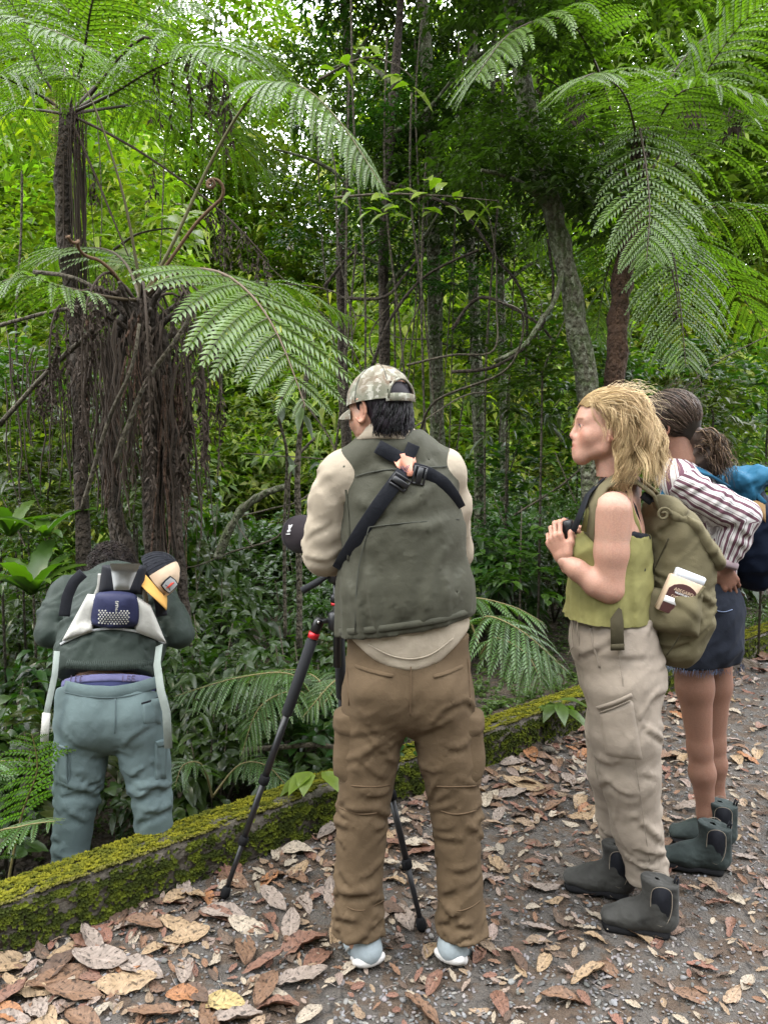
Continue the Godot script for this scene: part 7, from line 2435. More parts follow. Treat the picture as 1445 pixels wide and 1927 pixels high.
func trees() -> void:
	# pale leaning trunk on the right of the middle
	var t := thing("leaning_tree", "slender tree with pale lichen blotched trunk leaning left above the blonde person", "tree", Vector3(1.730, 0.100, -6.083) + Vector3(0, 0, 0))
	t.position = Vector3(1.285, 1.057, -4.600)
	trunk([Vector3(1.327, 0.386, -4.600), Vector3(1.248, 1.842, -4.600), Vector3(1.170, 2.290, -4.600), Vector3(1.088, 2.700, -4.600), Vector3(0.991, 3.073, -4.600), Vector3(0.914, 3.338, -4.650), Vector3(0.844, 3.760, -4.700), Vector3(0.754, 4.492, -4.800)], 0.068, 0.05, M["bark_moss"], t)
	trunk([Vector3(1.012, 2.995, -4.600), Vector3(0.864, 3.070, -4.500), Vector3(0.691, 3.124, -4.400), Vector3(0.541, 3.117, -4.300)], 0.025, 0.01, M["bark_moss"], t, "branch", 8, 14)
	trunk([Vector3(1.088, 2.700, -4.600), Vector3(1.015, 2.459, -4.500), Vector3(0.928, 2.327, -4.450), Vector3(0.812, 2.166, -4.400), Vector3(0.643, 2.075, -4.400)], 0.018, 0.010, M["bark_moss"], t, "branch", 8, 18)
	var crown := bush(420, 0.16, 0.36, DEEP, GREEN, 0.5)
	var cm := crown.mesh()
	var where := []
	var cols := []
	for k in 26:
		where.append(Transform3D(Basis.from_euler(Vector3(0, rr(0, TAU), 0)).scaled_local(Vector3.ONE * rr(0.35, 0.6)), Vector3(rr(-0.9, 0.1), rr(1.9, 3.6), rr(-0.7, 0.5))))
		cols.append(Color.WHITE * rr(0.6, 1.1))
	scatter("crown", cm, M["leaf"], where, cols, t)
	# vine hung trunks in the middle
	var lean := [
		[[Vector3(0.470, 0.661, -6.200), Vector3(0.415, 2.633, -6.200), Vector3(0.382, 3.892, -6.200), Vector3(0.287, 5.491, -6.300)], 0.075, "vine hung dark trunk behind the camouflage cap"],
		[[Vector3(0.024, 0.907, -6.000), Vector3(-0.002, 3.009, -6.000), Vector3(0.052, 4.016, -6.000), Vector3(0.152, 5.304, -6.000)], 0.05, "thin dark trunk left of the vine hung trunk"],
		[[Vector3(0.864, 0.842, -6.600), Vector3(0.789, 2.702, -6.600), Vector3(0.716, 4.043, -6.600), Vector3(0.800, 5.679, -6.600)], 0.06, "mossy trunk between the cap and the leaning tree"],
		[[Vector3(-0.347, 1.294, -7.200), Vector3(-0.414, 3.300, -7.200), Vector3(-0.309, 4.509, -7.200), Vector3(-0.401, 6.054, -7.200)], 0.055, "straight dark trunk left of the camouflage cap"],
		[[Vector3(1.190, 1.287, -7.400), Vector3(1.122, 3.349, -7.400), Vector3(1.027, 4.836, -7.400), Vector3(1.086, 6.179, -7.400)], 0.05, "slim shaded trunk left of the leaning tree"]]
	for q in lean.size():
		var a: Array = lean[q]
		var base: Vector3 = a[0][0]
		t = thing("rainforest_tree", a[2], "tree", Vector3(base.x, ground_height(base.x, base.z), base.z), "slender trees in the middle")
		var path: Array = a[0].duplicate()
		path.insert(0, Vector3(base.x, ground_height(base.x, base.z) - 0.1, base.z))
		trunk(path, a[1] * 0.95, a[1] * 0.55, M["bark_dark"] if q % 2 else M["bark_moss"], t)
		for b in 4:
			var p := _along(path, rr(0.45, 0.9))
			var e := p + Vector3(rr(-1.0, 1.0), rr(0.0, 0.7), rr(-0.4, 0.6))
			trunk([p, p.lerp(e, 0.5) + Vector3(0, rr(-0.1, 0.15), 0), e], 0.022, 0.006, M["bark_moss"], t, "branch", 6, 10)
		where = []
		cols = []
		for k in 22:
			var p := _along(path, rr(0.45, 1.0)) - t.position + Vector3(rr(-0.75, 0.75), rr(-0.3, 0.5), rr(-0.5, 0.6))
			where.append(Transform3D(Basis.from_euler(Vector3(0, rr(0, TAU), 0)).scaled_local(Vector3.ONE * rr(0.28, 0.55)), p))
			cols.append(Color(rr(0.7, 1.2), rr(0.8, 1.2), rr(0.7, 1.1)) * rr(0.5, 1.1))
		scatter("crown", cm, M["leaf"], where, cols, t)
	# woody vines strung between the trunks
	var vines := [
		[Vector3(-0.323, 2.682, -5.600), Vector3(-0.010, 2.662, -5.500), Vector3(0.147, 2.835, -5.600), Vector3(0.307, 3.052, -5.700)],
		[Vector3(0.449, 2.077, -5.000), Vector3(0.731, 2.112, -5.000), Vector3(0.975, 2.285, -5.000), Vector3(1.088, 2.540, -4.900), Vector3(1.069, 2.935, -5.000)],
		[Vector3(-0.126, 3.554, -5.600), Vector3(0.219, 3.407, -5.500), Vector3(0.542, 3.197, -5.300), Vector3(0.751, 2.885, -5.200), Vector3(0.955, 2.601, -5.200), Vector3(0.980, 2.098, -5.200)],
		[Vector3(-0.086, 2.157, -5.400), Vector3(0.047, 2.493, -5.400), Vector3(0.292, 2.789, -5.400), Vector3(0.642, 2.920, -5.200)],
		[Vector3(-0.471, 2.845, -6.000), Vector3(-0.261, 3.090, -6.000), Vector3(0.073, 3.294, -6.000), Vector3(0.527, 3.817, -6.000)],
		[Vector3(0.465, 2.386, -5.200), Vector3(0.664, 2.601, -5.200), Vector3(0.972, 2.423, -5.000), Vector3(1.115, 2.285, -5.000)]]
	for v in vines:
		var o := thing("woody_vine", "bent mossy woody vine strung between the trunks", "vine", v[0], "woody vines between the trunks")
		trunk(v, 0.013, 0.008, M["bark_dark"], o, "stem", 8, 26)
	for k in 24:
		var z := -rr(4.6, 6.8)
		var x := (rr(-0.10, 0.20) if k < 17 else rr(-0.5, -0.1)) * -z
		var top := 1.55 + rr(0.25, 0.75) * -z * 0.9
		var low := rr(0.5, 1.9)
		var o := thing("hanging_vine", "thin straight vine hanging from the canopy %s" % ("between the vest and the leaning tree" if x / -z > 0.05 else ("above the camouflage cap" if x / -z > -0.1 else "near the left tree ferns")), "vine", Vector3(x, low, z), "hanging vines under the canopy")
		var m := MB.new()
		var sw := rr(-0.25, 0.25)
		m.tube(curve([Vector3(x, low, z), Vector3(x + sw * 0.3 + rr(-0.06, 0.06), lerpf(low, top, 0.35), z), Vector3(x + sw * 0.7 + rr(-0.06, 0.06), lerpf(low, top, 0.7), z), Vector3(x + sw, top, z)], 12), [rr(0.004, 0.009)], 5, Color.WHITE, false)
		obj("stem", m, M["vine"], o)
	for k in 16:
		var z := -rr(4.4, 6.4)
		var x := rr(-0.12, 0.26) * -z
		var p := Vector3(x, rr(0.9, 2.6), z)
		var path := [p]
		var d := Vector3(rr(-1, 1), rr(-0.6, 1), rr(-0.3, 0.3)).normalized()
		for q in 5:
			d = (d + Vector3(rr(-0.9, 0.9), rr(-0.7, 0.9), rr(-0.3, 0.3))).normalized()
			p += d * rr(0.25, 0.5)
			path.append(p)
		var o := thing("tangled_vine", "thin curving vine tangled between the trunks behind the %s" % ("blonde person" if x / -z > 0.1 else "camouflage cap"), "vine", path[0], "tangled vines between the trunks")
		trunk(path, rr(0.005, 0.011), 0.004, M["vine"], o, "stem", 5, 30)
	# saplings with few leaves
	for s in [[Vector3(-0.449, 1.104, -3.900), Vector3(-0.452, 1.411, -3.900), Vector3(-0.432, 1.773, -3.950), Vector3(-0.378, 2.138, -4.000), 0.018, "upright sapling stem left of the person in the vest"], [Vector3(-0.551, 1.110, -4.100), Vector3(-0.532, 1.521, -4.100), Vector3(-0.573, 1.752, -4.100), Vector3(-0.528, 1.925, -4.100), 0.010, "thinner dark sapling beside the upright sapling"]]:
		var o := thing("sapling", s[5], "sapling", s[0])
		trunk([s[0] - Vector3(0, 0.6, 0), s[0], s[1], s[2], s[3]], s[4], s[4] * 0.7, M["vine"], o, "stem", 8, 20)
		for k in 7:
			var p := _along([s[0], s[1], s[2], s[3]], rr(0.3, 1.0))
			var m := MB.new()
			leaf(m, p, Vector3(rr(-1, 1), rr(-0.5, 0.2), rr(-0.3, 1)).normalized(), Vector3.UP, rr(0.10, 0.17), 0.05, hue(DEEP, GREEN, rng.randf()), 0.6)
			obj("leaf", m, M["leaf"], o)
	# two sprays of broad leaves, backlight painted in as lime, each leaf its own
	for s in [["leafy_branch", "leafy branch painted backlit green above the camouflage cap", [Vector3(-0.288, 3.000, -4.400), Vector3(-0.007, 2.988, -4.300), Vector3(0.283, 2.946, -4.200), Vector3(0.618, 2.918, -4.200)], 30, 0.16],
			["leafy_branch", "leafy branch painted backlit green high above the middle", [Vector3(-0.402, 3.839, -4.800), Vector3(-0.136, 3.914, -4.700), Vector3(0.055, 3.834, -4.600), Vector3(0.181, 3.744, -4.600)], 18, 0.17],
			["leafy_branch", "broad leaves painted backlit green between the left tree fern and the gap", [Vector3(-1.554, 2.709, -4.400), Vector3(-1.381, 2.770, -4.300), Vector3(-1.202, 2.800, -4.300), Vector3(-1.128, 2.770, -4.300)], 14, 0.24]]:
		var o := thing(s[0], s[1], "branch", s[2][0], "leafy branches painted backlit green")
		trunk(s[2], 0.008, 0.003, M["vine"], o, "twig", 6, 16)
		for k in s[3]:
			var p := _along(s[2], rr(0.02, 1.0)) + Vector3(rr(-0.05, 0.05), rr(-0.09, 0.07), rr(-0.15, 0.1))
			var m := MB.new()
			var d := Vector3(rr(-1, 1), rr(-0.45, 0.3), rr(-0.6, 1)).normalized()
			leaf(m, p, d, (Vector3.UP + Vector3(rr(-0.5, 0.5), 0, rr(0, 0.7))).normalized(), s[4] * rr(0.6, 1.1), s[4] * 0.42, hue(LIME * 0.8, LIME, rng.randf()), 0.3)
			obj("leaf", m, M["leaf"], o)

func fern_on_the_left() -> void:
	var c := Vector3(-1.626, 3.287, -4.000)
	var t := thing("tree_fern", "tall tree fern with thin dark trunk at the left edge, fronds spread overhead", "tree fern", Vector3(c.x, ground_height(c.x, c.z), c.z), "tree ferns")
	trunk([Vector3(-1.628, 0.685, -4.000), Vector3(-1.618, 1.691, -4.000), Vector3(-1.627, 2.248, -4.000), Vector3(-1.669, 2.658, -4.000), Vector3(-1.669, 2.981, -4.000), Vector3(-1.625, 3.313, -4.000)], 0.036, 0.040, M["bark_dark"], t)
	var m := MB.new()
	for k in 30:
		var a := rr(0, TAU)
		hanging(m, c + Vector3(cos(a) * rr(0.02, 0.05) + 0.05 * rr(0, 1), rr(-0.25, 0.05), sin(a) * 0.05), rr(0.5, 2.0), rr(0.002, 0.005), 0.014)
	obj("hanging_roots", m, M["dead"], t)
	m = MB.new()
	for k in 260:
		var a := rr(0, TAU)
		var p := c + Vector3(cos(a) * 0.06, rr(-0.28, 0.12), sin(a) * 0.06)
		m.tube([p, p + Vector3(cos(a) * 0.04, rr(-0.02, 0.03), sin(a) * 0.04)], [0.0014, 0.0004], 3, Color.WHITE, false)
	obj("scales", m, M["stalk_brown"], t)
	var dark := Color(0.035, 0.025, 0.014)
	for f in [
		[[c, Vector3(-1.468, 3.461, -3.800), Vector3(-1.336, 3.617, -3.600), Vector3(-1.128, 3.699, -3.300)], 0.55, FERN],
		[[c, Vector3(-1.724, 3.461, -3.900), Vector3(-1.798, 3.708, -3.800), Vector3(-1.955, 3.841, -3.700)], 0.55, FERN],
		[[c, Vector3(-1.492, 3.505, -4.100), Vector3(-1.322, 3.772, -4.200), Vector3(-1.169, 4.162, -4.400)], 0.6, FERN],
		[[c, Vector3(-1.382, 3.333, -3.900), Vector3(-1.107, 3.387, -3.750), Vector3(-0.840, 3.389, -3.600), Vector3(-0.563, 3.242, -3.400)], 0.62, FERN],
		[[c, Vector3(-1.531, 3.484, -4.200), Vector3(-1.325, 3.894, -4.600), Vector3(-1.030, 4.130, -5.000), Vector3(-0.589, 4.008, -5.300)], 0.7, FERN],
		[[c, Vector3(-1.768, 3.359, -3.900), Vector3(-1.877, 3.339, -3.700), Vector3(-2.015, 3.219, -3.500)], 0.5, FERN],
		[[c, Vector3(-1.862, 3.357, -4.100), Vector3(-2.108, 3.420, -4.200), Vector3(-2.428, 3.374, -4.300)], 0.5, FERN],
		[[c, Vector3(-1.809, 3.734, -4.400), Vector3(-2.061, 4.214, -4.800), Vector3(-2.333, 4.603, -5.200)], 0.6, FERN],
		[[c, Vector3(-1.451, 3.459, -4.300), Vector3(-1.237, 3.623, -4.600), Vector3(-0.985, 3.564, -4.900), Vector3(-0.699, 3.305, -5.000)], 0.62, FERN]]:
		frond(f[0], f[1], 26, 17, f[2], t, 0.75, 0.25, "frond", dark)
	dead_frond([c, Vector3(-1.338, 3.134, -3.950), Vector3(-1.057, 2.945, -3.900), Vector3(-0.781, 2.721, -3.850), Vector3(-0.576, 2.500, -3.800)], t, 16, 0.30)
	dead_frond([c, Vector3(-1.479, 2.963, -3.950), Vector3(-1.348, 2.657, -3.900), Vector3(-1.279, 2.485, -3.900)], t, 3, 0.2)
	dead_frond([Vector3(-1.475, 3.333, -3.900), Vector3(-1.196, 3.548, -3.800), Vector3(-0.989, 3.459, -3.700), Vector3(-0.804, 3.338, -3.650), Vector3(-0.720, 3.243, -3.600)], t, 22, 0.42)
	# a pale frond that enters from beyond the left edge
	var g := thing("overhanging_frond", "pale fern frond entering at the upper left edge", "fern frond", Vector3(-1.654, 3.234, -3.000))
	frond([Vector3(-1.776, 3.210, -3.100), Vector3(-1.492, 3.211, -3.000), Vector3(-1.247, 3.112, -2.900), Vector3(-1.016, 2.977, -2.800)], 0.30, 24, 16, FERN, g, 0.5, 0.1)

func fern_with_root_curtain() -> void:
	var c := Vector3(-1.104, 2.235, -3.450)
	var t := thing("tree_fern", "stout tree fern with a curtain of brown roots and a silvery frond beside the cap", "tree fern", Vector3(c.x, ground_height(c.x, c.z), c.z), "tree ferns")
	trunk([Vector3(-1.060, 0.664, -3.500), Vector3(-1.086, 1.175, -3.500), Vector3(-1.078, 1.674, -3.500), Vector3(-1.081, 1.967, -3.500), Vector3(-1.092, 2.247, -3.450)], 0.045, 0.055, M["bark_dark"], t, "trunk", 16, 30, 0.12)
	trunk([Vector3(-1.305, 0.750, -3.700), Vector3(-1.342, 1.313, -3.700), Vector3(-1.326, 1.679, -3.650), Vector3(-1.267, 2.029, -3.600), Vector3(-1.145, 2.233, -3.500)], 0.036, 0.040, M["bark_dark"], t, "root_trunk", 12, 24, 0.12)
	trunk([Vector3(-0.954, 0.678, -3.550), Vector3(-0.983, 1.275, -3.500), Vector3(-1.002, 1.723, -3.500), Vector3(-1.023, 2.105, -3.450)], 0.028, 0.038, M["bark_dark"], t, "root_trunk", 12, 24, 0.12)
	trunk([Vector3(-1.176, 0.850, -3.600), Vector3(-1.259, 1.138, -3.600), Vector3(-1.330, 1.371, -3.600), Vector3(-1.397, 1.681, -3.700)], 0.032, 0.028, M["bark_dark"], t, "root_trunk", 10, 24, 0.12)
	for pass_ in 3:
		var m := MB.new()
		for b in 8:
			var a := rr(0, TAU)
			var r := rr(0.05, 0.30)
			var p := c + Vector3(cos(a) * r + rr(-0.05, 0.08), rr(-0.35, 0.02) - r * 0.3, sin(a) * r * 0.8)
			var ln := rr(0.2, 1.15)
			for k in 7:
				hanging(m, p + Vector3(rr(-0.03, 0.03), rr(-0.1, 0.05), rr(-0.03, 0.03)), ln * rr(0.5, 1.1), rr(0.0012, 0.004) if k % 6 else rr(0.005, 0.008), 0.024)
		if pass_ == 2:
			for k in 30:
				var p := Vector3(-1.683, 1.988, -3.900) + Vector3(rr(-0.28, 0.2), rr(-0.1, 0.15), rr(-0.2, 0.2))
				hanging(m, p, rr(0.2, 0.8), rr(0.002, 0.006), 0.02)
		obj("hanging_roots", m, [M["dead"], M["bark_red"], M["dead"]][pass_], t)
	var sh := MB.new()
	for k in 520:
		var a := rr(0, TAU)
		var r := rr(0.08, 0.30)
		var p := c + Vector3(cos(a) * r, rr(-0.75, -0.02) - r * 0.2, sin(a) * r * 0.8)
		leaf(sh, p, Vector3(rr(-0.4, 0.4), -1, rr(-0.4, 0.4)).normalized(), Vector3(cos(a), 0.2, sin(a)), rr(0.03, 0.09), 0.010, Color.WHITE, 0.2, false)
	tag(obj("shreds", sh, M["dead"], t), "", "", "", "stuff")
	for k in 16:
		var a := TAU * k / 16.0 + rr(-0.2, 0.2)
		var d := Vector3(cos(a), rr(0.4, 1.6), sin(a)).normalized()
		var p := c + Vector3(cos(a) * 0.05, rr(-0.2, -0.02), sin(a) * 0.05)
		trunk([p, p + d * 0.08, p + d * rr(0.14, 0.24) + Vector3(cos(a), 0, sin(a)) * 0.03], 0.016, 0.010, M["bark_dark"], t, "old_stalk", 6, 6)
	for f in [[Vector3(-1.821, 1.961, -3.900), Vector3(-1.666, 1.977, -3.800), Vector3(-1.462, 2.094, -3.700), Vector3(-1.182, 2.221, -3.500)], [Vector3(-0.937, 1.431, -3.350), Vector3(-0.871, 1.762, -3.350), Vector3(-0.914, 2.050, -3.400), Vector3(-1.043, 2.247, -3.450)]]:
		f.reverse()
		dead_frond(f, t, 26, 0.35)
	for k in 10:
		var a := TAU * k / 10.0 + rr(-0.25, 0.25)
		var d := Vector3(cos(a), 0, sin(a))
		var r := rr(0.22, 0.42)
		dead_frond([c + d * 0.04, c + d * r * 0.6 + Vector3(0, rr(0.02, 0.10), 0), c + d * r + Vector3(0, rr(-0.22, -0.08), 0), c + d * r * 1.08 + Vector3(0, rr(-0.75, -0.45), 0)], t, 15, 0.34)
	# bare stalks leaning out
	for f in [[[Vector3(-1.156, 1.505, -3.200), Vector3(-1.022, 1.820, -3.200), Vector3(-0.882, 2.020, -3.200), Vector3(-0.778, 2.207, -3.250)], 0.011], [[Vector3(-1.320, 1.295, -3.250), Vector3(-1.173, 1.685, -3.200), Vector3(-1.049, 1.904, -3.150), Vector3(-1.033, 2.087, -3.200)], 0.010], [[Vector3(-1.844, 1.677, -3.600), Vector3(-1.609, 1.899, -3.550), Vector3(-1.357, 2.101, -3.500), Vector3(-1.140, 2.235, -3.450)], 0.012], [[Vector3(-1.875, 2.165, -3.700), Vector3(-1.595, 2.208, -3.600), Vector3(-1.329, 2.229, -3.500), Vector3(-1.140, 2.247, -3.450)], 0.010], [[Vector3(-1.605, 2.372, -3.500), Vector3(-1.406, 2.330, -3.400), Vector3(-1.265, 2.272, -3.400), Vector3(-1.140, 2.235, -3.450)], 0.011]]:
		trunk(f[0], f[1], f[1] * 0.7, M["vine"], t, "bare_stalk", 6, 16, 0.03)
	# the silvery frond in front
	frond([c, Vector3(-0.849, 2.272, -3.100), Vector3(-0.631, 2.223, -2.850), Vector3(-0.473, 2.106, -2.680), Vector3(-0.354, 1.934, -2.550), Vector3(-0.256, 1.697, -2.450)], 0.46, 13, 17, FERN, t, 0.34, 0.20, "frond", Color(0.10, 0.07, 0.04), 1.0, true)
	# tall young fronds
	frond([c, Vector3(-0.952, 2.446, -3.400), Vector3(-0.745, 2.816, -3.350), Vector3(-0.531, 3.023, -3.200), Vector3(-0.333, 2.961, -3.000), Vector3(-0.164, 2.780, -2.900), Vector3(-0.015, 2.524, -2.800)], 0.36, 24, 16, FERN, t, 0.9, 0.45, "frond", Color(0.09, 0.08, 0.03))
	frond([c, Vector3(-1.101, 2.377, -3.400), Vector3(-1.134, 2.709, -3.300), Vector3(-1.231, 3.044, -3.200), Vector3(-1.362, 3.076, -3.200)], 0.22, 12, 10, FERN, t, 0.7, 0.75, "frond", Color(0.08, 0.07, 0.03))
	frond([c, Vector3(-1.147, 2.197, -3.200), Vector3(-1.263, 2.197, -3.000), Vector3(-1.381, 2.215, -2.900), Vector3(-1.532, 2.116, -2.800)], 0.32, 18, 15, FERN, t, 0.6, 0.3)
	frond([c, Vector3(-1.014, 2.348, -3.700), Vector3(-0.742, 2.418, -3.900), Vector3(-0.454, 2.400, -4.000), Vector3(-0.180, 2.266, -4.100)], 0.38, 20, 15, FERN, t, 0.6, 0.25)
	frond([c, Vector3(-1.244, 2.449, -3.700), Vector3(-1.418, 2.578, -3.900), Vector3(-1.662, 2.630, -4.100), Vector3(-1.939, 2.571, -4.200)], 0.40, 20, 15, FERN, t, 0.6, 0.25)
	fiddlehead([c, Vector3(-0.953, 2.400, -3.400), Vector3(-0.819, 2.546, -3.350), Vector3(-0.702, 2.629, -3.300)], 0.034, Vector3(0, 0, 1), t)
	fiddlehead([Vector3(-1.158, 2.272, -3.400), Vector3(-1.168, 2.319, -3.300), Vector3(-1.206, 2.358, -3.250), Vector3(-1.236, 2.363, -3.200)], 0.032, Vector3(0, 0, -1), t)

func fern_on_the_right() -> void:
	var c := Vector3(1.569, 3.026, -4.800)
	var t := thing("tree_fern", "tree fern with reddish trunk at the right, fronds fanning over the two people", "tree fern", Vector3(c.x, ground_height(c.x, c.z), c.z), "tree ferns")
	trunk([Vector3(1.419, 0.533, -4.700), Vector3(1.426, 1.383, -4.700), Vector3(1.435, 1.947, -4.700), Vector3(1.457, 2.374, -4.720), Vector3(1.506, 2.769, -4.750), Vector3(1.568, 3.042, -4.800)], 0.066, 0.058, M["bark_red"], t)
	var m := MB.new()
	for k in 320:
		var a := rr(0, TAU)
		var p := c + Vector3(cos(a) * 0.07, rr(-0.30, 0.14), sin(a) * 0.07)
		m.tube([p, p + Vector3(cos(a) * 0.04, rr(-0.04, 0.05), sin(a) * 0.04)], [0.0016, 0.0004], 3, Color.WHITE, false)
	obj("scales", m, M["stalk_brown"], t)
	var dark := Color(0.045, 0.028, 0.016)
	for f in [
		[[c, Vector3(1.373, 3.471, -4.600), Vector3(1.187, 3.749, -4.400), Vector3(0.968, 3.864, -4.200), Vector3(0.660, 3.697, -4.000), Vector3(0.449, 3.391, -3.850)], 0.62, FERN, 0.4],
		[[c, Vector3(1.494, 3.340, -4.500), Vector3(1.386, 3.304, -4.200), Vector3(1.328, 2.971, -3.900), Vector3(1.315, 2.731, -3.800), Vector3(1.289, 2.487, -3.750)], 0.42, FERN, 0.36, 15],
		[[c, Vector3(1.675, 3.357, -4.700), Vector3(1.779, 3.607, -4.500), Vector3(1.951, 3.881, -4.300), Vector3(2.076, 3.931, -4.100)], 0.66, FERN, 0.22],
		[[c, Vector3(1.648, 3.200, -4.700), Vector3(1.892, 3.349, -4.600), Vector3(2.167, 3.431, -4.400), Vector3(2.357, 3.332, -4.200)], 0.66, FERN, 0.22],
		[[c, Vector3(1.719, 2.995, -4.700), Vector3(1.936, 3.011, -4.600), Vector3(2.238, 2.943, -4.500), Vector3(2.469, 2.769, -4.400)], 0.62, FERN, 0.22],
		[[c, Vector3(1.689, 2.962, -4.750), Vector3(1.737, 2.731, -4.600), Vector3(1.756, 2.398, -4.500), Vector3(1.759, 2.044, -4.400)], 0.50, FERN, 0.2],
		[[c, Vector3(1.692, 3.564, -4.900), Vector3(1.853, 3.967, -5.000), Vector3(2.142, 4.281, -5.100), Vector3(2.464, 4.402, -5.200)], 0.70, FERN, 0.25],
		[[c, Vector3(1.448, 3.212, -4.400), Vector3(1.254, 3.352, -4.000), Vector3(1.030, 3.339, -3.700), Vector3(0.879, 3.219, -3.500)], 0.42, FERN, 0.3],
		[[c, Vector3(1.542, 3.280, -4.500), Vector3(1.546, 3.442, -4.200), Vector3(1.689, 3.431, -4.000), Vector3(1.894, 3.262, -3.800)], 0.45, FERN, 0.25],
		[[c, Vector3(1.439, 3.204, -5.100), Vector3(1.263, 3.228, -5.400), Vector3(1.081, 3.026, -5.600)], 0.60, FERN, 0.2],
		[[c, Vector3(1.761, 3.032, -5.100), Vector3(2.132, 2.973, -5.400), Vector3(2.572, 2.759, -5.600), Vector3(2.913, 2.388, -5.700)], 0.66, FERN, 0.2],
		[[c, Vector3(1.554, 2.969, -5.000), Vector3(1.515, 2.743, -5.200), Vector3(1.452, 2.314, -5.200)], 0.55, FERN, 0.2],
		[[c, Vector3(1.441, 3.339, -5.000), Vector3(1.281, 3.514, -5.200), Vector3(1.034, 3.482, -5.400)], 0.55, FERN, 0.2]]:
		frond(f[0], f[1], f[4] if f.size() > 4 else 21, 17, f[2], t, 0.5, f[3], "frond", dark, 1.0, false, 0.44 if f.size() > 4 else 0.58)
	dead_frond([c, Vector3(1.355, 3.288, -4.600), Vector3(1.118, 3.563, -4.500), Vector3(0.864, 3.691, -4.400)], t, 10, 0.25)
	dead_frond([c, Vector3(1.688, 2.762, -4.600), Vector3(1.721, 2.521, -4.500), Vector3(1.724, 2.388, -4.450)], t, 3, 0.2)
	for p in [Vector3(1.756, 3.533, -4.400), Vector3(1.938, 3.445, -4.300), Vector3(1.411, 3.331, -4.300), Vector3(1.084, 3.533, -4.400)]:
		m = MB.new()
		for k in 60:
			leaf(m, p + Vector3(rr(-0.05, 0.05), rr(-0.12, 0.03), rr(-0.05, 0.05)), Vector3(rr(-0.6, 0.6), -1, rr(-0.6, 0.6)).normalized(), Vector3(rr(-1, 1), 0.2, rr(-1, 1)).normalized(), rr(0.03, 0.08), 0.02, Color.WHITE, 0.2, false)
		obj("withered_clump", m, M["dead"], t)

# upright leafy bush: stems and one mass of leaves
func shrub(proto: Mesh, at: Vector3, size: Vector3, turn: float, label: String, group: String, tone: Color) -> void:
	var o := thing("shrub", label, "shrub", at, group)
	var m := MB.new()
	for k in 5:
		var e := Vector3(rr(-0.5, 0.5) * size.x, size.y * rr(0.8, 1.5), rr(-0.5, 0.5) * size.z)
		m.tube([Vector3.ZERO + at, at + e * 0.5 + Vector3(rr(-0.05, 0.05), 0, rr(-0.05, 0.05)), at + e], [0.008, 0.006, 0.003], 5)
	obj("stems", m, M["vine"], o)
	var mm := scatter("foliage", proto, M["leaf"], [Transform3D(Basis(Vector3.UP, turn).scaled_local(size), Vector3(0, size.y * 0.9, 0))], [tone], o)

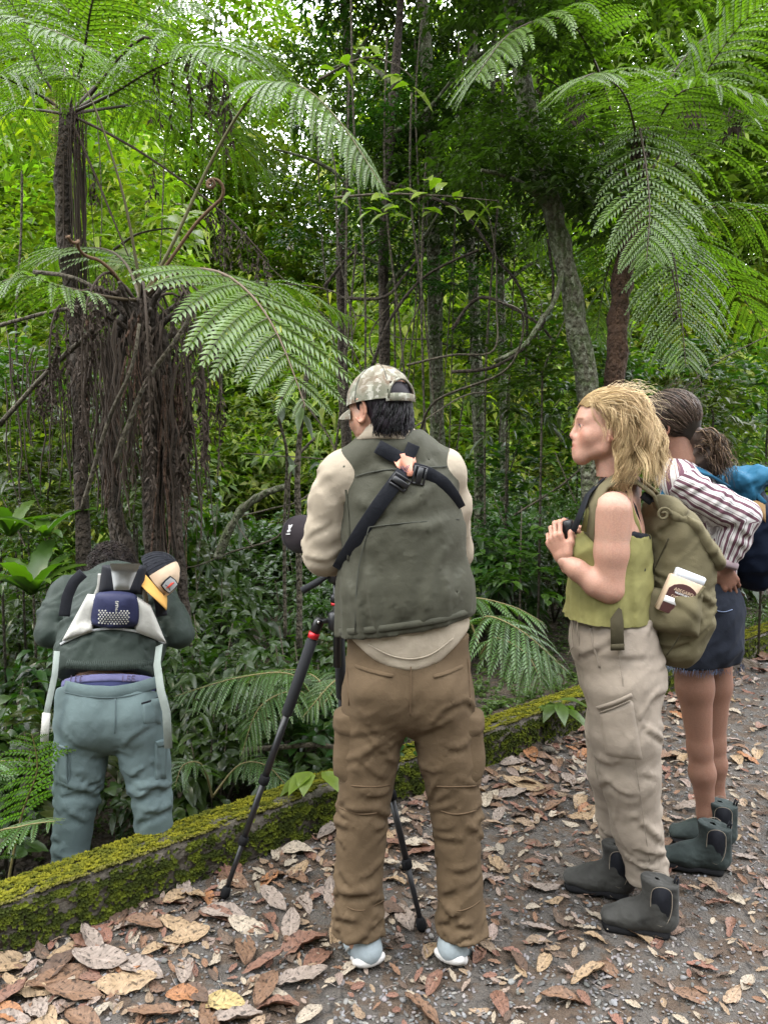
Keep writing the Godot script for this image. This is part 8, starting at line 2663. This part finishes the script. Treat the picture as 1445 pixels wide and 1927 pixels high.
func undergrowth() -> void:
	var protos := []
	for k in 3:
		protos.append(bush(260, 0.30, 0.34, DEEP, GREEN * 0.8, 0.7).mesh())
	for k in 2:
		protos.append(bush(330, 0.24, 0.26, DEEP * 1.1, GREEN, 0.5).mesh())
	protos.append(bush(300, 0.20, 0.48, DEEP, GREEN * 0.8, 0.3).mesh())
	var labels := ["dark shrub with drooping pointed leaves", "dark shrub with drooping pointed leaves", "dark shrub with drooping pointed leaves", "shrub with narrow leaves", "shrub with narrow leaves", "shrub with rounded leaves"]
	# rows of bushes behind the wall, thinner where the gap lets the slope show
	var count := 0
	while count < 150:
		var s := 0.45 + 5.0 * rng.randf() ** 1.2
		var t := rr(-2.2, 7.5)
		var p := WALL_A + WALL_U * t - WALL_N * s
		var ang := p.x / -p.z
		if p.z > -2.5 or absf(ang) > 0.75:
			continue
		if s < 1.1 and ang > 0.02 and ang < 0.32:
			continue
		if p.distance_to(Vector3(-1.0, 0, -2.75)) < 0.75:
			continue
		count += 1
		p.y = ground_height(p.x, p.z)
		var big := rr(0.28, 0.5) + 0.05 * s
		var tall := big * rr(0.8, 1.35) * (1.0 + 0.35 * smoothstep(2.0, 5.0, s))
		if ang < -0.08 and ang > -0.24 and s > 1.5:
			tall *= 0.6
		var k := count % 6
		var where_: String = ["at the left edge", "around the bending person", "in the gap behind the tripod", "behind the vest", "between vest and blonde person", "behind the two backpacks"][clampi(int((ang + 0.52) / 0.18), 0, 5)]
		var far_: String = "close by" if s < 1.4 else ("farther back" if s < 3.2 else "far back")
		shrub(protos[k], p, Vector3(big, tall, big), rr(0, TAU), "%s %s, %s" % [labels[k], where_, far_], "shrubs of the undergrowth", Color(rr(0.75, 1.25), rr(0.85, 1.25), rr(0.7, 1.2)))
	# climbing leaves higher up on the right and on the left
	for q in 46:
		var right := q < 26
		var z := -rr(4.6, 6.5)
		var x := (rr(0.16, 0.56) if right else rr(-0.56, -0.3)) * -z
		var o := thing("leafy_climber", "%s climber %s on the %s" % [["narrow leaved", "slender leaved", "round leaved"][q % 3], "high among the trunks" if q % 2 else "low over the undergrowth", "right" if right else "left"], "climber", Vector3(x, rr(1.6, 2.3) if q % 2 else rr(0.8, 1.5), z), "leafy climbers on the right" if right else "leafy climbers on the left")
		var stem := MB.new()
		stem.tube([o.position - Vector3(0, o.position.y - ground_height(x, z), 0), o.position, o.position + Vector3(rr(-0.2, 0.2), 0.4, 0)], [0.010, 0.007, 0.003], 5)
		obj("stem", stem, M["vine"], o)
		scatter("foliage", protos[3 + q % 3], M["leaf"], [Transform3D(Basis(Vector3.UP, rr(0, TAU)).scaled_local(Vector3.ONE * rr(0.35, 0.6)), Vector3.ZERO)], [Color(rr(0.8, 1.5), rr(0.9, 1.4), rr(0.7, 1.1))], o)
	# ferns of the ground layer
	for f in [
		["low fern right of the person in the vest, long drooping fronds", Vector3(0.491, 0.531, -3.700), [[[Vector3(0.464, 0.639, -3.600), Vector3(0.481, 0.778, -3.450), Vector3(0.628, 0.739, -3.300), Vector3(0.798, 0.593, -3.200)], 0.34, 11, 16, LOW_FERN, 0.8], [[Vector3(0.477, 0.586, -3.700), Vector3(0.421, 0.804, -3.700), Vector3(0.635, 0.777, -3.700), Vector3(0.797, 0.695, -3.700)], 0.26, 12, 14, LOW_FERN, 0.5], [[Vector3(0.478, 0.559, -3.600), Vector3(0.512, 0.689, -3.400), Vector3(0.622, 0.669, -3.200), Vector3(0.673, 0.558, -3.100)], 0.24, 10, 14, LOW_FERN, 0.8]]],
		["low bright fern under the tripod leg beyond the wall", Vector3(-0.320, 0.371, -3.300), [[[Vector3(-0.296, 0.396, -3.300), Vector3(-0.402, 0.574, -3.200), Vector3(-0.616, 0.593, -3.100), Vector3(-0.860, 0.545, -3.000)], 0.24, 22, 15, LOW_FERN, 0.7], [[Vector3(-0.296, 0.383, -3.300), Vector3(-0.374, 0.519, -3.150), Vector3(-0.510, 0.501, -3.000), Vector3(-0.580, 0.318, -2.950)], 0.20, 18, 14, LOW_FERN, 0.6], [[Vector3(-0.300, 0.378, -3.350), Vector3(-0.304, 0.488, -3.400), Vector3(-0.458, 0.523, -3.450), Vector3(-0.676, 0.462, -3.400)], 0.22, 18, 14, LOW_FERN, 0.6], [[Vector3(-0.283, 0.396, -3.300), Vector3(-0.198, 0.519, -3.300), Vector3(-0.232, 0.558, -3.100), Vector3(-0.335, 0.456, -3.000)], 0.18, 16, 12, LOW_FERN, 0.6]]],
		["low fern at the lower left edge with yellow stem", Vector3(-1.393, -0.076, -2.600), [[[Vector3(-1.388, -0.096, -2.600), Vector3(-1.314, 0.226, -2.600), Vector3(-1.225, 0.427, -2.550), Vector3(-1.214, 0.582, -2.500)], 0.16, 13, 9, LOW_FERN, 0.4], [[Vector3(-1.388, -0.096, -2.600), Vector3(-1.359, 0.200, -2.500), Vector3(-1.214, 0.300, -2.400), Vector3(-1.075, 0.344, -2.350)], 0.14, 14, 10, LOW_FERN, 0.4], [[Vector3(-1.388, -0.096, -2.600), Vector3(-1.520, 0.258, -2.700), Vector3(-1.503, 0.360, -2.750), Vector3(-1.405, 0.359, -2.800)], 0.16, 14, 10, LOW_FERN, 0.5]]],
		["low fern beside the right knee of the bending person", Vector3(-0.761, 0.068, -3.200), [[[Vector3(-0.738, 0.067, -3.100), Vector3(-0.756, 0.252, -3.000), Vector3(-0.819, 0.273, -2.950), Vector3(-0.840, 0.207, -2.900)], 0.13, 12, 10, LOW_FERN, 0.5], [[Vector3(-0.738, 0.067, -3.100), Vector3(-0.622, 0.208, -3.100), Vector3(-0.499, 0.230, -3.050), Vector3(-0.404, 0.160, -3.000)], 0.15, 12, 10, LOW_FERN, 0.5]]]]:
		var base: Vector3 = f[1]
		var o := thing("ground_fern", f[0], "fern", Vector3(base.x, ground_height(base.x, base.z), base.z))
		for q in f[2]:
			frond(q[0], q[1], q[2], q[3], q[4], o, q[5], 0.2, "frond", Color(0.16, 0.13, 0.05), 0.6, q[1] > 0.3)
	# rosettes with long strap leaves on the left
	for r in [[Vector3(-1.770, 0.831, -3.700), 14, 0.46, "rosette plant with broad wavy strap leaves at the left edge"], [Vector3(-2.117, 1.069, -4.200), 11, 0.38, "higher rosette plant with yellowish strap leaves at the left edge"], [Vector3(-1.830, 1.092, -4.000), 8, 0.35, "small rosette plant beside the root curtain"]]:
		var o := thing("rosette_plant", r[3], "rosette plant", r[0])
		for k in r[1]:
			var a: float = TAU * k / r[1] + rr(-0.3, 0.3)
			var d := Vector3(cos(a), rr(0.6, 1.6), sin(a)).normalized()
			var p: Vector3 = r[0]
			var m := MB.new()
			var lf: float = r[2] * rr(0.7, 1.1)
			var col := hue(Color(0.05, 0.10, 0.02), Color(0.10, 0.17, 0.025), rng.randf())
			var s := d.cross(Vector3.UP).normalized()
			for q in 11:
				var t := q / 10.0
				var w := lf * 0.10 * pow(sin(clampf(0.12 + t * 0.88, 0, 1) * PI), 0.7) * (1.0 + 0.15 * sin(t * 30.0))
				m.vert(p - s * w + Vector3.UP * w * 0.3, col)
				m.vert(p, col * 0.9)
				m.vert(p + s * w + Vector3.UP * w * 0.3, col)
				if q > 0:
					var i := q * 3
					m.quad(i - 3, i, i + 1, i - 2)
					m.quad(i - 2, i + 1, i + 2, i - 1)
				d = (d - Vector3.UP * 0.11).normalized()
				p += d * lf / 10.0
			obj("leaf", m, M["leaf"], o)
	# big single leaves close by
	var near := thing("seedling", "seedling with three bright leaves lying on the wall left of the trousers", "seedling", Vector3(-0.288, 0.184, -2.950))
	for k in 4:
		var m := MB.new()
		leaf(m, Vector3(-0.266, 0.202, -2.950) + Vector3(rr(-0.05, 0.05), rr(-0.01, 0.05), rr(-0.04, 0.06)), Vector3(-0.9 + k * 0.45, 0.1, 0.6).normalized(), Vector3.UP, 0.16, 0.08, hue(GREEN * 1.2, LIME, 0.5), 0.4)
		obj("leaf", m, M["leaf"], near)
	for q in [[Vector3(0.934, 0.186, -3.900), "seedling with long green leaves drooping over the wall beside the taupe trousers"], [Vector3(-1.301, 0.641, -3.300), "seedling with broad dark leaves behind the bending person"]]:
		near = thing("seedling", q[1], "seedling", q[0])
		for k in 8:
			var m := MB.new()
			var a := TAU * k / 8.0
			leaf(m, q[0] + Vector3(0, rr(-0.02, 0.04), 0), Vector3(cos(a), 0.15, sin(a)).normalized(), Vector3.UP, rr(0.14, 0.24), 0.075, hue(GREEN, GREEN * 1.6, rng.randf()), 0.5)
			obj("leaf", m, M["leaf"], near)
	# small ground cover behind the wall and a carpet of it on the floor
	var tuft := bush(26, 0.42, 0.45, GREEN * 0.9, GREEN * 1.7, 0.2, 0.5, false)
	var where := []
	var cols := []
	for k in 2600:
		var s := 0.28 + 3.2 * rng.randf() ** 1.6
		var t := rr(-1.5, 7.0)
		var p := WALL_A + WALL_U * t - WALL_N * s
		p.y = ground_height(p.x, p.z) + 0.015
		where.append(Transform3D(Basis(Vector3.UP, rr(0, TAU)).scaled_local(Vector3.ONE * rr(0.04, 0.11)), p))
		cols.append(Color.WHITE * rr(0.6, 1.2))
	tag(scatter("ground_cover", tuft.mesh(), M["leaf"], where, cols), "low green ground cover growing behind the mossy wall", "ground cover")
	# mossy bough in the gap and a fallen stick
	var b := thing("mossy_bough", "arched mossy bough in the bright gap left of the person in the vest", "bough", Vector3(-1.017, 0.907, -4.600))
	trunk([Vector3(-1.034, 0.890, -4.600), Vector3(-0.965, 1.057, -4.600), Vector3(-0.864, 1.206, -4.600), Vector3(-0.731, 1.294, -4.600), Vector3(-0.599, 1.337, -4.600)], 0.028, 0.020, M["bark_moss"], b, "stem", 8, 20, 0.15)
	b = thing("fallen_stick", "bare fallen stick beyond the wall beside the tripod leg", "stick", Vector3(-0.438, 0.284, -3.100))
	trunk([Vector3(-0.603, 0.254, -3.150), Vector3(-0.438, 0.288, -3.100), Vector3(-0.279, 0.298, -3.100), Vector3(-0.142, 0.274, -3.100)], 0.013, 0.010, M["vine"], b, "stem", 8, 14)

# ---------------------------------------------------------------- leaves on the road
func dry_leaf(len: float, ratio: float, curl: float, twist: float, wave: float) -> MB:
	var m := MB.new()
	var nu := 8
	var nv := 14
	var ph := rr(0, 9)
	for y in nv + 1:
		var t := float(y) / nv
		var w := len * ratio * 0.5 * pow(sin(clampf(t * 0.97 + 0.03, 0, 1) * PI), 0.75)
		for x in nu + 1:
			var u := float(x) / nu * 2.0 - 1.0
			var a := u * w * curl / (len * ratio * 0.5)
			var rad := len * ratio * 0.5 / maxf(absf(curl), 0.05)
			var px := sin(a) * rad if absf(curl) > 0.05 else u * w
			var py := (1.0 - cos(a)) * rad * signf(curl) + absf(u) * w * 0.10
			py += wave * len * (noise.get_noise_2d(u * 1.6 + ph, t * 3.4 + ph) + 0.35 * sin(t * 26.0 + ph) * u * u * 0.3)
			var p := Vector3(px, py, (t - 0.5) * len)
			p.y += twist * (t - 0.5) ** 2 * len
			p = p.rotated(Vector3(0, 0, 1), (t - 0.5) * twist * 1.2)
			var k := 0.86 + 0.26 * noise.get_noise_2d(u * 3.0 + ph * 3.0, t * 6.0)
			m.vert(p, Color(k, k * 0.98, k * 0.95), Vector2(u * 0.5 + 0.5, t))
	for y in nv:
		for x in nu:
			var q := y * (nu + 1) + x
			m.quad(q, q + 1, q + nu + 2, q + nu + 1)
	var st := PackedVector3Array([m.v[nu / 2], m.v[nu / 2] + Vector3(0, 0.004, -len * 0.14)])
	m.tube([st[0], st[1]], [0.0016, 0.0012], 4, Color(0.7, 0.6, 0.5), false)
	return m

func build_litter() -> void:
	rng.seed = 55
	var im := Image.create(64, 128, false, Image.FORMAT_RGB8)
	var sp := gray_noise(61, 0.06, 128, 4)
	for y in 128:
		for x in 64:
			var u := absf(x - 31.5) / 32.0
			var v := fposmod(y / 128.0 * 12.0 - u * 2.2, 1.0)
			var k := 1.0 - 0.30 * smoothstep(0.86, 1.0, v) * smoothstep(0.0, 0.1, u)
			if u < 0.05:
				k = 1.12
			k *= 0.84 + 0.22 * sp.get_pixel(x, y).r
			if sp.get_pixel(x + 40, y).r > 0.72:
				k *= 0.62
			im.set_pixel(x, y, Color(minf(k, 1), minf(k, 1), minf(k, 1)))
	var tex := ImageTexture.create_from_image(im)
	var nrm := bump(im, 3.0)
	var mats := []
	for c in [["tan", 0.33, 0.235, 0.145], ["brown", 0.18, 0.105, 0.065], ["red brown", 0.19, 0.10, 0.07], ["orange", 0.30, 0.14, 0.065], ["greyish pink", 0.27, 0.22, 0.19], ["pale", 0.40, 0.34, 0.27], ["yellow", 0.40, 0.31, 0.14], ["dark brown", 0.11, 0.07, 0.05]]:
		var m := vcol(mat("dry_leaf_" + c[0], lin(c[1], c[2], c[3]), 0.62, 0.4))
		m.albedo_texture = tex
		m.normal_enabled = true
		m.normal_texture = nrm
		m.backlight_enabled = true
		m.backlight = Color(0.3, 0.2, 0.1)
		mats.append([c[0], m])
	var shapes := []
	for k in 14:
		shapes.append(dry_leaf(1.0, rr(0.34, 0.52), rr(-0.7, 1.0), rr(-0.4, 0.5), rr(0.03, 0.08)).mesh())
	# leaves that stand out by themselves
	for h in [
		["tall curled tan leaf standing against the wall left of the brown trousers", Vector3(-0.433, -0.074, -2.860), Vector3(1.2, 0.3, 0.25), 0.21, 0, 0],
		["large folded tan leaf beside the upright curled leaf", Vector3(-0.238, -0.044, -2.800), Vector3(0.5, -0.6, 0.5), 0.22, 0, 3],
		["broad yellowish leaf lying flat at the bottom left of the middle", Vector3(-0.441, 0.015, -1.962), Vector3(0.05, 1.5, 0.05), 0.145, 6, 6],
		["purplish brown leaf standing upright on its edge near the wall", Vector3(-0.748, -0.109, -2.520), Vector3(0.95, 2.7, 0.1), 0.13, 4, 2],
		["curled green brown leaf against the wall beside the upright purplish leaf", Vector3(-0.776, 0.030, -2.301), Vector3(0.1, 1.4, 0.2), 0.13, 1, 8],
		["long pale pink leaf along the wall in the left foreground", Vector3(-0.855, 0.020, -2.134), Vector3(0.05, 1.45, 0.1), 0.18, 4, 5],
		["crinkled pink leaf below the long pale leaf", Vector3(-0.722, 0.020, -2.097), Vector3(0.08, 1.25, 0.1), 0.16, 4, 9],
		["brown wavy leaf at the left edge of the road", Vector3(-0.878, 0.020, -1.997), Vector3(0.1, 1.5, 0.15), 0.17, 1, 10],
		["tan leaf with curled rim in the lower left corner", Vector3(-1.018, 0.020, -2.022), Vector3(0.12, 1.4, -0.1), 0.17, 0, 11],
		["orange leaf in the bottom left corner", Vector3(-1.029, 0.020, -1.923), Vector3(0.1, 1.2, 0.1), 0.12, 3, 4],
		["brown oval leaf lying flat right of the right shoe", Vector3(0.323, 0.015, -1.967), Vector3(0.06, 0.2, 0.04), 0.10, 2, 7],
		["torn tan leaf with curled rim in front of the ankle boots", Vector3(0.599, 0.020, -2.079), Vector3(0.15, -1.1, 0.1), 0.13, 0, 12],
		["small red brown leaf below the torn tan leaf", Vector3(0.564, 0.012, -1.987), Vector3(0.1, 0.4, 0.1), 0.06, 2, 1],
		["bright orange leaf against the wall right of the trousers", Vector3(0.606, -0.030, -3.650), Vector3(0.4, 0.9, 0.3), 0.11, 3, 13],
		["large tan leaf near the wall behind the taupe trousers", Vector3(0.642, 0.020, -3.314), Vector3(0.1, 1.2, 0.1), 0.20, 0, 5],
		["brown leaf near the left foot of the tripod", Vector3(-0.550, 0.020, -2.352), Vector3(0.1, 1.3, 0.1), 0.14, 2, 9],
		["greyish curled leaf beside the left foot of the tripod", Vector3(-0.377, 0.030, -2.430), Vector3(0.2, 0.8, 0.1), 0.14, 4, 2],
		["reddish brown folded leaf in the middle of the road left of the shoe", Vector3(-0.363, 0.020, -2.120), Vector3(0.1, -0.9, 0.2), 0.14, 2, 10]]:
		var o := put("fallen_leaf", shapes[h[5]], mats[h[4]][1])
		o.transform = Transform3D(Basis.from_euler(h[2]).scaled_local(Vector3.ONE * h[3]), h[1])
		tag(o, h[0], "leaf", "fallen leaves on the road")
	# the rest of the countable leaves
	var n := 0
	while n < 282:
		var z := -1.70 - 5.2 * rng.randf() ** 1.3
		var x := rr(-0.56, 0.62) * -z
		var s := -behind(x, z)
		if s < 0.03:
			continue
		var want := exp(-s * 1.9) * 1.1 + 1.2 * exp(-((x - 0.75) ** 2 + (z + 3.6) ** 2) / 1.1) + 0.035
		if x > 0.5 and z > -2.9:
			want *= 0.25
		if rng.randf() > want:
			continue
		var q: int = [0, 0, 1, 1, 2, 2, 3, 4, 4, 5, 4, 7][int(rng.randf() * 12)]
		var o := put("fallen_leaf", shapes[int(rng.randf() * 14)], mats[q][1])
		var size := rr(0.055, 0.14) + (0.055 * rng.randf() if s < 0.7 else 0.0)
		o.transform = Transform3D(Basis.from_euler(Vector3(rr(-0.25, 0.25), rr(0, TAU), rr(-0.3, 0.3))).scaled_local(Vector3.ONE * size), Vector3(x, 0.008 + size * rr(0.02, 0.10), z))
		tag(o, "dry %s leaf lying among the leaf litter on the road" % mats[q][0], "leaf", "fallen leaves on the road")
		n += 1
	var where := []
	var cols := []
	# the carpet of smaller leaves under them
	for k in 6000:
		var z := -1.70 - 5.2 * rng.randf() ** 1.2
		var x := rr(-0.58, 0.64) * -z
		var s := -behind(x, z)
		if s < 0.02 or rng.randf() > 0.8 * exp(-s * 3.2) + 0.75 * exp(-((x - 0.75) ** 2 + (z + 3.7) ** 2) / 0.9) + 0.015:
			continue
		var size := rr(0.035, 0.095)
		where.append(Transform3D(Basis.from_euler(Vector3(rr(-0.2, 0.2), rr(0, TAU), rr(-0.25, 0.25))).scaled_local(Vector3.ONE * size), Vector3(x, 0.004 + size * rr(0.02, 0.12), z)))
		cols.append([Color(0.27, 0.19, 0.125), Color(0.17, 0.10, 0.065), Color(0.21, 0.10, 0.07), Color(0.28, 0.21, 0.18), Color(0.12, 0.08, 0.055), Color(0.33, 0.28, 0.22)][int(rng.randf() * 6)] * rr(0.8, 1.15))
	var carpet := vcol(mat("leaf_carpet", Color.WHITE, 0.7))
	carpet.albedo_texture = tex
	carpet.normal_enabled = true
	carpet.normal_texture = nrm
	for q in 3:
		var part_ := []
		var tint_ := []
		for k in range(q, where.size(), 3):
			part_.append(where[k])
			tint_.append(cols[k])
		tag(scatter("leaf_litter", shapes[[1, 6, 11][q]], carpet, part_, tint_), ["flat layer of dull brown leaf litter along the kerb", "flat layer of broad leaf litter along the kerb", "flat layer of curled leaf litter along the kerb"][q], "leaf litter")
	# crumbs of leaves and twigs
	where = []
	cols = []
	for k in 6500:
		var z := -1.70 - 5.2 * rng.randf() ** 1.5
		var x := rr(-0.58, 0.64) * -z
		var s := -behind(x, z)
		if s < 0.01:
			continue
		var want := exp(-s * 1.6) + 1.0 * exp(-((x - 0.7) ** 2 + (z + 3.5) ** 2) / 1.6) + 0.05
		if rng.randf() > want:
			continue
		var size := rr(0.012, 0.05)
		where.append(Transform3D(Basis.from_euler(Vector3(rr(-0.5, 0.5), rr(0, TAU), rr(-0.5, 0.5))).scaled_local(Vector3.ONE * size), Vector3(x, 0.006 + size * 0.12, z)))
		cols.append([Color(0.28, 0.20, 0.13), Color(0.22, 0.12, 0.07), Color(0.20, 0.10, 0.07), Color(0.30, 0.23, 0.19), Color(0.10, 0.065, 0.045), Color(0.36, 0.30, 0.23)][int(rng.randf() * 6)])
	var small := dry_leaf(1.0, 0.45, 0.7, 0.3, 0.08)
	var sm := vcol(mat("leaf_crumbs", Color.WHITE, 0.8))
	sm.albedo_texture = tex
	tag(scatter("leaf_crumbs", small.mesh(), sm, where, cols), "small crumbs of dry leaves strewn over the road", "leaf litter")
	where = []
	for k in 500:
		var z := -1.70 - 5.2 * rng.randf() ** 1.5
		var x := rr(-0.58, 0.64) * -z
		if behind(x, z) > -0.02:
			continue
		where.append(Transform3D(Basis.from_euler(Vector3(rr(-0.1, 0.1), rr(0, TAU), 0)).scaled_local(Vector3.ONE * rr(0.02, 0.06)), Vector3(x, 0.009, z)))
	var tw := MB.new()
	tw.tube([Vector3(-0.5, 0, 0), Vector3(0.1, 0.03, 0.04), Vector3(0.5, 0, 0)], [0.02], 4)
	tag(scatter("twigs", tw.mesh(), mats[4][1], where, []), "thin dry twigs and needles scattered on the road", "twigs")
	var o := thing("pale_stone", "rounded pale stone at the foot of the wall behind the taupe trousers", "stone", Vector3(0.847, 0.000, -3.725))
	var f := Field.new(o.position - Vector3.ONE * 0.08, o.position + Vector3.ONE * 0.08, 0.008)
	f.ecap(o.position + Vector3(-0.014, 0.018, 0), o.position + Vector3(0.016, 0.016, 0), Vector2(0.024, 0.02), Vector2(0.022, 0.018), Vector3(0, 0, 1))
	obj("stone", f.mesh(), M["concrete"], o)
